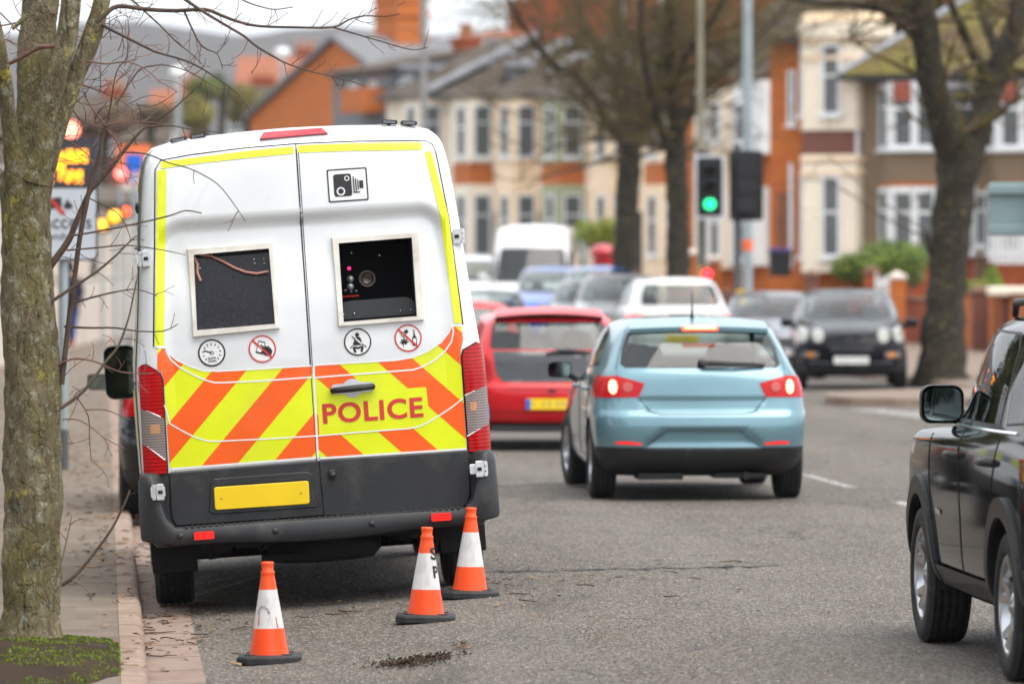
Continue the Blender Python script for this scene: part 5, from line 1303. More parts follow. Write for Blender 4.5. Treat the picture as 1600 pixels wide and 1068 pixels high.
def marks1(root):
    cone_wrap(band([(-.030, -.020), (-.026, .004), (-.012, .020), (.006, .018), (.022, .006), (.034, -.018)], .012), -1.95, .27).build('scuff_mark', plain('scuff', (.34, .32, .32), .6, var=.5, vs=60), root)
    cone_wrap([[(-.058, -.03), (-.05, -.03), (-.048, .03), (-.052, .032)], [(.05, -.04), (.058, -.05), (.045, .01), (.04, .012)]], -1.57, .225).build('red_scrape', M_redp, root)
def marks2(root):
    s_ = text_polys('S', .052, .070, 0, 0, .03); p_ = text_polys('P', .044, .066, 0, 0, .03)
    cone_wrap(s_, -.60, .375, .002).build('lettering', M_black, root); cone_wrap(p_, -.60, .275, .002).build('lettering', M_black, root)
    cone_wrap([[(-.02, .03), (.012, .03), (0, -.02), (-.006, -.022)]], -1.75, .372).build('paint_drip', M_cone, root)
for (px, py, rz, lb, mk) in ((421, 1034, R(34), 'orange and white cone nearest the camera, standing left of the other two', marks1), (665, 970, R(22), 'orange and white cone with black letters down its side', marks2), (734, 932, R(5), 'orange and white cone by the right rear tyre of the van', None)):
    x, y = gp(px, py); cone(Matrix.Translation((x, y, G(x, y)+.002)) @ Matrix.Rotation(-.02 if px < 500 else 0.015, 4, 'Y') @ Matrix.Rotation(rz if not mk else 0, 4, 'Z') @ Matrix.Identity(4), lb, mk)

# ------------------------------------------------------------------ trees
def bark(name, a, b, moss=.5, lich=.5, mossc=(.10, .095, .02)):
    n = N(name); o = n.co.outputs['Object']
    f = n.noise(14, 6, .65, stretch=(1, 1, .35)); g = n.noise(38, 5, .7, stretch=(1, 1, .22)); h = n.noise(3.2, 6, .6)
    c = n.mix(n.rng(f, .3, .7), a, b)
    c = n.mix(n.rng(h, .42, .66, 0, moss), c, mossc)
    c = n.mix(n.rng(n.noise(15, 6, .78), .53, .62, 0, lich), c, (.36, .36, .27))
    c = n.mix(n.rng(n.noise(7.5, 5, .7), .60, .66, 0, lich), c, (.42, .36, .03))
    vo = n.new('ShaderNodeTexVoronoi', feature='DISTANCE_TO_EDGE'); vo.inputs['Scale'].default_value = 17; mp = n.new('ShaderNodeMapping'); mp.inputs['Scale'].default_value = (1, 1, .28); wn = n.new('ShaderNodeTexNoise'); wn.inputs['Scale'].default_value = 7; wn.inputs['Detail'].default_value = 5; n.lk(o, wn.inputs['Vector'])
    ad = n.new('ShaderNodeVectorMath', operation='ADD'); sc_ = n.new('ShaderNodeVectorMath', operation='SCALE'); sc_.inputs['Scale'].default_value = .22; n.lk(wn.outputs['Color'], sc_.inputs[0]); n.lk(o, ad.inputs[0]); n.lk(sc_.outputs[0], ad.inputs[1]); n.lk(ad.outputs[0], mp.inputs[0]); n.lk(mp.outputs[0], vo.inputs['Vector'])
    fis = n.rng(vo.outputs['Distance'], .0, .10, 1, 0)
    c = n.mix(n.math('MULTIPLY', fis, n.rng(h, .45, .62, .0, .30)), c, (.022, .016, .010))
    c = n.mix(n.rng(g, .30, .45, .85, 0), c, (.018, .013, .009))
    n.set(col=c, rough=.92); n.bump(n.math('SUBTRACT', n.math('ADD', g, n.math('MULTIPLY', f, .8)), n.math('MULTIPLY', fis, .2)), 1.0, .03); return n.m
M_bark = bark('lime_bark', (.080, .060, .030), (.26, .21, .125), .7, .8, (.18, .155, .035))
M_bark2 = bark('street_tree_bark', (.018, .0125, .008), (.048, .035, .023), .4, .25, (.055, .048, .010))
M_twig = plain('twig_bark', (.085, .055, .038), .8, var=.35, vs=14); M_twigr = plain('red_twig', (.17, .085, .065), .7, var=.3, vs=14)
M_mossy = plain('mossy_twig', (.105, .080, .016), .95, var=.5, vs=3)
def limb(mb, pts, rad, sides=34, step=.028, amp=.016, seed=0.0):
    P_ = [Vector(p) for p in pts]; out = []; rr = []
    for i in range(len(P_)-1):
        a, b, c, d = P_[max(i-1, 0)], P_[i], P_[i+1], P_[min(i+2, len(P_)-1)]
        n = max(1, int((c-b).length/step))
        for k in range(n):
            t = k/n; out.append(.5*((2*b)+(c-a)*t+(2*a-5*b+4*c-d)*t*t+(3*b-a-3*c+d)*t**3)); rr.append(rad[i]+(rad[i+1]-rad[i])*t)
    out.append(P_[-1]); rr.append(rad[-1]); o0 = len(mb.v)
    mb.tube(out, rr, sides, 0, True)
    for i in range(o0, len(mb.v)):
        v = Vector(mb.v[i]); q = Vector((v.x*9+seed, v.y*9, v.z*3.2)); k = i-o0; ring = min(k//sides, len(out)-1); c = out[ring]
        dv = v-c
        if dv.length > 1e-5: mb.v[i] = tuple(v+dv.normalized()*amp*(rr[ring]/.12)*(mnoise.noise(q)+.6*mnoise.noise(q*2.7)+.35*mnoise.noise(q*7)))
    return out, rr
TY = 29.4; K = TY/FPX
def tp(px, py, dy=0): return P(px, py, TY+dy)
ft = thing('pavement_tree', 'bare lichen-covered street tree at the left edge beside the kerb', 'tree', Matrix.Translation((0, 0, 0)))
mb = MB()
def Lm(l, seed): limb(mb, [tp(a, b, dd) for a, b, r, dd in l], [r*K for a, b, r, dd in l], seed=seed)
Lm([(47, 1035, 66, 0), (47, 1008, 58, 0), (47, 985, 50, 0), (48, 950, 46, 0), (49, 880, 44.5, 0), (51, 780, 45, 0), (52, 700, 45, 0), (49, 600, 43, 0), (46, 500, 41, 0), (44, 420, 40, 0), (42, 350, 38.5, 0), (41, 305, 39, 0), (46, 270, 38, 0), (55, 235, 28, 0), (62, 205, 16, 0)], 0)
Lm([(40, 300, 30, .03), (46, 230, 27, .06), (54, 150, 27, .1), (57, 70, 29, .15), (64, 0, 29, .2), (70, -80, 26, .3), (72, -200, 20, .5)], 3)
Lm([(52, 280, 26, -.06), (66, 235, 20, -.09), (74, 175, 17.5, -.11), (90, 110, 16.5, -.12), (104, 60, 17.5, -.12), (111, 0, 15.5, -.13), (116, -90, 13, -.2), (130, -200, 10, -.3)], 7)
Lm([(58, 285, 22, .0), (82, 215, 17, 0), (102, 160, 15, 0), (117, 122, 14.5, 0), (135, 80, 15, .02), (150, 36, 15, .04), (160, 0, 14, .05), (178, -80, 11, .1), (200, -180, 8, .2)], 11)
Lm([(30, 300, 20, -.05), (20, 235, 14, -.12), (12, 170, 12, -.2), (2, 95, 11, -.3), (-18, 0, 10, -.4), (-40, -90, 8, -.5)], 17)
Lm([(20, 45, 3, -.13), (40, 26, 5, -.09)], 5)
mb.build('trunk', M_bark, ft)
BR = [([(150, 36), (165, 22), (185, 10), (230, 15), (275, 17), (320, 15), (345, 24), (372, 34), (405, 41), (460, 43), (520, 43), (545, 31), (570, 25), (600, 26), (625, 22)], 4.6, .8, .9, 0),
      ([(520, 43), (545, 50), (572, 58), (600, 66), (630, 75), (650, 78), (668, 74)], 1.5, .7, .9, 0), ([(255, -25), (290, 0), (320, 20), (350, 38), (380, 56), (400, 72), (430, 90), (450, 100), (490, 113), (525, 120), (570, 134)], 3.2, .8, 1.0, 0),
      ([(150, 30), (165, 42), (190, 55), (230, 75), (245, 82), (290, 95), (320, 110), (350, 130), (375, 150), (395, 180)], 3.0, .7, 1, 0), ([(195, -10), (225, 17), (250, 40), (275, 65), (300, 85), (316, 101)], 2, .7, .9, 0), ([(360, -10), (385, 3), (405, 10), (430, 15), (458, 11)], 1.6, .8, .6, 0),
      ([(288, 18), (300, 45), (312, 68), (325, 78), (340, 85), (348, 108)], 1.8, .7, .7, 0), ([(180, 165), (215, 112), (240, 103), (260, 102), (290, 110), (310, 120), (335, 135), (360, 146)], 1.6, .6, .7, 0),
      ([(58, 445), (82, 411), (107, 376), (120, 345), (140, 300), (152, 287), (175, 260), (205, 222), (228, 198), (265, 175), (303, 141)], 7, 1.0, .5, 0), ([(96, 600), (108, 500), (117, 430), (125, 370), (135, 320), (143, 280), (155, 245), (160, 215), (166, 196)], 5.0, 3.2, .25, 0),
      ([(166, 196), (185, 192), (210, 190), (250, 192)], 1.8, .8, .5, 1), ([(166, 196), (150, 178), (138, 160), (128, 140)], 1.8, .8, .6, 1), ([(166, 196), (172, 170), (175, 150), (180, 120), (190, 100), (215, 92)], 1.8, .7, .8, 1), ([(226, 200), (240, 197), (265, 196), (300, 202), (345, 207)], 1.8, .7, .3, 0),
      ([(195, 238), (230, 241), (265, 255), (298, 264), (338, 286), (362, 314), (384, 346)], 1.5, .6, .15, 0), ([(112, 368), (150, 362), (210, 350), (265, 337), (290, 329), (315, 333)], 2.0, 1.0, .2, 0), ([(104, 391), (150, 387), (193, 383), (225, 386), (262, 392), (290, 398)], 1.8, .6, .6, 0),
      ([(80, 471), (115, 448), (150, 425), (180, 400), (200, 380), (214, 368)], 3.2, .9, .6, 0), ([(110, 474), (150, 463), (185, 455), (215, 452), (245, 462)], 2, .7, .5, 0), ([(100, 510), (140, 512), (180, 512), (215, 517), (255, 517), (278, 506)], 2.2, .8, .4, 0),
      ([(70, 580), (100, 565), (120, 560), (150, 565), (185, 580), (215, 583), (240, 583)], 2.2, .8, .5, 1), ([(95, 637), (120, 620), (140, 600), (165, 565), (185, 540), (200, 500), (208, 465), (215, 430)], 3.2, .9, .6, 0), ([(85, 919), (110, 905), (130, 885), (150, 860), (175, 825), (195, 785), (203, 765)], 3.4, 1.6, .3, 0),
      ([(84, 908), (95, 880), (105, 840), (112, 805)], 1.4, .7, .3, 1), ([(90, 72), (60, 75), (30, 92), (0, 105), (-40, 118)], 4.5, 2.5, .8, 1), ([(88, 22), (60, 24), (25, 36), (-10, 42)], 2.5, 1, .8, 1), ([(70, 240), (35, 250), (10, 220), (-10, 230)], 1.6, .8, .8, 1), ([(40, 330), (15, 300), (5, 270), (-10, 255)], 1.6, .8, .8, 1),
      ([(120, 620), (138, 650), (140, 690), (143, 720)], 1.2, .6, .4, 1), ([(135, 640), (165, 640), (190, 650), (205, 655)], 1.2, .6, .3, 1), ([(98, 655), (120, 655), (140, 665), (165, 685), (195, 700)], 1.2, .7, .3, 1), ([(140, 310), (180, 330), (195, 350), (205, 375)], 1.2, .6, .5, 0), ([(90, 215), (115, 225), (140, 245), (150, 270)], 1.5, .7, .6, 1),
      ([(120, 130), (150, 140), (175, 150), (200, 165), (225, 190)], 1.7, .7, 1.2, 1), ([(135, 95), (165, 100), (200, 97), (230, 110), (250, 130)], 1.6, .7, 1.2, 1), ([(0, 20), (20, 40), (40, 60), (45, 90)], 1.4, .7, .9, 1), ([(-10, 70), (10, 62), (30, 70), (48, 55)], 1.4, .7, .9, 1), ([(105, 160), (130, 190), (160, 200), (190, 215)], 1.6, .7, .8, 1), ([(165, 200), (185, 225), (190, 260), (200, 290)], 1.3, .6, .8, 1)]
rt = random.Random(21); tw = MB()
def tube_px(pts, r0, r1, mi, dy0, rng=.25):
    n = len(pts); w = rt.uniform(-rng, rng)
    p3 = [tp(x, y, dy0+w*i/n) for i, (x, y) in enumerate(pts)]
    # smooth
    out = []; 
    for i in range(n-1):
        a, b, c, d = p3[max(i-1, 0)], p3[i], p3[i+1], p3[min(i+2, n-1)]
        for k in range(3):
            t = k/3; out.append(.5*((2*b)+(c-a)*t+(2*a-5*b+4*c-d)*t*t+(3*b-a-3*c+d)*t**3))
    out.append(p3[-1]); m = len(out)
    tw.tube(out, [(r0+(r1-r0)*(i/(m-1)))*K for i in range(m)], 6, mi)
for pts, r0, r1, dens, red in BR:
    dy = rt.uniform(-.2, .2); tube_px(pts, r0, r1, red, dy)
    for i in range(1, len(pts)):
        (ax, ay), (bx, by) = pts[i-1], pts[i]; L = math.hypot(bx-ax, by-ay); base = math.atan2(by-ay, bx-ax)
        for _ in range(int(L/24*dens+rt.random())):
            t = rt.random(); x, y = ax+(bx-ax)*t, ay+(by-ay)*t; a = base+rt.choice((-1, 1))*rt.uniform(.5, 1.2); l = rt.uniform(10, 30)*(1.6 if rt.random() < .2 else 1)
            q = [(x, y)]; c = rt.uniform(-.25, .25)
            for s in range(4): a += c+rt.uniform(-.18, .18); x += math.cos(a)*l/3; y += math.sin(a)*l/3; q.append((x, y))
            tube_px(q, .75, .40, 1 if rt.random() < .45 else red, dy, .08)
            p = tp(*q[-1], dy); tw.lathe([(0, -.003), (.003, 0), (0, .006)], 5, red, Matrix.Translation(p))
            if rt.random() < .5:
                x, y = q[2]; a2 = a+rt.choice((-1, 1))*.8; tube_px([(x, y), (x+math.cos(a2)*8, y+math.sin(a2)*8), (x+math.cos(a2+c)*16, y+math.sin(a2+c)*16)], .6, .35, 1, dy, .05)
for _ in range(95):                                          # a thicket of fine shoots round the fork
    x, y = rt.uniform(60, 230), rt.uniform(20, 250); a = rt.uniform(-1.9, .7); l = rt.uniform(25, 75); c = rt.uniform(-.22, .22); q = [(x, y)]
    for s in range(6): a += c+rt.uniform(-.2, .2); x += math.cos(a)*l/6; y += math.sin(a)*l/6; q.append((x, y))
    tube_px(q, .8, .4, 1 if rt.random() < .6 else 0, rt.uniform(.1, 1.6), .5)
tw.build('branches', [M_twig, M_twigr], ft)
# moss cushions and lichen flecks on the bark are in the bark material

def street_tree(label, Y, limbs, crown_seed, nclust, mossy, grp='large bare trees along the right pavement'):
    root = thing('street_tree', label, 'tree', Matrix.Identity(4), grp); k = Y/FPX; mb = MB(); nodes = []
    for li, l in enumerate(limbs):
        o, rr = limb(mb, [P(a, b, Y+dd) for a, b, r, dd in l], [r*k*.86 for a, b, r, dd in l], 18, .12, .03, li*3.1)
        for q, r in zip(o, rr):
            if li > 0 or q.z > 3.6: nodes.append((q, r))
    mb.build('trunk', M_bark2, root)
    r = random.Random(crown_seed); cr = MB()
    def grow(p, d, L, rad, dep):
        pts = [p]; n = 5
        for i in range(n):
            d = (d+Vector((r.gauss(0, .20), r.gauss(0, .20), r.gauss(.03, .18)))).normalized(); pts.append(pts[-1]+d*L/n)
        mi = 0 if r.random() > mossy else 1
        cr.tube(pts, [rad*(1-.7*i/n) for i in range(n+1)], 4 if rad < .02 else 6, mi, False)
        if dep:
            for _ in range(3 if dep > 1 else 4):
                i = r.randint(1, n); e = (d*.6+Vector((r.gauss(0, .7), r.gauss(0, .7), r.gauss(.15, .5)))).normalized()
                grow(pts[i], e, L*r.uniform(.45, .75), rad*.45, dep-1)
    for _ in range(nclust):
        q, rr = r.choice(nodes); a = r.uniform(0, 6.28)
        d = Vector((math.cos(a), math.sin(a)*.9, r.uniform(-.1, .9))).normalized()
        grow(q+d*rr*.8, d, r.uniform(.9, 2.6), max(.012, min(.05, rr*.35)), 3)
    cr.build('crown', [M_twig, M_mossy], root); return root
street_tree('broad-trunked tree beside the parked black car, forking high into two thick limbs', 86, [
    [(1470, 612, 62, 0), (1470, 592, 50, 0), (1472, 560, 42, 0), (1475, 500, 37, 0), (1480, 430, 35, 0), (1486, 360, 34.5, 0), (1492, 300, 36, 0), (1500, 245, 40, 0), (1505, 205, 30, 0)],
    [(1492, 260, 30, 0), (1478, 205, 27, -.2), (1462, 150, 26, -.4), (1449, 80, 26, -.6), (1440, 0, 24, -.8), (1436, -90, 20, -1), (1425, -200, 14, -1.5), (1418, -330, 8, -2)],
    [(1508, 250, 28, 0), (1530, 195, 25, .2), (1548, 140, 25, .4), (1565, 95, 22, .5), (1585, 45, 19, .6), (1602, 0, 17, .8), (1635, -100, 13, 1), (1660, -250, 7, 1.4)],
    [(1442, 40, 11, -.7), (1400, 22, 8, -1), (1340, 8, 6.5, -1.5), (1270, 3, 5, -2), (1200, -12, 4, -2.4)], [(1550, 135, 13, .4), (1525, 90, 10, .2), (1505, 50, 9, 0), (1485, 0, 7, -.2), (1470, -80, 5, -.5)],
    [(1566, 92, 12, .5), (1545, 50, 10, .9), (1530, 0, 8, 1.2), (1520, -90, 5, 1.6)], [(1462, 400, 12, 0), (1452, 385, 9, -.1), (1447, 360, 3, -.1)]], 5, 80, .5)
street_tree('mossy tree behind the pillar box, left of the paired trunks', 116, [
    [(975, 548, 34, 0), (975, 500, 24, 0), (976, 420, 21, 0), (979, 330, 20, 0), (983, 250, 21, 0), (980, 205, 17, 0), (972, 120, 12, .3), (966, 30, 9, .5), (960, -80, 7, .8), (955, -220, 4, 1)],
    [(976, 225, 10, 0), (950, 194, 8, -.4), (930, 155, 7, -.8), (895, 116, 6, -1.4), (864, 100, 5.5, -1.8), (830, 60, 4.5, -2.2), (802, 15, 4, -2.6), (780, -40, 3, -3)], [(988, 240, 13, 0), (1010, 192, 11, .4), (1026, 150, 10, .7), (1036, 80, 8, 1), (1042, 0, 7, 1.3), (1050, -120, 5, 1.6)],
    [(972, 130, 7, .3), (935, 80, 6, 1), (905, 20, 5, 1.6), (880, -60, 4, 2)]], 8, 165, .6)
street_tree('mossy tree behind the traffic light, right of the paired trunks', 111, [
    [(1060, 556, 32, 0), (1060, 500, 23, 0), (1060, 420, 21, 0), (1060, 330, 20, 0), (1055, 255, 20, 0), (1058, 190, 16, 0), (1050, 120, 12, -.3), (1046, 40, 10, -.5), (1052, -60, 8, -.8), (1060, -220, 4, -1)],
    [(1060, 215, 9, 0), (1090, 152, 8, .5), (1130, 112, 7, 1), (1170, 75, 6, 1.5), (1212, 30, 5, 2), (1250, -20, 4, 2.4)], [(1056, 250, 10, 0), (1034, 205, 8, -.5), (1018, 150, 7, -1), (1005, 80, 5, -1.5), (1000, -10, 4, -2)], [(1052, 130, 8, -.3), (1085, 70, 6, -1), (1120, 20, 5, -1.6), (1150, -60, 3, -2)]], 13, 165, .6)
def leafy(name, label, cat, centre, rad, cnt, mats, size, seed, group=None, flat=False):
    """foliage built of many small leaf faces through a lumpy volume, with stems inside"""
    r = random.Random(seed); root = thing(name, label, cat, Matrix.Translation(centre), group); mb = MB(); lob = [Vector((r.uniform(-.6, .6), r.uniform(-.6, .6), r.uniform(-.5, .6))) for _ in range(9)]
    k = 0
    while k < cnt:
        l = r.choice(lob); d = Vector((r.gauss(0, 1), r.gauss(0, 1), r.gauss(0, 1))).normalized()*r.uniform(.25, .55); p = l+d
        if p.length > 1.15: continue
        k += 1; p = Vector((p.x*rad[0], p.y*rad[1], p.z*rad[2])); a = Vector((r.gauss(0, 1), r.gauss(0, 1), r.gauss(0, 1))).normalized()*size*r.uniform(.6, 1.3); b = a.orthogonal().normalized()*size*.6
        mb.add([p-a, p+b, p+a, p-b], [[0, 1, 2, 3]], r.randrange(len(mats)))
    mb.build('foliage', mats, root); st = MB()
    for l in lob: st.tube([(0, 0, -rad[2]), (l.x*rad[0]*.4, l.y*rad[1]*.4, -rad[2]*.3), (l.x*rad[0], l.y*rad[1], l.z*rad[2])], [.05, .03, .01], 5)
    st.build('stem', M_twig, root); return root
M_hed1 = plain('hedge_leaf_a', (.10, .165, .012), .7, var=.4); M_hed2 = plain('hedge_leaf_b', (.21, .27, .025), .7, var=.4); M_hed3 = plain('dry_hedge_leaf', (.12, .10, .03), .8, var=.4); M_yl = plain('yellow_leaf', (.24, .20, .03), .7, var=.3); M_pine = plain('dark_leaf', (.02, .05, .018), .8, var=.4)
c = P(1372, 412, 119); leafy('hedge', 'rounded green hedge browning at its right end, in front of the bay windows', 'hedge', c, (1.12, .7, .55), 5600, [M_hed1, M_hed2, M_hed1, M_pine], .045, 4)
c = P(1425, 418, 120.5); leafy('hedge', 'thin brown shrub at the right end of the green hedge', 'shrub', c, (.42, .5, .42), 1100, [M_hed3, M_hed3, M_hed1], .045, 5)
c = P(935, 372, 128); leafy('shrub', 'yellow and green bush behind the red pillar box', 'shrub', c, (.62, .6, .50), 3000, [M_yl, M_hed1, M_hed2], .05, 6)
c = P(1550, 433, 113.5); r_ = random.Random(2); root = thing('topiary', 'small cone-shaped evergreen above the white garden slab', 'shrub', Matrix.Translation(c-Vector((0, 0, .22))))
mb = MB()
for _ in range(1500):
    h = r_.random()**1.3; a = r_.uniform(0, 6.28); q = .27*(1-h)*r_.uniform(.75, 1.05); p = Vector((q*math.cos(a), q*math.sin(a), h*.52)); e = Vector((r_.gauss(0, 1), r_.gauss(0, 1), r_.gauss(0, 1))).normalized()*.035; b = e.orthogonal()*.6
    mb.add([p-e, p+b, p+e, p-b], [[0, 1, 2, 3]], r_.randrange(2))
mb.build('foliage', [M_hed1, M_hed2], root); mb = MB(); mb.tube([(0, 0, -.25), (0, 0, .3)], .03, 6); mb.build('stem', M_twig, root)
c = P(1522, 446, 113.5); leafy('shrub', 'low clipped plants along the garden wall top', 'shrub', c, (.35, .3, .14), 700, [M_hed1, M_hed2, M_yl], .035, 9)

# ------------------------------------------------------------------ street furniture
M_galv = plain('galvanised', (.36, .41, .43), .45, .5, var=.12, vs=2); M_dpole = plain('dark_grey_pole', (.085, .088, .095), .5, var=.15, vs=2); M_olive = plain('weathered_pole', (.235, .215, .15), .7, var=.25, vs=1.5)
M_blackp = plain('signal_black', (.010, .010, .012), .55); M_wb = plain('white_border', (.62, .64, .66), .5); M_yb = plain('yellow_box', (.85, .46, .02), .5)
M_green = lens_mat('green_aspect', (.02, .8, .35), 1.6, (.02, .9, .30)); M_off = lens_mat('unlit_aspect', (.03, .025, .025)); M_redl = lens_mat('red_aspect', (.9, .02, .03), 3, (1, .02, .03))
def base_z(px, py_top, Y): return zdrop(Y)+.02
def signal_head(root, c, s, lit, faces=-1, board=True):
    """three-aspect head; c = centre, s = scale, faces -1: towards the camera"""
    h = MB(); M = Matrix.Translation(c) @ Matrix.Scale(s, 4)
    if faces > 0: M = Matrix.Translation(c) @ Matrix.Rotation(math.pi, 4, 'Z') @ Matrix.Scale(s, 4)
    h.prism(rrect(-.165, -.48, .165, .48, .04, 3), -.02, .20, 0, M)
    for k in range(3): h.box((-.15, .20, -.44+k*.31), (.15, .23, -.17+k*.31), 0, M)
    o = h.build('signal_head', M_blackp, root)
    if board:
        b = MB()
        for p in ring2(rrect(-.29, -.60, .29, .60, .06, 4), rrect(-.235, -.545, .235, .545, .05, 4)): b.prism(p, .012, .024, 0, M)
        b.prism(rrect(-.237, -.547, .237, .547, .05, 4), .026, .040, 1, M); b.build('backing_board', [M_wb if faces < 0 else M_blackp, M_blackp], o)
    for k, z in enumerate((.31, 0, -.31)):
        l = MB(); l.lathe([(0, .05), (.07, .042), (.105, .02), (.108, 0)], 22, 0, M @ TR(0, -.02, z, 0, 0, R(90))); on = lit == k
        l.build('signal_lamp', ([M_redl, M_amber, M_green][k] if on else M_off), o)
        v = MB(); n = 18; a0, a1 = R(-25), R(205)
        v.add([(.118*math.cos(a0+(a1-a0)*i/n), y, z+.118*math.sin(a0+(a1-a0)*i/n)+(-.03 if y < -.1 else 0)) for y in (-.02, -.20) for i in range(n+1)], [[i, i+1, i+n+2, i+n+1] for i in range(n)], 0, True, M); v.build('visor', M_blackp, o)
    return o
def pole(root, px, Y, top_py, r, mat, z0=None, name='pole', yellow=None):
    a = P(px, HOR, Y); z0 = zdrop(Y)-.05 if z0 is None else z0; zt = HC-(top_py-HOR)*Y/FPX
    mb = MB(); mb.tube([(a.x, Y, z0), (a.x, Y, (z0+zt)/2), (a.x, Y, zt)], [r*1.05, r, r*.92], 14); return mb.build(name, mat, root)
SY = 104
sg = thing('traffic_light', 'traffic light showing green, white-bordered backing board, on a grey pole', 'traffic light', Matrix.Identity(4))
pole(sg, 1098, SY, 244, .06, M_dpole); signal_head(sg, P(1109, 292, SY-.35), .98, 2)
mb = MB(); a, b = P(1098, 270, SY), P(1109, 270, SY-.18); mb.tube([a, b], .03, 8); a, b = P(1098, 318, SY), P(1109, 318, SY-.18); mb.tube([a, b], .03, 8); mb.lathe([(0, .12), (.10, .10), (.12, .0), (.08, -.06)], 14, 0, Matrix.Translation(P(1098, 243, SY))); mb.build('bracket', M_blackp, sg)
mb = MB(); a = P(1098, 428, SY); mb.lathe([(.072, -.30), (.072, .30)], 14, 0, Matrix.Translation((a.x, a.y, a.z-.15))); mb.build('yellow_band', M_yb, sg)
s2 = thing('traffic_light', 'traffic light seen from behind, plain black back on a dark grey pole', 'traffic light', Matrix.Identity(4))
pole(s2, 1152, 100, 225, .065, M_dpole); signal_head(s2, P(1166, 290, 99.7), 1.02, 9, 1)
mb = MB(); a = P(1158, 464, 99.8); mb.prism(rrect(a.x-.09, a.z-.13, a.x+.09, a.z+.13, .05, 3), 99.7, 99.9); mb.build('push_button_box', M_yb, s2)
ps = thing('pedestrian_signal', 'small signal with a lit red lamp on the pole above the white estate car', 'signal', Matrix.Identity(4))
mb = MB(); a = P(1105, 436, 100); mb.prism(rrect(a.x-.10, a.z-.36, a.x+.10, a.z+.22, .03, 3), 100, 100.2); mb.build('signal_head', M_blackp, ps); a = P(1105, 428, 100); mb = MB(); mb.lathe([(0, .03), (.07, .02), (.085, 0)], 18, 0, TR(a.x, 99.99, a.z, 0, 0, R(90))); mb.build('signal_lamp', M_redl, ps); pole(ps, 1104.5, 100.25, 455, .05, M_dpole)
def lamp_column(label, px, Y, top, r, mat, group, head=None, band=None):
    root = thing('lamp_column', label, 'lamp post', Matrix.Identity(4), group); pole(root, px, Y, top, r, mat)
    if head:
        a = P(px, head, Y); mb = MB(); mb.lathe([(.10, -.35), (.16, -.05), (.30, .05), (.32, .25), (.22, .40), (0, .44)], 16, 0, Matrix.Translation(a)); mb.build('lantern', M_white, root)
    else:
        a = P(px, top, Y); mb = MB(); mb.tube([(a.x, Y, a.z), (a.x-.15, Y, a.z+.5), (a.x-.7, Y, a.z+.8), (a.x-1.5, Y, a.z+.9)], [.05, .045, .04, .04], 8); mb.box((a.x-2.1, Y-.12, a.z+.84), (a.x-1.4, Y+.12, a.z+.98), 0, None, .03); mb.build('lantern', mat, root)
    if band:
        b = P(px, band, Y); mb = MB(); mb.lathe([(r+.008, -.10), (r+.008, .10)], 14, 0, Matrix.Translation(b)); mb.build('orange_sticker', plain('orange_tag', (.9, .16, .05), .5), root)
lamp_column('tall weathered olive pole rising behind the green traffic light', 1094, 105.6, -260, .062, M_olive, 'tall lamp columns')
lamp_column('tall pale grey lamp column with a small orange sticker', 1168, 102, -300, .088, M_galv, 'tall lamp columns', None, 383)
lamp_column('tall grey column in front of the cream terrace roofs', 662, 150, -320, .09, plain('grey_col', (.25, .25, .245), .6), 'tall lamp columns')
lamp_column('white-headed lamp post above the left end of the van roof', 279, 210, 128, .11, M_galv, 'distant white lamp posts', 122)
lamp_column('white-headed lamp post left of the orange brick gable', 441, 240, 95, .12, M_galv, 'distant white lamp posts', 90)
# pillar box
c = P(942, 390, 124); zb_ = zdrop(124)+.14
pb = thing('pillar_box', 'red pillar box standing on the pavement in front of a bush', 'post box', Matrix.Translation((c.x, 124, zb_)))
M_pb = paint('post_box_red', (.50, .012, .018), 0, .3); H = HC-(400-HOR)*124/FPX-zb_
mb = MB(); mb.lathe([(.25, 0), (.25, .12), (.225, .14), (.225, H-.02), (.23, H)], 28); mb.build('pillar', M_pb, pb)
mb = MB(); mb.lathe([(.225, H-.02), (.27, H), (.275, H+.10), (.255, H+.16), (.16, H+.24), (0, H+.27)], 28); mb.build('cap', M_pb, pb); mb = MB(); mb.prism(rrect(-.11, H-.22, .11, H-.17, .01, 2), -.24, -.20); mb.build('slot', M_black, pb)
mb = MB(); mb.prism(rrect(-.12, .35, .12, H-.4, .02, 2), -.232, -.21); mb.build('door', M_pb, pb)
# grey sign back on its own post, right edge
sb = thing('sign_back', 'grey-green back of a large road sign at the right edge', 'road sign', Matrix.Identity(4)); M_sb = plain('sign_grey', (.20, .275, .285), .5, var=.08, vs=2)
a, b = P(1545, 368, 62), P(1660, 285, 62); mb = MB(); mb.box((a.x, 61.96, a.z), (b.x, 62.02, b.z), 0, None, .008); mb.build('panel', M_sb, sb)
for z in (a.z+.01, b.z-.13): mb = MB(); mb.box((a.x-.01, 61.90, z), (b.x+.01, 61.955, z+.10), 0, None, .01); mb.build('rail', M_sb, sb)
mb = MB(); pole(sb, 1618, 61.84, 280, .045, M_galv)
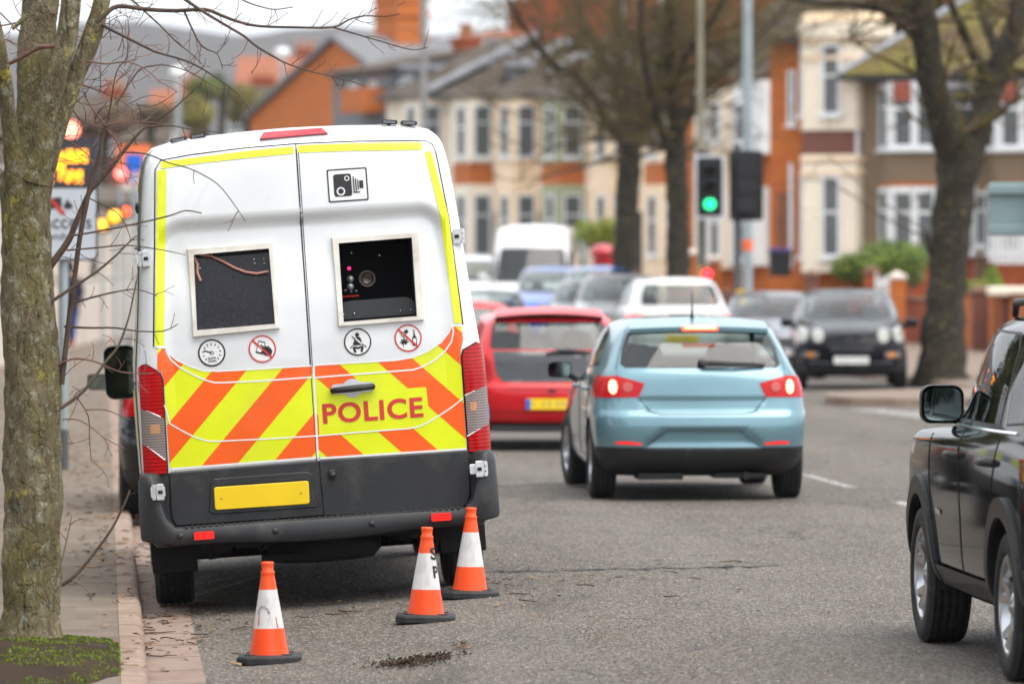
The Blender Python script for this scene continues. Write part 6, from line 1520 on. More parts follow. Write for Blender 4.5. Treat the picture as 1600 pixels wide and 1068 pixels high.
# wheelie bin
c = P(1219, 412, 127); bn = thing('wheelie_bin', 'black wheelie bin with a blue lid by the brick doorway', 'bin', Matrix.Translation((c.x, 127, c.z-.28)))
mb = MB(); mb.add([(-.21, -.24, 0), (.21, -.24, 0), (.21, .24, 0), (-.21, .24, 0), (-.25, -.30, .55), (.25, -.30, .55), (.25, .30, .55), (-.25, .30, .55)], [[3, 2, 1, 0], [4, 5, 6, 7], [0, 1, 5, 4], [1, 2, 6, 5], [2, 3, 7, 6], [3, 0, 4, 7]]); mb.build('bin_body', M_black, bn)
mb = MB(); mb.box((-.27, -.33, .555), (.27, .32, .62), 0, None, .02); mb.build('lid', plain('bin_lid', (.03, .03, .22), .5), bn); mb = MB(); mb.lathe([(0, -.03), (.1, -.03), (.1, .03), (0, .03)], 14, 0, TR(-.2, .26, .08, 0, R(90))); mb.build('wheel', M_trim, bn)

# ------------------------------------------------------------------ left side of the street
# road sign on a grey post
SP = 52.5
rs = thing('road_sign', 'white roadworks sign with a red bar across black symbols, on a thick grey post', 'road sign', Matrix.Identity(4))
zp = PZ((99-800)*SP/FPX, SP); pole(rs, 99, SP, 300, .046, M_galv, zp-.1, 'post'); a = P(99, 690, SP); mb = MB(); mb.lathe([(.05, 0), (.05, .38)], 14, 0, Matrix.Translation((a.x, SP, zp))); mb.build('post_sleeve', M_dpole, rs)
def spx(px, py): p = P(px, py, SP); return (p.x, p.z)
x0, z0 = spx(40, 405); x1, z1 = spx(152, 293); mb = MB(); mb.prism(rrect(x0, z0, x1, z1, .03, 3), SP-.075, SP-.06); mb.build('sign_panel', plain('sign_white', (.56, .60, .66), .5, var=.05), rs)
mb = MB()
for p in ring2(rrect(x0-.012, z0-.012, x1+.012, z1+.012, .035, 3), rrect(x0+.004, z0+.004, x1-.004, z1-.004, .03, 3)): mb.prism(p, SP-.079, SP-.055)
mb.build('sign_border', M_black, rs)
mb = MB()
for pl in ([(50, 322), (60, 322), (60, 332), (50, 332)], [(70, 318), (84, 309), (97, 308), (98, 320), (96, 325), (86, 326), (72, 327)], [(100, 322), (104, 315), (106, 310), (109, 316), (113, 318), (115, 324), (110, 327), (101, 326)]): mb.prism([spx(*q) for q in pl], SP-.078, SP-.0752)
M_leg = plain('legend_black', (.03, .03, .035), .5); mb.build('sign_symbol', M_leg, rs)
for t, w, py, px in (('access', 74, 350, 107), ('only', 42, 371, 92)):
    mb = MB()
    for q in text_polys(t, w*SP/FPX, 15*SP/FPX, *spx(px, py), .01): mb.add([(x, SP-.0765, z) for x, z in q], [list(range(len(q)))])
    mb.build('sign_lettering', M_leg, rs)
mb = MB(); mb.prism([spx(*q) for q in ((64, 297), (70, 297), (104, 333), (98, 336))], SP-.082, SP-.079); mb.build('red_bar', M_redp, rs)
# variable message board with amber lamps
VYY = 78
vm = thing('message_board', 'dark electronic message board lit with amber letters behind the white sign', 'message board', Matrix.Identity(4))
def vpx(px, py): p = P(px, py, VYY); return (p.x, p.z)
mb = MB(); a = vpx(20, 294); b = vpx(152, 215); mb.prism(rrect(a[0], a[1], b[0], b[1], .03, 2), VYY, VYY+.2); mb.build('panel', plain('board_grey', (.045, .045, .06), .6), vm)
M_led = lens_mat('amber_led', (1, .4, .02), 2.4, (1, .33, .01)); r_ = random.Random(3); mb = MB()
for (xa, ya, xb, yb_) in ((26, 238, 50, 262), (54, 238, 76, 262), (79, 238, 103, 266), (106, 236, 138, 256), (60, 272, 82, 286), (94, 268, 129, 286)):
    x = xa
    while x < xb:
        y = ya
        while y < yb_:
            if r_.random() < .72: c = vpx(x, y); mb.lathe([(0, .02), (.016, .012), (.018, 0)], 6, 0, TR(c[0], VYY-.001, c[1], 0, 0, R(90)))
            y += 4.1
        x += 4.1
mb.build('amber_lettering', M_led, vm); pole(vm, 40, VYY+.25, 300, .06, M_dpole, None, 'post'); pole(vm, 70, VYY+.25, 290, .06, M_dpole, None, 'post')
# temporary orange sign with a blue panel
OY = 115
os_ = thing('roadworks_sign', 'orange roadworks board with a blue panel, left of the van roof', 'road sign', Matrix.Identity(4))
def opx(px, py): p = P(px, py, OY); return (p.x, p.z)
a = opx(183, 288); b = opx(236, 226); mb = MB(); mb.prism(rrect(a[0], a[1], b[0], b[1], .04, 3), OY, OY+.03); mb.build('panel', plain('sign_orange', (.85, .20, .06), .5), os_)
a = opx(197, 268); b = opx(222, 241); mb = MB(); mb.prism(rrect(a[0], a[1], b[0], b[1], .03, 3), OY-.012, OY-.002); mb.build('blue_panel', plain('sign_blue', (.005, .13, .65), .5), os_)
a = opx(198, 286); b = opx(221, 270); mb = MB(); mb.prism(rrect(a[0], a[1], b[0], b[1], .02, 2), OY-.012, OY-.002); mb.build('pale_panel', plain('sign_pale', (.45, .42, .6), .5), os_); pole(os_, 210, OY+.08, 230, .05, M_galv, None, 'post')
def beacon(label, px, py, Y, mat, r, grp, post=M_galv):
    root = thing('warning_lamp', label, 'lamp', Matrix.Identity(4), grp); c = P(px, py, Y); mb = MB(); mb.lathe([(0, .05), (r*.7, .04), (r, .0), (r, -.02)], 16, 0, TR(c.x, Y-.02, c.z, 0, 0, R(90))); mb.build('lamp_lens', mat, root)
    mb = MB(); mb.lathe([(r*1.1, -.06), (r*1.25, .02), (r*1.05, .03)], 16, 0, TR(c.x, Y, c.z, 0, 0, R(90))); mb.prism(rrect(c.x-r*1.3, c.z-r*1.4, c.x+r*1.3, c.z+r*1.3, r*.4, 2), Y+.04, Y+.2); mb.build('lamp_housing', M_blackp, root); pole(root, px, Y+.12, py, .026, post, None, 'post')
lit_amb = lens_mat('lit_amber', (1, .5, .05), 1.4, (1, .42, .03)); g_ = 'lit warning lamps at the distant roadworks'
beacon('bright red signal lamp beside the blue panel sign', 189, 271, 112, lens_mat('red_glow', (1, .1, .08), 2.4, (1, .14, .12)), .12, g_); beacon('red signal lamp glowing above the amber message board', 110, 203, 140, lens_mat('red_glow2', (1, .2, .12), 2.2, (1, .26, .17)), .22, g_)
beacon('amber lamp low beside the white sign', 160, 351, 100, lit_amb, .10, g_); beacon('tall amber lamp between the white sign and the van', 179, 338, 96, lit_amb, .11, g_); beacon('small red lamp close to the van side', 197, 330, 104, lens_mat('red_glow3', (1, .1, .05), 1.6, (1, .1, .03)), .08, g_)
# dark post, pale site hoarding, far pavement railings
bp = thing('bollard_post', 'slim black post beyond the white sign', 'post', Matrix.Identity(4)); pole(bp, 147, 160, 395, .085, M_blackp, None, 'post'); a = P(147, 395, 160); mb = MB(); mb.lathe([(.036, -.02), (.05, .0), (.04, .05), (0, .07)], 12, 0, Matrix.Translation(a)); mb.build('post_cap', M_blackp, bp)
M_cream2 = plain('pale_render', (.68, .60, .53), .8, var=.12, vs=.5, dirt=((.35, .28, .22), .4))
hd = thing('garden_wall', 'long pale wall along the left pavement in the distance', 'wall', Matrix.Identity(4)); mb = MB()
def seg(pa, Ya, pb_, Yb, z0, z1, th, mi=0, m=None):
    a = Vector(((pa-800)*Ya/FPX, Ya, 0)); b = Vector(((pb_-800)*Yb/FPX, Yb, 0)); t = (b-a).normalized(); nn = Vector((-t.y, t.x, 0))*th
    q = [a, b, b+nn, a+nn]; (m or mb).add([(p.x, p.y, z0) for p in q]+[(p.x, p.y, z1) for p in q], [[3, 2, 1, 0], [4, 5, 6, 7], [0, 1, 5, 4], [1, 2, 6, 5], [2, 3, 7, 6], [3, 0, 4, 7]], mi)
seg(-60, 95, 262, 160, -.3, 1.1, .25); mb.build('wall', M_cream2, hd); mb = MB(); seg(-62, 94.9, 262, 160.1, 1.102, 1.2, .32); mb.build('coping', plain('coping_stone', (.40, .36, .31), .8), hd)
def simple_building(label, px0, Y0, px1, Y1, base, eave, ridge, depth, wallm, roofm, wins=(), grp=None, chim=(), gable=False, name='house', cat='house'):
    """a plain house: walls, pitched roof with overhang, framed windows, chimneys; heights given as photo rows on the front plane"""
    Ym = (Y0+Y1)/2; a = Vector(((px0-800)*Y0/FPX, Y0, 0)); b = Vector(((px1-800)*Y1/FPX, Y1, 0)); L = (b-a).length; ang = math.atan2(b.y-a.y, b.x-a.x)
    zf = lambda py: HC-(py-HOR)*Ym/FPX
    M = Matrix.Translation((a.x, a.y, 0)) @ Matrix.Rotation(ang, 4, 'Z'); root = thing(name, label, cat, M, grp); z0, ze, zr = zf(base), zf(eave), zf(ridge)
    mb = MB()
    if gable: mb.prism([(0, z0), (L, z0), (L, ze), (L/2, zr), (0, ze)], 0, depth); mb.build('wall', wallm, root); mb = MB(); sl = (zr-ze)/(L/2)
    else: mb.box((0, 0, z0), (L, depth, ze)); mb.prism([(0, 0), (depth, 0), (depth/2, zr-ze)], 0, .2, 0, Matrix.Translation((0, 0, ze)) @ Matrix.Rotation(R(90), 4, 'Z') @ Matrix.Translation((0, -.2, 0))); mb.prism([(0, 0), (depth, 0), (depth/2, zr-ze)], 0, .2, 0, Matrix.Translation((L, 0, ze)) @ Matrix.Rotation(R(90), 4, 'Z')); mb.build('wall', wallm, root); mb = MB()
    if gable:
        for s in (0, 1):
            e0, e1 = (-.3 if not s else L+.3), L/2; zz = ze-.3*sl
            mb.add([(e0, -.25, zz+.02), (e1, -.25, zr+.02), (e1, depth+.25, zr+.02), (e0, depth+.25, zz+.02), (e0, -.25, zz+.20), (e1, -.25, zr+.20), (e1, depth+.25, zr+.20), (e0, depth+.25, zz+.20)], [[0, 1, 2, 3], [7, 6, 5, 4], [4, 5, 1, 0], [5, 6, 2, 1], [6, 7, 3, 2], [7, 4, 0, 3]])
    else:
        for s in (0, 1):
            y0, y1 = (-.3 if not s else depth+.3), depth/2; zz = ze-.1
            mb.add([(-.2, y0, zz), (L+.2, y0, zz), (L+.2, y1, zr), (-.2, y1, zr), (-.2, y0, zz+.15), (L+.2, y0, zz+.15), (L+.2, y1, zr+.15), (-.2, y1, zr+.15)], [[0, 1, 2, 3], [7, 6, 5, 4], [4, 5, 1, 0], [5, 6, 2, 1], [6, 7, 3, 2], [7, 4, 0, 3]])
    mb.build('roof', roofm, root)
    for (wx, wy0, wy1, w) in wins: window(root, wx*L-w/2, wx*L+w/2, zf(wy0), zf(wy1), 0)
    for (cx, top, w) in chim: chimney(root, cx*L, depth/2, zr-.5, zf(top), w)
    return root, L, zf
M_wfr = plain('white_window_frame', (.74, .75, .76), .4, var=.05); M_wgl = N('window_glass').set(col=(.075, .085, .09), rough=.05, spec=.7).m; M_curt = plain('net_curtain', (.30, .31, .33), .8, var=.3, vs=3)
def window(root, x0, x1, z0, z1, y, trans=.34, bars=0, dark=False, curtain=False, name='window', fr=.06):
    """frame with sill as one part, pane below it; y = wall face"""
    if z1 < z0: z0, z1 = z1, z0
    mb = MB(); d0, d1 = y-.05, y+.03
    mb.box((x0, d0, z0), (x0+fr, d1, z1)); mb.box((x1-fr, d0, z0), (x1, d1, z1)); mb.box((x0+fr, d0, z1-fr), (x1-fr, d1, z1)); mb.box((x0+fr, d0, z0), (x1-fr, d1, z0+fr))
    if trans: zt = z1-(z1-z0)*trans; mb.box((x0+fr, d0+.004, zt-fr*.45), (x1-fr, d1, zt+fr*.45))
    for k in range(bars): xm = x0+(x1-x0)*(k+1)/(bars+1); mb.box((xm-fr*.4, d0+.007, z0+fr), (xm+fr*.4, d1, z1-fr))
    mb.box((x0-.05, y-.12, z0-.07), (x1+.05, y, z0-.002)); f = mb.build(name, M_wfr, root)
    p = MB(); p.add([(x0+fr, y-.012, z0+fr), (x1-fr, y-.012, z0+fr), (x1-fr, y-.012, z1-fr), (x0+fr, y-.012, z1-fr)], [[0, 1, 2, 3]]); p.build('pane', M_wgl if not curtain else M_curt, f); return f
M_pot = plain('chimney_pot', (.50, .24, .12), .8, var=.2); M_bor = brick('orange_brick', 'cc6a22', 'b45418', 'b0804f'); M_bred = brick('red_brick', 'b04a1c', '923812', '9a6a4c'); M_bbr = brick('brown_brick', '7a4030', '693428', '857066')
def chimney(root, x, y, z0, z1, w, n=3, mat=None):
    mb = MB(); mb.box((x-w/2, y-.35, z0), (x+w/2, y+.35, z1)); mb.box((x-w/2-.06, y-.41, z1-.30), (x+w/2+.06, y+.41, z1-.18)); mb.box((x-w/2-.1, y-.45, z1-.12), (x+w/2+.1, y+.45, z1+.002)); c = mb.build('chimney', mat or M_bred, root)
    for k in range(n):
        p = MB(); xx = x-w/2+w*(k+.5)/n; p.lathe([(.13, z1), (.11, z1+.42), (.135, z1+.45), (.135, z1+.52), (.09, z1+.52)], 12, 0, Matrix.Translation((xx, y, 0))); p.build('chimney_pot', M_pot, c)
def tiles(name, a, b, moss=0, mossc=(.10, .09, .01)):
    n = N(name); sp = n.new('ShaderNodeSeparateXYZ'); n.lk(n.co.outputs['Object'], sp.inputs[0]); w = n.math('FRACT', n.math('MULTIPLY', sp.outputs[2], 5.5))
    c = n.mix(n.rng(n.noise(1.5, 6, .65), .3, .7), a, b); c = n.mix(n.rng(n.noise(14, 4), .4, .7, 0, .5), c, tuple(x*.5 for x in a)); c = n.mix(n.rng(w, .0, .18, .6, 0), c, tuple(x*.35 for x in a))
    if moss: c = n.mix(n.rng(n.noise(.9, 6, .7), .35, .6, 0, moss), c, mossc)
    n.set(col=c, rough=.85); n.bump(w, .5, .03); return n.m
M_slate2 = tiles('brown_slate', (.052, .036, .029), (.092, .066, .053), .45, (.10, .075, .035)); M_mossr = tiles('mossy_tiles', (.10, .055, .03), (.15, .085, .04), .9, (.135, .12, .012)); M_redt = tiles('red_tiles', (.28, .085, .04), (.38, .13, .06)); M_greyt = tiles('grey_slate', (.16, .165, .18), (.26, .265, .28))
M_cream = plain('cream_render', (.86, .66, .46), .8, var=.08, vs=.8, dirt=((.42, .30, .20), .45)); M_cream3 = plain('pale_cream_render', (.85, .75, .61), .8, var=.07, vs=.8, dirt=((.5, .40, .30), .4)); M_sage = plain('sage_green_render', (.33, .35, .21), .8, var=.1, vs=.8)
n = N('pebble_dash'); n.set(col=n.mix(n.rng(n.noise(55, 4, .7), .35, .65), (.125, .085, .052), (.30, .215, .14)), rough=.9); n.bump(n.noise(60, 3), .5, .02); M_pebble = n.m
M_lead = plain('lead_flashing', (.33, .34, .38), .5, var=.2, vs=1.2); M_door = plain('varnished_door', (.20, .06, .02), .4, var=.25, vs=3); M_doorw = plain('white_door', (.66, .66, .66), .4)

class Front:
    """a house front measured on its own wall plane: photo pixels -> wall coordinates"""
    def __init__(s, name, label, cat, pa, Ya, pb_, Yb, zbase, grp=None):
        a = Vector(((pa-800)*Ya/FPX, Ya, 0)); b = Vector(((pb_-800)*Yb/FPX, Yb, 0)); s.L = (b-a).length
        s.M = Matrix.Translation((a.x, a.y, 0)) @ Matrix.Rotation(math.atan2(b.y-a.y, b.x-a.x), 4, 'Z'); s.I = s.M.inverted(); s.z0 = zbase
        s.root = thing(name, label, cat, s.M, grp)
    def q(s, px, py, yl=0.0):
        o = s.I @ Vector((0, 0, HC)); d = (s.I @ P(px, py, 30))-o; t = (yl-o.y)/d.y; p = o+d*t; return p.x, p.z
    def block(s, name, mat, px0, py0, px1, py1, y0, y1, bev=0):
        x0, za = s.q(px0, py0, y0); x1, zb2 = s.q(px1, py1, y0); mb = MB(); mb.box((min(x0, x1), y0, min(za, zb2)), (max(x0, x1), y1, max(za, zb2)), 0, None, bev); return mb.build(name, mat, s.root)
    def win(s, px0, py0, px1, py1, y=0.0, **k):
        x0, za = s.q(px0, py0, y); x1, zb2 = s.q(px1, py1, y); return window(s.root, x0, x1, zb2, za, y, **k)
    def bay(s, name, mat, px0, px1, py0, py1, depth, cant=.35, y=0.0):
        x0, za = s.q(px0, py0, y-depth); x1, zb2 = s.q(px1, py1, y-depth); mb = MB(); pl = [(x0-cant, y), (x0, y-depth), (x1, y-depth), (x1+cant, y)]
        mb.add([(a, b, min(za, zb2)) for a, b in pl]+[(a, b, max(za, zb2)) for a, b in pl], [[0, 1, 5, 4], [1, 2, 6, 5], [2, 3, 7, 6], [3, 0, 4, 7], [3, 2, 1, 0], [4, 5, 6, 7]]); return mb.build(name, mat, s.root)
    def sidewin(s, px0, px1, py0, py1, depth, cant, z_in=.12, left=True, y=0.0):
        x0, za = s.q(px0, py0, y-depth); x1, zb2 = s.q(px1, py1, y-depth)
        A, B = (Vector((x0-cant, y, 0)), Vector((x0, y-depth, 0))) if left else (Vector((x1, y-depth, 0)), Vector((x1+cant, y, 0)))
        t = (B-A).normalized(); M = Matrix((( t.x, -t.y, 0, A.x), (t.y, t.x, 0, A.y), (0, 0, 1, 0), (0, 0, 0, 1))); L = (B-A).length
        w = window(s.root, L*z_in, L*(1-z_in), min(za, zb2), max(za, zb2), 0); w.matrix_basis = M; return w
# nearer pair: pebble-dashed house with a mossy hipped roof
h1 = Front('terraced_house', 'house with a mossy brown hipped roof, pebble-dash walls and white bay windows', 'house', 1338, 132, 1860, 128, .3)
q = h1.q
h1.block('wall', M_pebble, 1338, 112, 1860, 470, 0, 7)
xe0, ze = q(1310, 116, -.6); xr, zr = q(1500, -60, 3.5); xe1 = h1.L+.4
mb = MB(); mb.add([(xe0, -.6, ze), (xe1, -.6, ze), (xe1, 7.6, ze), (xe0, 7.6, ze), (xe0+3.2, 3.5, zr), (xe1, 3.5, zr), (xe0, -.6, ze-.12), (xe1, -.6, ze-.12), (xe1, 7.6, ze-.12), (xe0, 7.6, ze-.12)], [[0, 1, 5, 4], [3, 0, 4], [2, 3, 4, 5], [1, 2, 5], [6, 7, 1, 0], [9, 6, 0, 3], [9, 8, 7, 6]]); mb.build('roof', M_mossr, h1.root)
mb = MB(); mb.box((xe0-.02, -.72, ze-.16), (xe1, -.62, ze-.05)); mb.build('gutter', M_black, h1.root); mb = MB(); mb.tube([(xe0, -.6, ze+.02), (xe0+3.2, 3.5, zr+.05)], .09, 6); mb.build('hip_tiles', M_lead, h1.root)
for (p0, p1, seedx) in ((1392, 1466, 0), (1560, 1640, 1)):
    h1.bay('bay', M_wfr, p0-2, p1+2, 128, 238, .75, .62); h1.bay('bay_apron', M_pebble, p0-2, p1+2, 240, 284, .73, .60); h1.bay('bay_band', M_bor, p0-2, p1+2, 285, 291, .74, .61); h1.bay('bay', M_wfr, p0-2, p1+2, 292, 400, .75, .62); h1.bay('bay_base', M_bred, p0-2, p1+2, 401, 465, .73, .60)
    for (ya, yb3) in ((134, 232), (296, 396)):
        h1.win(p0+2, ya, p0+38, yb3, -.75, trans=.36, fr=.09); h1.win(p0+38, ya, p1-2, yb3, -.75, trans=.36, fr=.09); h1.sidewin(p0-2, p1+2, ya, yb3, .75, .62); h1.sidewin(p0-2, p1+2, ya, yb3, .75, .62, left=False)
    x, z = q(p0+18, 150, -.82); mb = MB(); mb.box((x-.22, -.86, z-.12), (x+.22, -.83, z+.32)); mb.build('stained_glass', plain('stained_red', (.30, .06, .03), .3), h1.root)
h1.win(1500, 135, 1545, 232, 0, bars=1); h1.win(1522, 300, 1556, 385, 0); h1.block('door', M_doorw, 1500, 300, 1522, 440, -.06, .02); h1.block('drainpipe', M_wfr, 1336, 118, 1341, 440, -.12, -.02)
x, z = q(1480, -75, 3.5); chimney(h1.root, x+1.2, 3.5, zr-.5, zr+1.4, 1.2)
# white railings by the bay
mb = MB(); x0, za = q(1548, 368, -2.0); x1, zb3 = q(1602, 412, -2.0)
for k in range(8): xx = x0+(x1-x0)*k/7; mb.box((xx-.035, -2.02, zb3), (xx+.035, -1.98, za+.5))
mb.box((x0, -2.04, za+.42), (x1, -1.96, za+.5)); mb.box((x0, -2.04, zb3), (x1, -1.96, zb3+.08)); mb.build('porch_railing', M_wfr, h1.root)
# cream bay house with red-brick reveal
h2 = Front('terraced_house', 'tall cream canted bay with parapet beside a strip of orange brick', 'house', 1203, 133.6, 1345, 132.7, .3)
h2.block('wall', M_bor, 1203, 62, 1345, 470, 0, 7); mb = MB(); x0, za = h2.q(1195, 66, -.3); mb.add([(x0-.3, -.4, za), (h2.L+.1, -.4, za), (h2.L+.1, 3.5, za+2.8), (x0-.3, 3.5, za+2.8), (h2.L+.1, 7.3, za), (x0-.3, 7.3, za)], [[0, 1, 2, 3], [3, 2, 4, 5], [5, 4, 1, 0]]); mb.build('roof', M_slate2, h2.root)
h2.block('gutter', M_black, 1196, 60, 1250, 68, -.5, -.38)
h2.bay('bay', M_cream3, 1256, 1338, 60, 203, .9, .42); h2.bay('cornice', M_cream3, 1250, 1344, 34, 58, 1.05, .46); h2.bay('parapet', M_cream, 1258, 1336, 20, 33, .8, .4); h2.bay('bay_band', M_bbr, 1258, 1336, 204, 241, .84, .40); h2.bay('bay', M_cream3, 1256, 1338, 242, 425, .9, .42)
for (ya, yb3) in ((68, 180), (274, 402)):
    h2.win(1284, ya, 1314, yb3, -.9, trans=.45, fr=.07, curtain=False); h2.sidewin(1256, 1338, ya, yb3, .9, .42, .2)
for yy in (62, 88, 246, 268): h2.bay('string_course', M_cream, 1254, 1340, yy, yy+5, .95, .44)
h2.block('drainpipe', M_bbr, 1336, 40, 1341, 420, -.14, -.03); h2.block('door', M_door, 1213, 300, 1232, 418, -.05, .03); h2.block('door_frame', M_wfr, 1232.5, 255, 1238, 420, -.08, .03); h2.win(1231, 110, 1243, 195, 0, trans=.5)
x, z = h2.q(1332, 60, 3.2); chimney(h2.root, x, 3.4, z+1.5, z+4.6, 1.1)
# red-roofed building rising behind the pair
rb, L, zf = simple_building('large red-roofed house rising behind the mossy roof', 1335, 150, 1640, 147, 440, 70, -40, 8, M_bred, M_redt)
# third house: white bays, orange brick strips
h3 = Front('terraced_house', 'cream and white bay-fronted house between the lamp column and the traffic light', 'house', 1062, 152, 1206, 149, .2)
h3.block('wall', M_bor, 1062, 122, 1206, 470, 0, 7); mb = MB(); x0, za = h3.q(1055, 124, -.3); mb.add([(x0, -.4, za), (h3.L+.1, -.4, za), (h3.L+.1, 3.5, za+2.4), (x0, 3.5, za+2.4), (h3.L+.1, 7.3, za), (x0, 7.3, za)], [[0, 1, 2, 3], [3, 2, 4, 5], [5, 4, 1, 0]]); mb.build('roof', M_slate2, h3.root)
h3.bay('bay', M_cream3, 1084, 1128, 138, 238, .7, .3); h3.bay('bay', M_cream3, 1084, 1128, 300, 420, .7, .3); h3.bay('bay_apron', M_cream, 1084, 1128, 239, 299, .66, .28); h3.bay('bay', M_wfr, 1146, 1190, 126, 240, .7, .3); h3.bay('bay', M_wfr, 1140, 1168, 292, 415, .5, .3)
for (ya, yb3) in ((160, 222), (322, 405)):
    h3.win(1110, ya, 1126, yb3, -.7, trans=.3); h3.win(1090, ya, 1106, yb3, -.7, trans=.3); h3.win(1148, ya, 1166, yb3, -.72 if ya < 200 else -.52)
h3.block('door', M_doorw, 1186, 310, 1200, 412, -.05, .03); h3.block('porch_post', M_wfr, 1180, 295, 1185, 412, -.5, -.42)
x, z = h3.q(1180, 60, 3.5); chimney(h3.root, x, 3.5, z-.8, z+1.6, 1.4); x, z = h3.q(1095, 60, 3.5); chimney(h3.root, x, 3.5, z-.8, z+1.6, 1.4)
# the far cream terrace: one house per bay
terr = [(604, 690, 'cream terraced house with a slate dormer, leftmost of the far row', M_cream3, 0), (690, 760, 'pale cream terraced house below the tall grey column', M_cream3, 1), (760, 826, 'cream terraced house with two slim windows above the white van', M_cream, 2), (826, 902, 'terraced house with a sage green bay and orange brick band', M_cream, 3), (902, 985, 'cream terraced house half hidden by the mossy tree', M_cream, 4), (985, 1062, 'cream terraced house between the two mossy trunks', M_cream, 5)]
def YT(px): return 207-(px-604)*.075
for (pa, pb_, lb, wm, kk) in terr:
    h = Front('terraced_house', lb, 'house', pa+.5, YT(pa), pb_-.5, YT(pb_), 0, 'cream terraced houses in the far row')
    ev = 152-(pa-604)*.02; h.block('wall', wm, pa+.5, ev, pb_-.5, 470, 0, 8)
    x0, za = h.q(pa, ev-1, -.35); xx, zr2 = h.q(pa, ev-72, 4); W_ = h.L
    mb = MB(); mb.add([(-.02, -.4, za), (W_+.02, -.4, za), (W_+.02, 4, zr2), (-.02, 4, zr2), (W_+.02, 8.4, za), (-.02, 8.4, za), (-.02, -.4, za-.12), (W_+.02, -.4, za-.12)], [[0, 1, 2, 3], [3, 2, 4, 5], [6, 7, 1, 0], [5, 4, 1, 0]]); rf = mb.build('roof', M_slate2, h.root)
    mb = MB(); mb.add([(W_-.22, -.45, za+.04), (W_+.22, -.45, za+.04), (W_+.22, 4, zr2+.10), (W_-.22, 4, zr2+.10), (W_-.22, -.45, za+.22), (W_+.22, -.45, za+.22), (W_+.22, 4, zr2+.28), (W_-.22, 4, zr2+.28)], [[4, 5, 6, 7], [0, 1, 5, 4], [3, 0, 4, 7], [1, 2, 6, 5]]); mb.build('party_wall_coping', M_lead, rf)
    mb = MB(); mb.box((-.02, -.52, za-.10), (W_+.02, -.42, za+.02)); mb.build('gutter', M_black, h.root)
    m = (pa+pb_)/2-4; bm_ = M_sage if kk == 3 else wm; wdt = 22 if kk != 3 else 24
    h.bay('bay', bm_, m-wdt*.6, m+wdt*.6, ev+6, 254, .8, .35); h.bay('bay_band', M_bor if kk in (1, 3, 5) else wm, m-wdt*.6, m+wdt*.6, 255, 288, .76, .33); h.bay('bay', bm_, m-wdt*.6, m+wdt*.6, 289, 430, .8, .35)
    # hipped bay top and window dressings
    x0, z0 = h.q(m-wdt*.6, ev+5, -.8); x1, _ = h.q(m+wdt*.6, ev+5, -.8); mb = MB(); mb.add([(x0-.45, 0, z0), (x0-.05, -.95, z0), (x1+.05, -.95, z0), (x1+.45, 0, z0), ((x0+x1)/2, .9, z0+1.6)], [[0, 1, 4], [1, 2, 4], [2, 3, 4], [3, 2, 1, 0]]); mb.build('bay_roof', M_slate2, h.root)
    for (ya, yb3) in ((166, 246), (304, 400)):
        h.win(m-6, ya, m+7, yb3, -.8, trans=.42, fr=.08); h.sidewin(m-wdt*.6, m+wdt*.6, ya, yb3, .8, .35, .15); h.sidewin(m-wdt*.6, m+wdt*.6, ya, yb3, .8, .35, .15, left=False)
        h.win(pb_-17, ya+8, pb_-6, yb3, 0, trans=.35)
    for yy in (258, 290): h.block('string_course', M_cream3, pa+2, yy, pb_-2, yy+5, -.06, -.002)
    h.block('door', (M_door, M_doorw, M_black)[kk % 3], pa+4, 330, pa+16, 430, -.05, -.003)
    chimney(h.root, W_-.1, 4, zr2-.6, zr2+2.0, 1.6, 4, M_bred)
    if kk in (0, 2, 4):
        x0, z0 = h.q(pa+18, ev-8, .8); x1, z1 = h.q(pa+44, ev-44, .8); mb = MB(); mb.box((x0, .8, z0), (x1, 3.4, z1)); dm = mb.build('dormer', M_greyt, h.root); mb = MB(); mb.box((x0-.2, .6, z1), (x1+.2, 3.6, z1+.18)); mb.build('dormer_roof', M_lead, dm)
        window(h.root, x0+.3, x1-.3, z0+.3, z1-.25, .79)
# orange brick gable end with its tall stack
gb, L, zf = simple_building('orange brick gable with a tall chimney stack behind the van roof', 392, 236, 668, 222, 440, 178, 62, 9, M_bor, M_greyt, wins=(), gable=True)
mb = MB(); z0, z1 = zf(190), zf(-70); xa = (535-396)/(668-392)*L
mb.box((xa-1.0, 2.2, z0), (xa+.98, 3.6, z1)); mb.box((xa-1.1, 2.1, zf(25)), (xa+1.08, 3.7, zf(18))); mb.box((xa-1.06, 2.14, zf(2)), (xa+1.04, 3.66, zf(-3))); ch = mb.build('chimney', M_bor, gb)
for k in range(4): mb = MB(); mb.lathe([(.15, z1), (.12, z1+.6), (.15, z1+.65)], 10, 0, Matrix.Translation((xa-.75+k*.5, 2.9, 0))); mb.build('chimney_pot', M_pot, ch)
sd, L2, zf2 = simple_building('slate-hung grey house front between the orange gable and the cream terrace', 520, 214, 606, 208, 440, 112, 84, 7, M_greyt, M_slate2, wins=((.40, 128, 152, .9), (.75, 128, 150, .7)), chim=((.8, 60, 1.1),))
mb = MB(); a0 = Vector((L2*.55, -.9, zf2(176))); mb.box((L2*.56, -.9, zf2(178)), (L2*.95, -.02, zf2(140))); mb.build('brick_bay', M_bor, sd)
tl_, L3, zf3 = simple_building('red-tiled house with clustered chimneys above the terrace roofs', 640, 246, 800, 240, 430, 90, 45, 9, M_bred, M_redt, chim=((.35, -5, 2.2), (.75, -8, 2.4)))
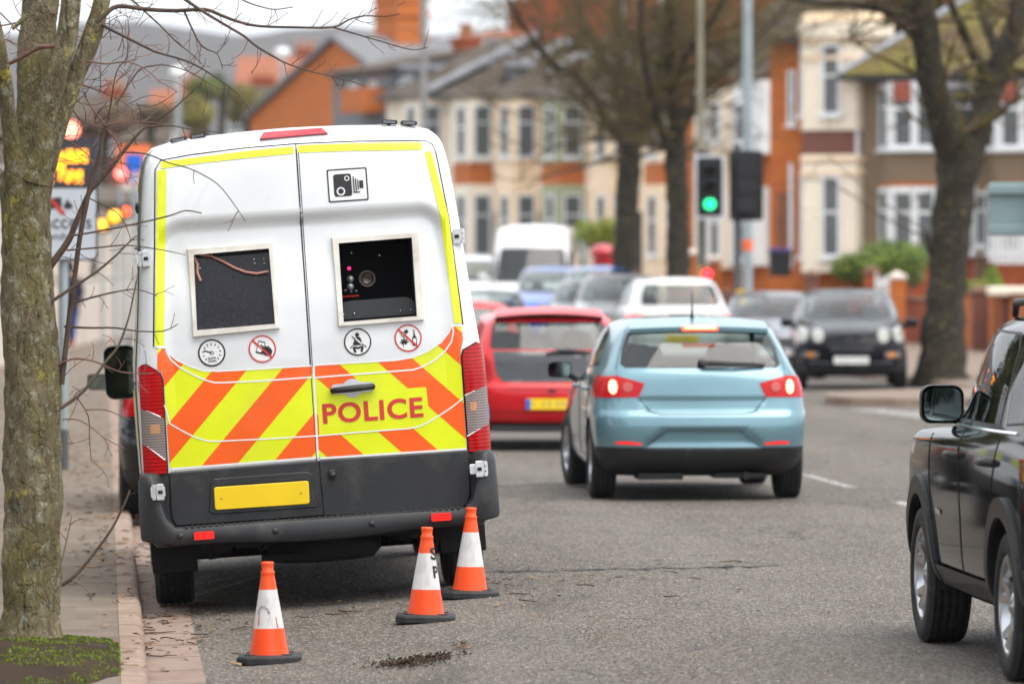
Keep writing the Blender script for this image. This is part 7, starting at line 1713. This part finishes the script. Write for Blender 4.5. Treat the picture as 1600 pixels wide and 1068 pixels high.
# distant houses on the left
g_ = 'distant houses beyond the left side of the street'
for k, (p0, Y0, p1, Y1, ev, rd, wm, rm, lb) in enumerate(((95, 330, 188, 330, 205, 150, M_bbr, M_slate2, 'distant brown-roofed house behind the glowing message board'), (186, 300, 262, 300, 222, 176, M_cream2, M_slate2, 'distant pale house with a brown roof left of the van roof'), (352, 330, 420, 330, 175, 132, M_cream2, M_slate2, 'distant pale house left of the orange gable'),
        (372, 360, 500, 360, 130, 88, M_bbr, M_redt, 'distant house with a wide reddish roof behind the gable'), (-30, 300, 100, 300, 250, 190, M_cream2, M_slate2, 'distant pale house hidden behind the left tree'), (235, 380, 300, 380, 170, 140, M_bor, M_redt, 'small distant house with an orange wall behind the lamp post'))):
    simple_building(lb, p0, Y0, p1, Y1, 420, ev, rd, 9, wm, rm, wins=((.3, ev+14, ev+34, 1.3), (.7, ev+14, ev+34, 1.3)), grp=g_, chim=((.8, rd-16, 1.3),))
bl, L, zf = simple_building('long pale rendered building closing the left side of the street', 60, 190, 300, 205, 430, 318, 285, 9, M_cream2, M_slate2, wins=[(x, 345, 378, 1.4) for x in (.15, .9)], name='building', cat='building')
# distant trees and the hill
def far_tree(label, px, py, Y, rx, rz, mats, cnt, seed, name='distant_tree'):
    c = P(px, py, Y); k = Y/FPX; t = leafy(name, label, 'tree', c, (rx*k, rx*k, rz*k), cnt, mats, .16, seed, 'trees beyond the roofs on the left'); mb = MB(); mb.tube([(0, 0, -c.z-.6), (.1, 0, -rz*k*.5), (0, 0, 0)], [.3, .22, .1], 8); mb.build('trunk', M_bark2, t)
far_tree('dark green evergreen rising left of the orange gable', 345, 138, 300, 20, 22, [M_pine, M_pine, M_hed3], 2000, 31); far_tree('bright green bushy tree beside the dark evergreen', 318, 140, 296, 26, 18, [M_hed3, M_hed1], 1800, 32)
far_tree('yellow-brown leafing tree above the left end of the van roof', 300, 185, 280, 34, 34, [M_yl, M_hed3], 2600, 33); far_tree('yellow-brown leafing tree near the white lamp post', 385, 165, 290, 30, 34, [M_yl, M_hed3, M_hed3], 2200, 34); far_tree('brown bare-looking tree above the message board', 160, 190, 260, 55, 22, [M_twig, M_twigr, M_hed3], 2600, 35); far_tree('brown tree beside the pale distant house', 232, 182, 270, 36, 18, [M_twig, M_hed3], 2200, 36)
n = N('wooded_hill'); n.set(col=n.mix(n.rng(n.noise(.012, 6, .65), .35, .65), (.040, .036, .036), (.075, .066, .062)), rough=1); n.set(col=n.mix(n.rng(n.noise(.05, 5, .7), .4, .7, 0, .6), n.b.inputs['Base Color'].links[0].from_socket, (.10, .078, .062))); M_hill = n.m
mb = MB()
def hill(u, v):
    X = -900+1800*u; t = v; h = 66+9*mnoise.noise(Vector((X*.006, 1, 0)))+4*mnoise.noise(Vector((X*.03, 3, 0)))+1.6*mnoise.noise(Vector((X*.15, 5, 0)))-X*.004
    Y = 900+900*t; return (X, Y, -2+(h+2)*sstep(0, 1, t)+1.5*mnoise.noise(Vector((X*.05, Y*.02, 2)))*t*(1-t)*4)
mb.grid(260, 24, hill); mb.f = [f[::-1] for f in mb.f]; tag(mb.build('hills', M_hill), kind='structure')
# ------------------------------------------------------------------ gardens on the right, walls and piers
mb = MB(); ysg = [100+4*i for i in range(18)]
def wallx(Y): return 9.9-(Y-104)*.118
mb.grid(len(ysg), 6, lambda a, b: (lambda Y: (wallx(Y)+b*9, Y, .35+.25*b+.08*mnoise.noise(Vector((Y*.4, b*5, 1)))))(ysg[round(a*(len(ysg)-1))])); mb.f = [f[::-1] for f in mb.f]
n = N('garden_ground'); n.set(col=n.mix(n.rng(n.noise(1.2, 5), .35, .65), (.16, .075, .03), (.15, .12, .03)), rough=.95); tag(mb.build('garden_ground', n.m), kind='structure')
M_cope = plain('coping_brick', (.16, .085, .05), .85, var=.3, vs=2, dirt=((.13, .12, .03), .6)); r_ = random.Random(4)
wl = [(103, 112, 'orange brick garden wall behind the broad tree trunk', M_bor, .98), (112.3, 121, 'low brick garden wall with brown coping beside the hedge', M_bred, .80), (121.3, 134, 'low mossy brick wall sloping below the cream bay', M_bbr, .72), (134.3, 150, 'low brick wall in front of the white bay house', M_bbr, .7)]
for (ya, yb4, lb, bm2, zt2) in wl:
    root = thing('garden_wall', lb, 'wall', Matrix.Identity(4), 'brick garden walls along the right pavement'); a = Vector((wallx(ya), ya, 0)); b = Vector((wallx(yb4), yb4, 0)); ang = math.atan2(b.y-a.y, b.x-a.x); root.matrix_basis = Matrix.Translation(a) @ Matrix.Rotation(ang, 4, 'Z'); L = (b-a).length
    mb = MB(); mb.box((0, -.11, -.4), (L, .11, zt2)); mb.build('wall', bm2, root); mb = MB(); mb.box((0, -.15, zt2), (L, .15, zt2+.08), 0, None, .02); mb.build('coping', M_cope, root)
for (px, Y, top, lb, bm2) in ((1402, 114.5, 436, 'tall orange brick gate pier with a pale stone cap', M_bor), (1337, 119, 424, 'squat brick pier in front of the hedge, left of the gate', M_bred), (1362, 117.5, 427, 'squat brick pier in front of the hedge, beside the gate', M_bred), (1531, 108.5, 458, 'brown brick pier right of the broad tree trunk', M_bbr), (1268, 126, 432, 'dark brick pier below the cream bay', M_bbr), (1117, 140, 408, 'orange pier with white cap behind the traffic light', M_bor), (1085, 143, 398, 'pale pier left of the green traffic light pole', M_bor)):
    c = P(px, top, Y); root = thing('gate_pier', lb, 'pier', Matrix.Translation((c.x, Y, 0)), 'brick piers along the garden walls'); mb = MB(); mb.box((-.15, -.15, -.4), (.15, .15, c.z)); mb.build('shaft', bm2, root); mb = MB()
    for f, zz in (): pass
    mb.add([(-.19, -.19, c.z), (.19, -.19, c.z), (.19, .19, c.z), (-.19, .19, c.z), (-.19, -.19, c.z+.07), (.19, -.19, c.z+.07), (.19, .19, c.z+.07), (-.19, .19, c.z+.07), (0, 0, c.z+.17)], [[3, 2, 1, 0], [0, 1, 5, 4], [1, 2, 6, 5], [2, 3, 7, 6], [3, 0, 4, 7], [4, 5, 8], [5, 6, 8], [6, 7, 8], [7, 4, 8]]); mb.build('cap', M_cope if bm2 is not M_bor else M_cream2, root)
a, b = P(1545, 462, 107.5), P(1640, 448, 107.5); root = thing('stone_table', 'thick white slab on brick piers at the garden front', 'slab', Matrix.Identity(4)); mb = MB(); mb.box((a.x, 107.2, a.z), (b.x, 108.1, b.z), 0, None, .03); mb.build('slab', M_cream3, root); mb = MB(); mb.box((a.x+.25, 107.4, -.4), (a.x+.55, 107.7, a.z)); mb.box((b.x-.5, 107.4, -.4), (b.x-.2, 107.7, a.z)); mb.build('leg', M_bbr, root)
# white garden gate
root = thing('garden_gate', 'white picket garden gate between brick piers', 'gate', Matrix.Identity(4)); mb = MB(); a, b = P(1372, 470, 117), P(1392, 430, 117)
for k in range(6): xx = a.x+(b.x-a.x)*k/5; mb.box((xx-.02, 116.98, a.z), (xx+.02, 117.02, b.z-.04*abs(k-2.5)))
mb.box((a.x, 116.95, a.z+.1), (b.x, 116.975, a.z+.16)); mb.box((a.x, 116.95, b.z-.2), (b.x, 116.975, b.z-.14)); mb.build('pickets', M_wfr, root)
mb = MB(); mb.tube([(a.x-.04, 117, -.4), (a.x-.04, 117, b.z+.05)], .03, 6); mb.build('gate_post', M_wfr, root)

# ------------------------------------------------------------------ the pedestrian far down the left pavement
PY_ = 120; pz = HC-(541-HOR)*PY_/FPX; pxx = (109-800)*PY_/FPX
ped = thing('person', 'distant person in a dark coat and blue trousers walking along the left pavement', 'person', Matrix.Translation((pxx, PY_, pz)) @ Matrix.Rotation(R(170), 4, 'Z'))
def skin_fig(name, joints, edges, radii, mat, parent, lv=2):
    me = bpy.data.meshes.new(name); me.from_pydata(joints, edges, []); o = bpy.data.objects.new(name, me); C.objects.link(o); o.parent = parent
    me.materials.append(mat); bm = bmesh.new(); bm.from_mesh(me); ly = bm.verts.layers.skin.verify(); bm.verts.ensure_lookup_table()
    for i, r in enumerate(radii): bm.verts[i][ly].radius = (r, r*.85)
    bm.verts[0][ly].use_root = True; bm.to_mesh(me); bm.free(); s = o.modifiers.new('skin', 'SKIN'); s.use_smooth_shade = True; b = o.modifiers.new('sub', 'SUBSURF'); b.levels = lv; b.render_levels = lv; return o
J = [(0, 0, .95), (0, 0, 1.15), (0, 0, 1.38), (0, -.01, 1.50), (0, -.02, 1.60), (0, -.02, 1.72), (.17, 0, 1.42), (.23, .05, 1.16), (.22, -.02, .92), (-.17, 0, 1.42), (-.23, -.05, 1.16), (-.22, .06, .92), (.09, 0, .90), (.10, -.10, .50), (.10, -.04, .08), (.10, -.16, .04), (-.09, 0, .90), (-.10, .08, .50), (-.10, .24, .12), (-.10, .12, .05), (.22, -.04, .83), (-.22, .08, .83)]
E_ = [(0, 1), (1, 2), (2, 3), (3, 4), (4, 5), (2, 6), (6, 7), (7, 8), (8, 20), (2, 9), (9, 10), (10, 11), (11, 21), (0, 12), (12, 13), (13, 14), (14, 15), (0, 16), (16, 17), (17, 18), (18, 19)]
rad = [.15, .145, .16, .065, .09, .085, .075, .058, .042, .075, .058, .042, .10, .075, .05, .04, .10, .075, .05, .04, .038, .038]
skin_fig('body', J, E_, rad, plain('skin_tone', (.35, .20, .14), .6), ped)
mb = MB()
for sec in (0,):
    prof = [(.20, .62), (.21, .80), (.195, .95), (.185, 1.15), (.205, 1.36), (.16, 1.45), (.085, 1.50)]
    mb.lathe(prof, 22, 0, Matrix.Scale(.78, 4, (0, 1, 0)))
for s in (1, -1): mb.tube([(s*.17, 0, 1.43), (s*.235, s*.05, 1.16), (s*.225, -.02 if s > 0 else .06, .93)], [.088, .072, .058], 12)
mb.build('coat', plain('navy_coat', (.012, .014, .035), .8), ped)
mb = MB(); mb.tube([(.09, 0, .93), (.10, -.10, .50), (.10, -.04, .10)], [.115, .088, .068], 12); mb.tube([(-.09, 0, .93), (-.10, .08, .50), (-.10, .24, .14)], [.115, .088, .068], 12); mb.build('trousers', plain('blue_trousers', (.015, .035, .16), .8), ped)
mb = MB(); mb.lathe([(.098, 1.60), (.108, 1.68), (.095, 1.76), (.05, 1.80), (0, 1.81)], 18, 0, Matrix.Translation((0, -.005, 0))); mb.build('hair', plain('dark_hair', (.012, .009, .008), .6), ped)
mb = MB(); mb.box((.055, -.20, 0), (.145, .03, .075), 0, None, .02); mb.box((-.145, .08, .02), (-.055, .31, .10), 0, None, .02); mb.build('shoes', plain('red_shoe', (.4, .03, .03), .6), ped)

# ------------------------------------------------------------------ leafy roadside trees outside the frame: the black car's side and the mirrors reflect them
def roadside(Mx):
    r = random.Random(77); root = thing('roadside_tree', 'tall dense roadside tree mirrored in the black SUV side windows', 'tree', Mx, 'roadside trees mirrored in car glass'); mb = MB()
    lob = [Vector((r.uniform(-1.6, 1.6), r.uniform(-1.9, 1.9), r.uniform(-2.6, 2.8))) for _ in range(15)]
    for _ in range(9500):
        d = Vector((r.gauss(0, 1), r.gauss(0, 1), r.gauss(0, 1))).normalized()*r.uniform(.5, 1.25); p = r.choice(lob)+d+Vector((0, 0, 4.6)); a = Vector((r.gauss(0, 1), r.gauss(0, 1), r.gauss(0, 1))).normalized()*r.uniform(.07, .13); b = a.orthogonal()*.6
        mb.add([p-a, p+b, p+a, p-b], [[0, 1, 2, 3]], r.randrange(2))
    mb.build('crown', [M_pine, M_hed3], root); mb = MB(); mb.tube([(0, 0, -.3), (.05, 0, 2), (0, .1, 4), (.1, 0, 6.5)], [.3, .22, .17, .06], 10); mb.build('trunk', M_bark2, root); return root
r_ = random.Random(8); first = None
for x, y in ((-8.6, 8), (-9.4, 13.5), (-8.8, 19), (-9.8, 25), (-9.2, 31), (-9.9, 37), (-10.6, 43.5), (-7, -14), (-3.4, -22), (.2, -20), (3.6, -22), (7, -19), (10.5, -15), (-11.5, 2), (-10.2, 50), (-10.8, 56), (-10.4, 62), (-11, 68), (-10.8, 75), (-11.4, 82), (-12, 90)):
    Mx = Matrix.Translation((x, y, -.1 if y > 0 else -2.9)) @ Matrix.Rotation(r_.uniform(0, 6.28), 4, 'Z') @ Matrix.Scale(r_.uniform(.95, 1.3), 4)
    if first is None: first = roadside(Mx)
    else:
        t = first.copy(); C.objects.link(t); t.matrix_basis = Mx
        for ch in first.children: c2 = ch.copy(); C.objects.link(c2); c2.parent = t

# ------------------------------------------------------------------ the damp air between here and the wooded hill
n = N('haze_air'); n.t.nodes.remove(n.b); pv = n.new('ShaderNodeVolumePrincipled'); pv.inputs['Color'].default_value = (.80, .86, .96, 1); pv.inputs['Density'].default_value = .00011; pv.inputs['Anisotropy'].default_value = .2
n.lk(pv.outputs[0], n.out.inputs['Volume'])
mb = MB(); mb.box((-4050, -120, -3), (4050, 5050, 90)); tag(mb.build('haze', n.m), kind='stuff')
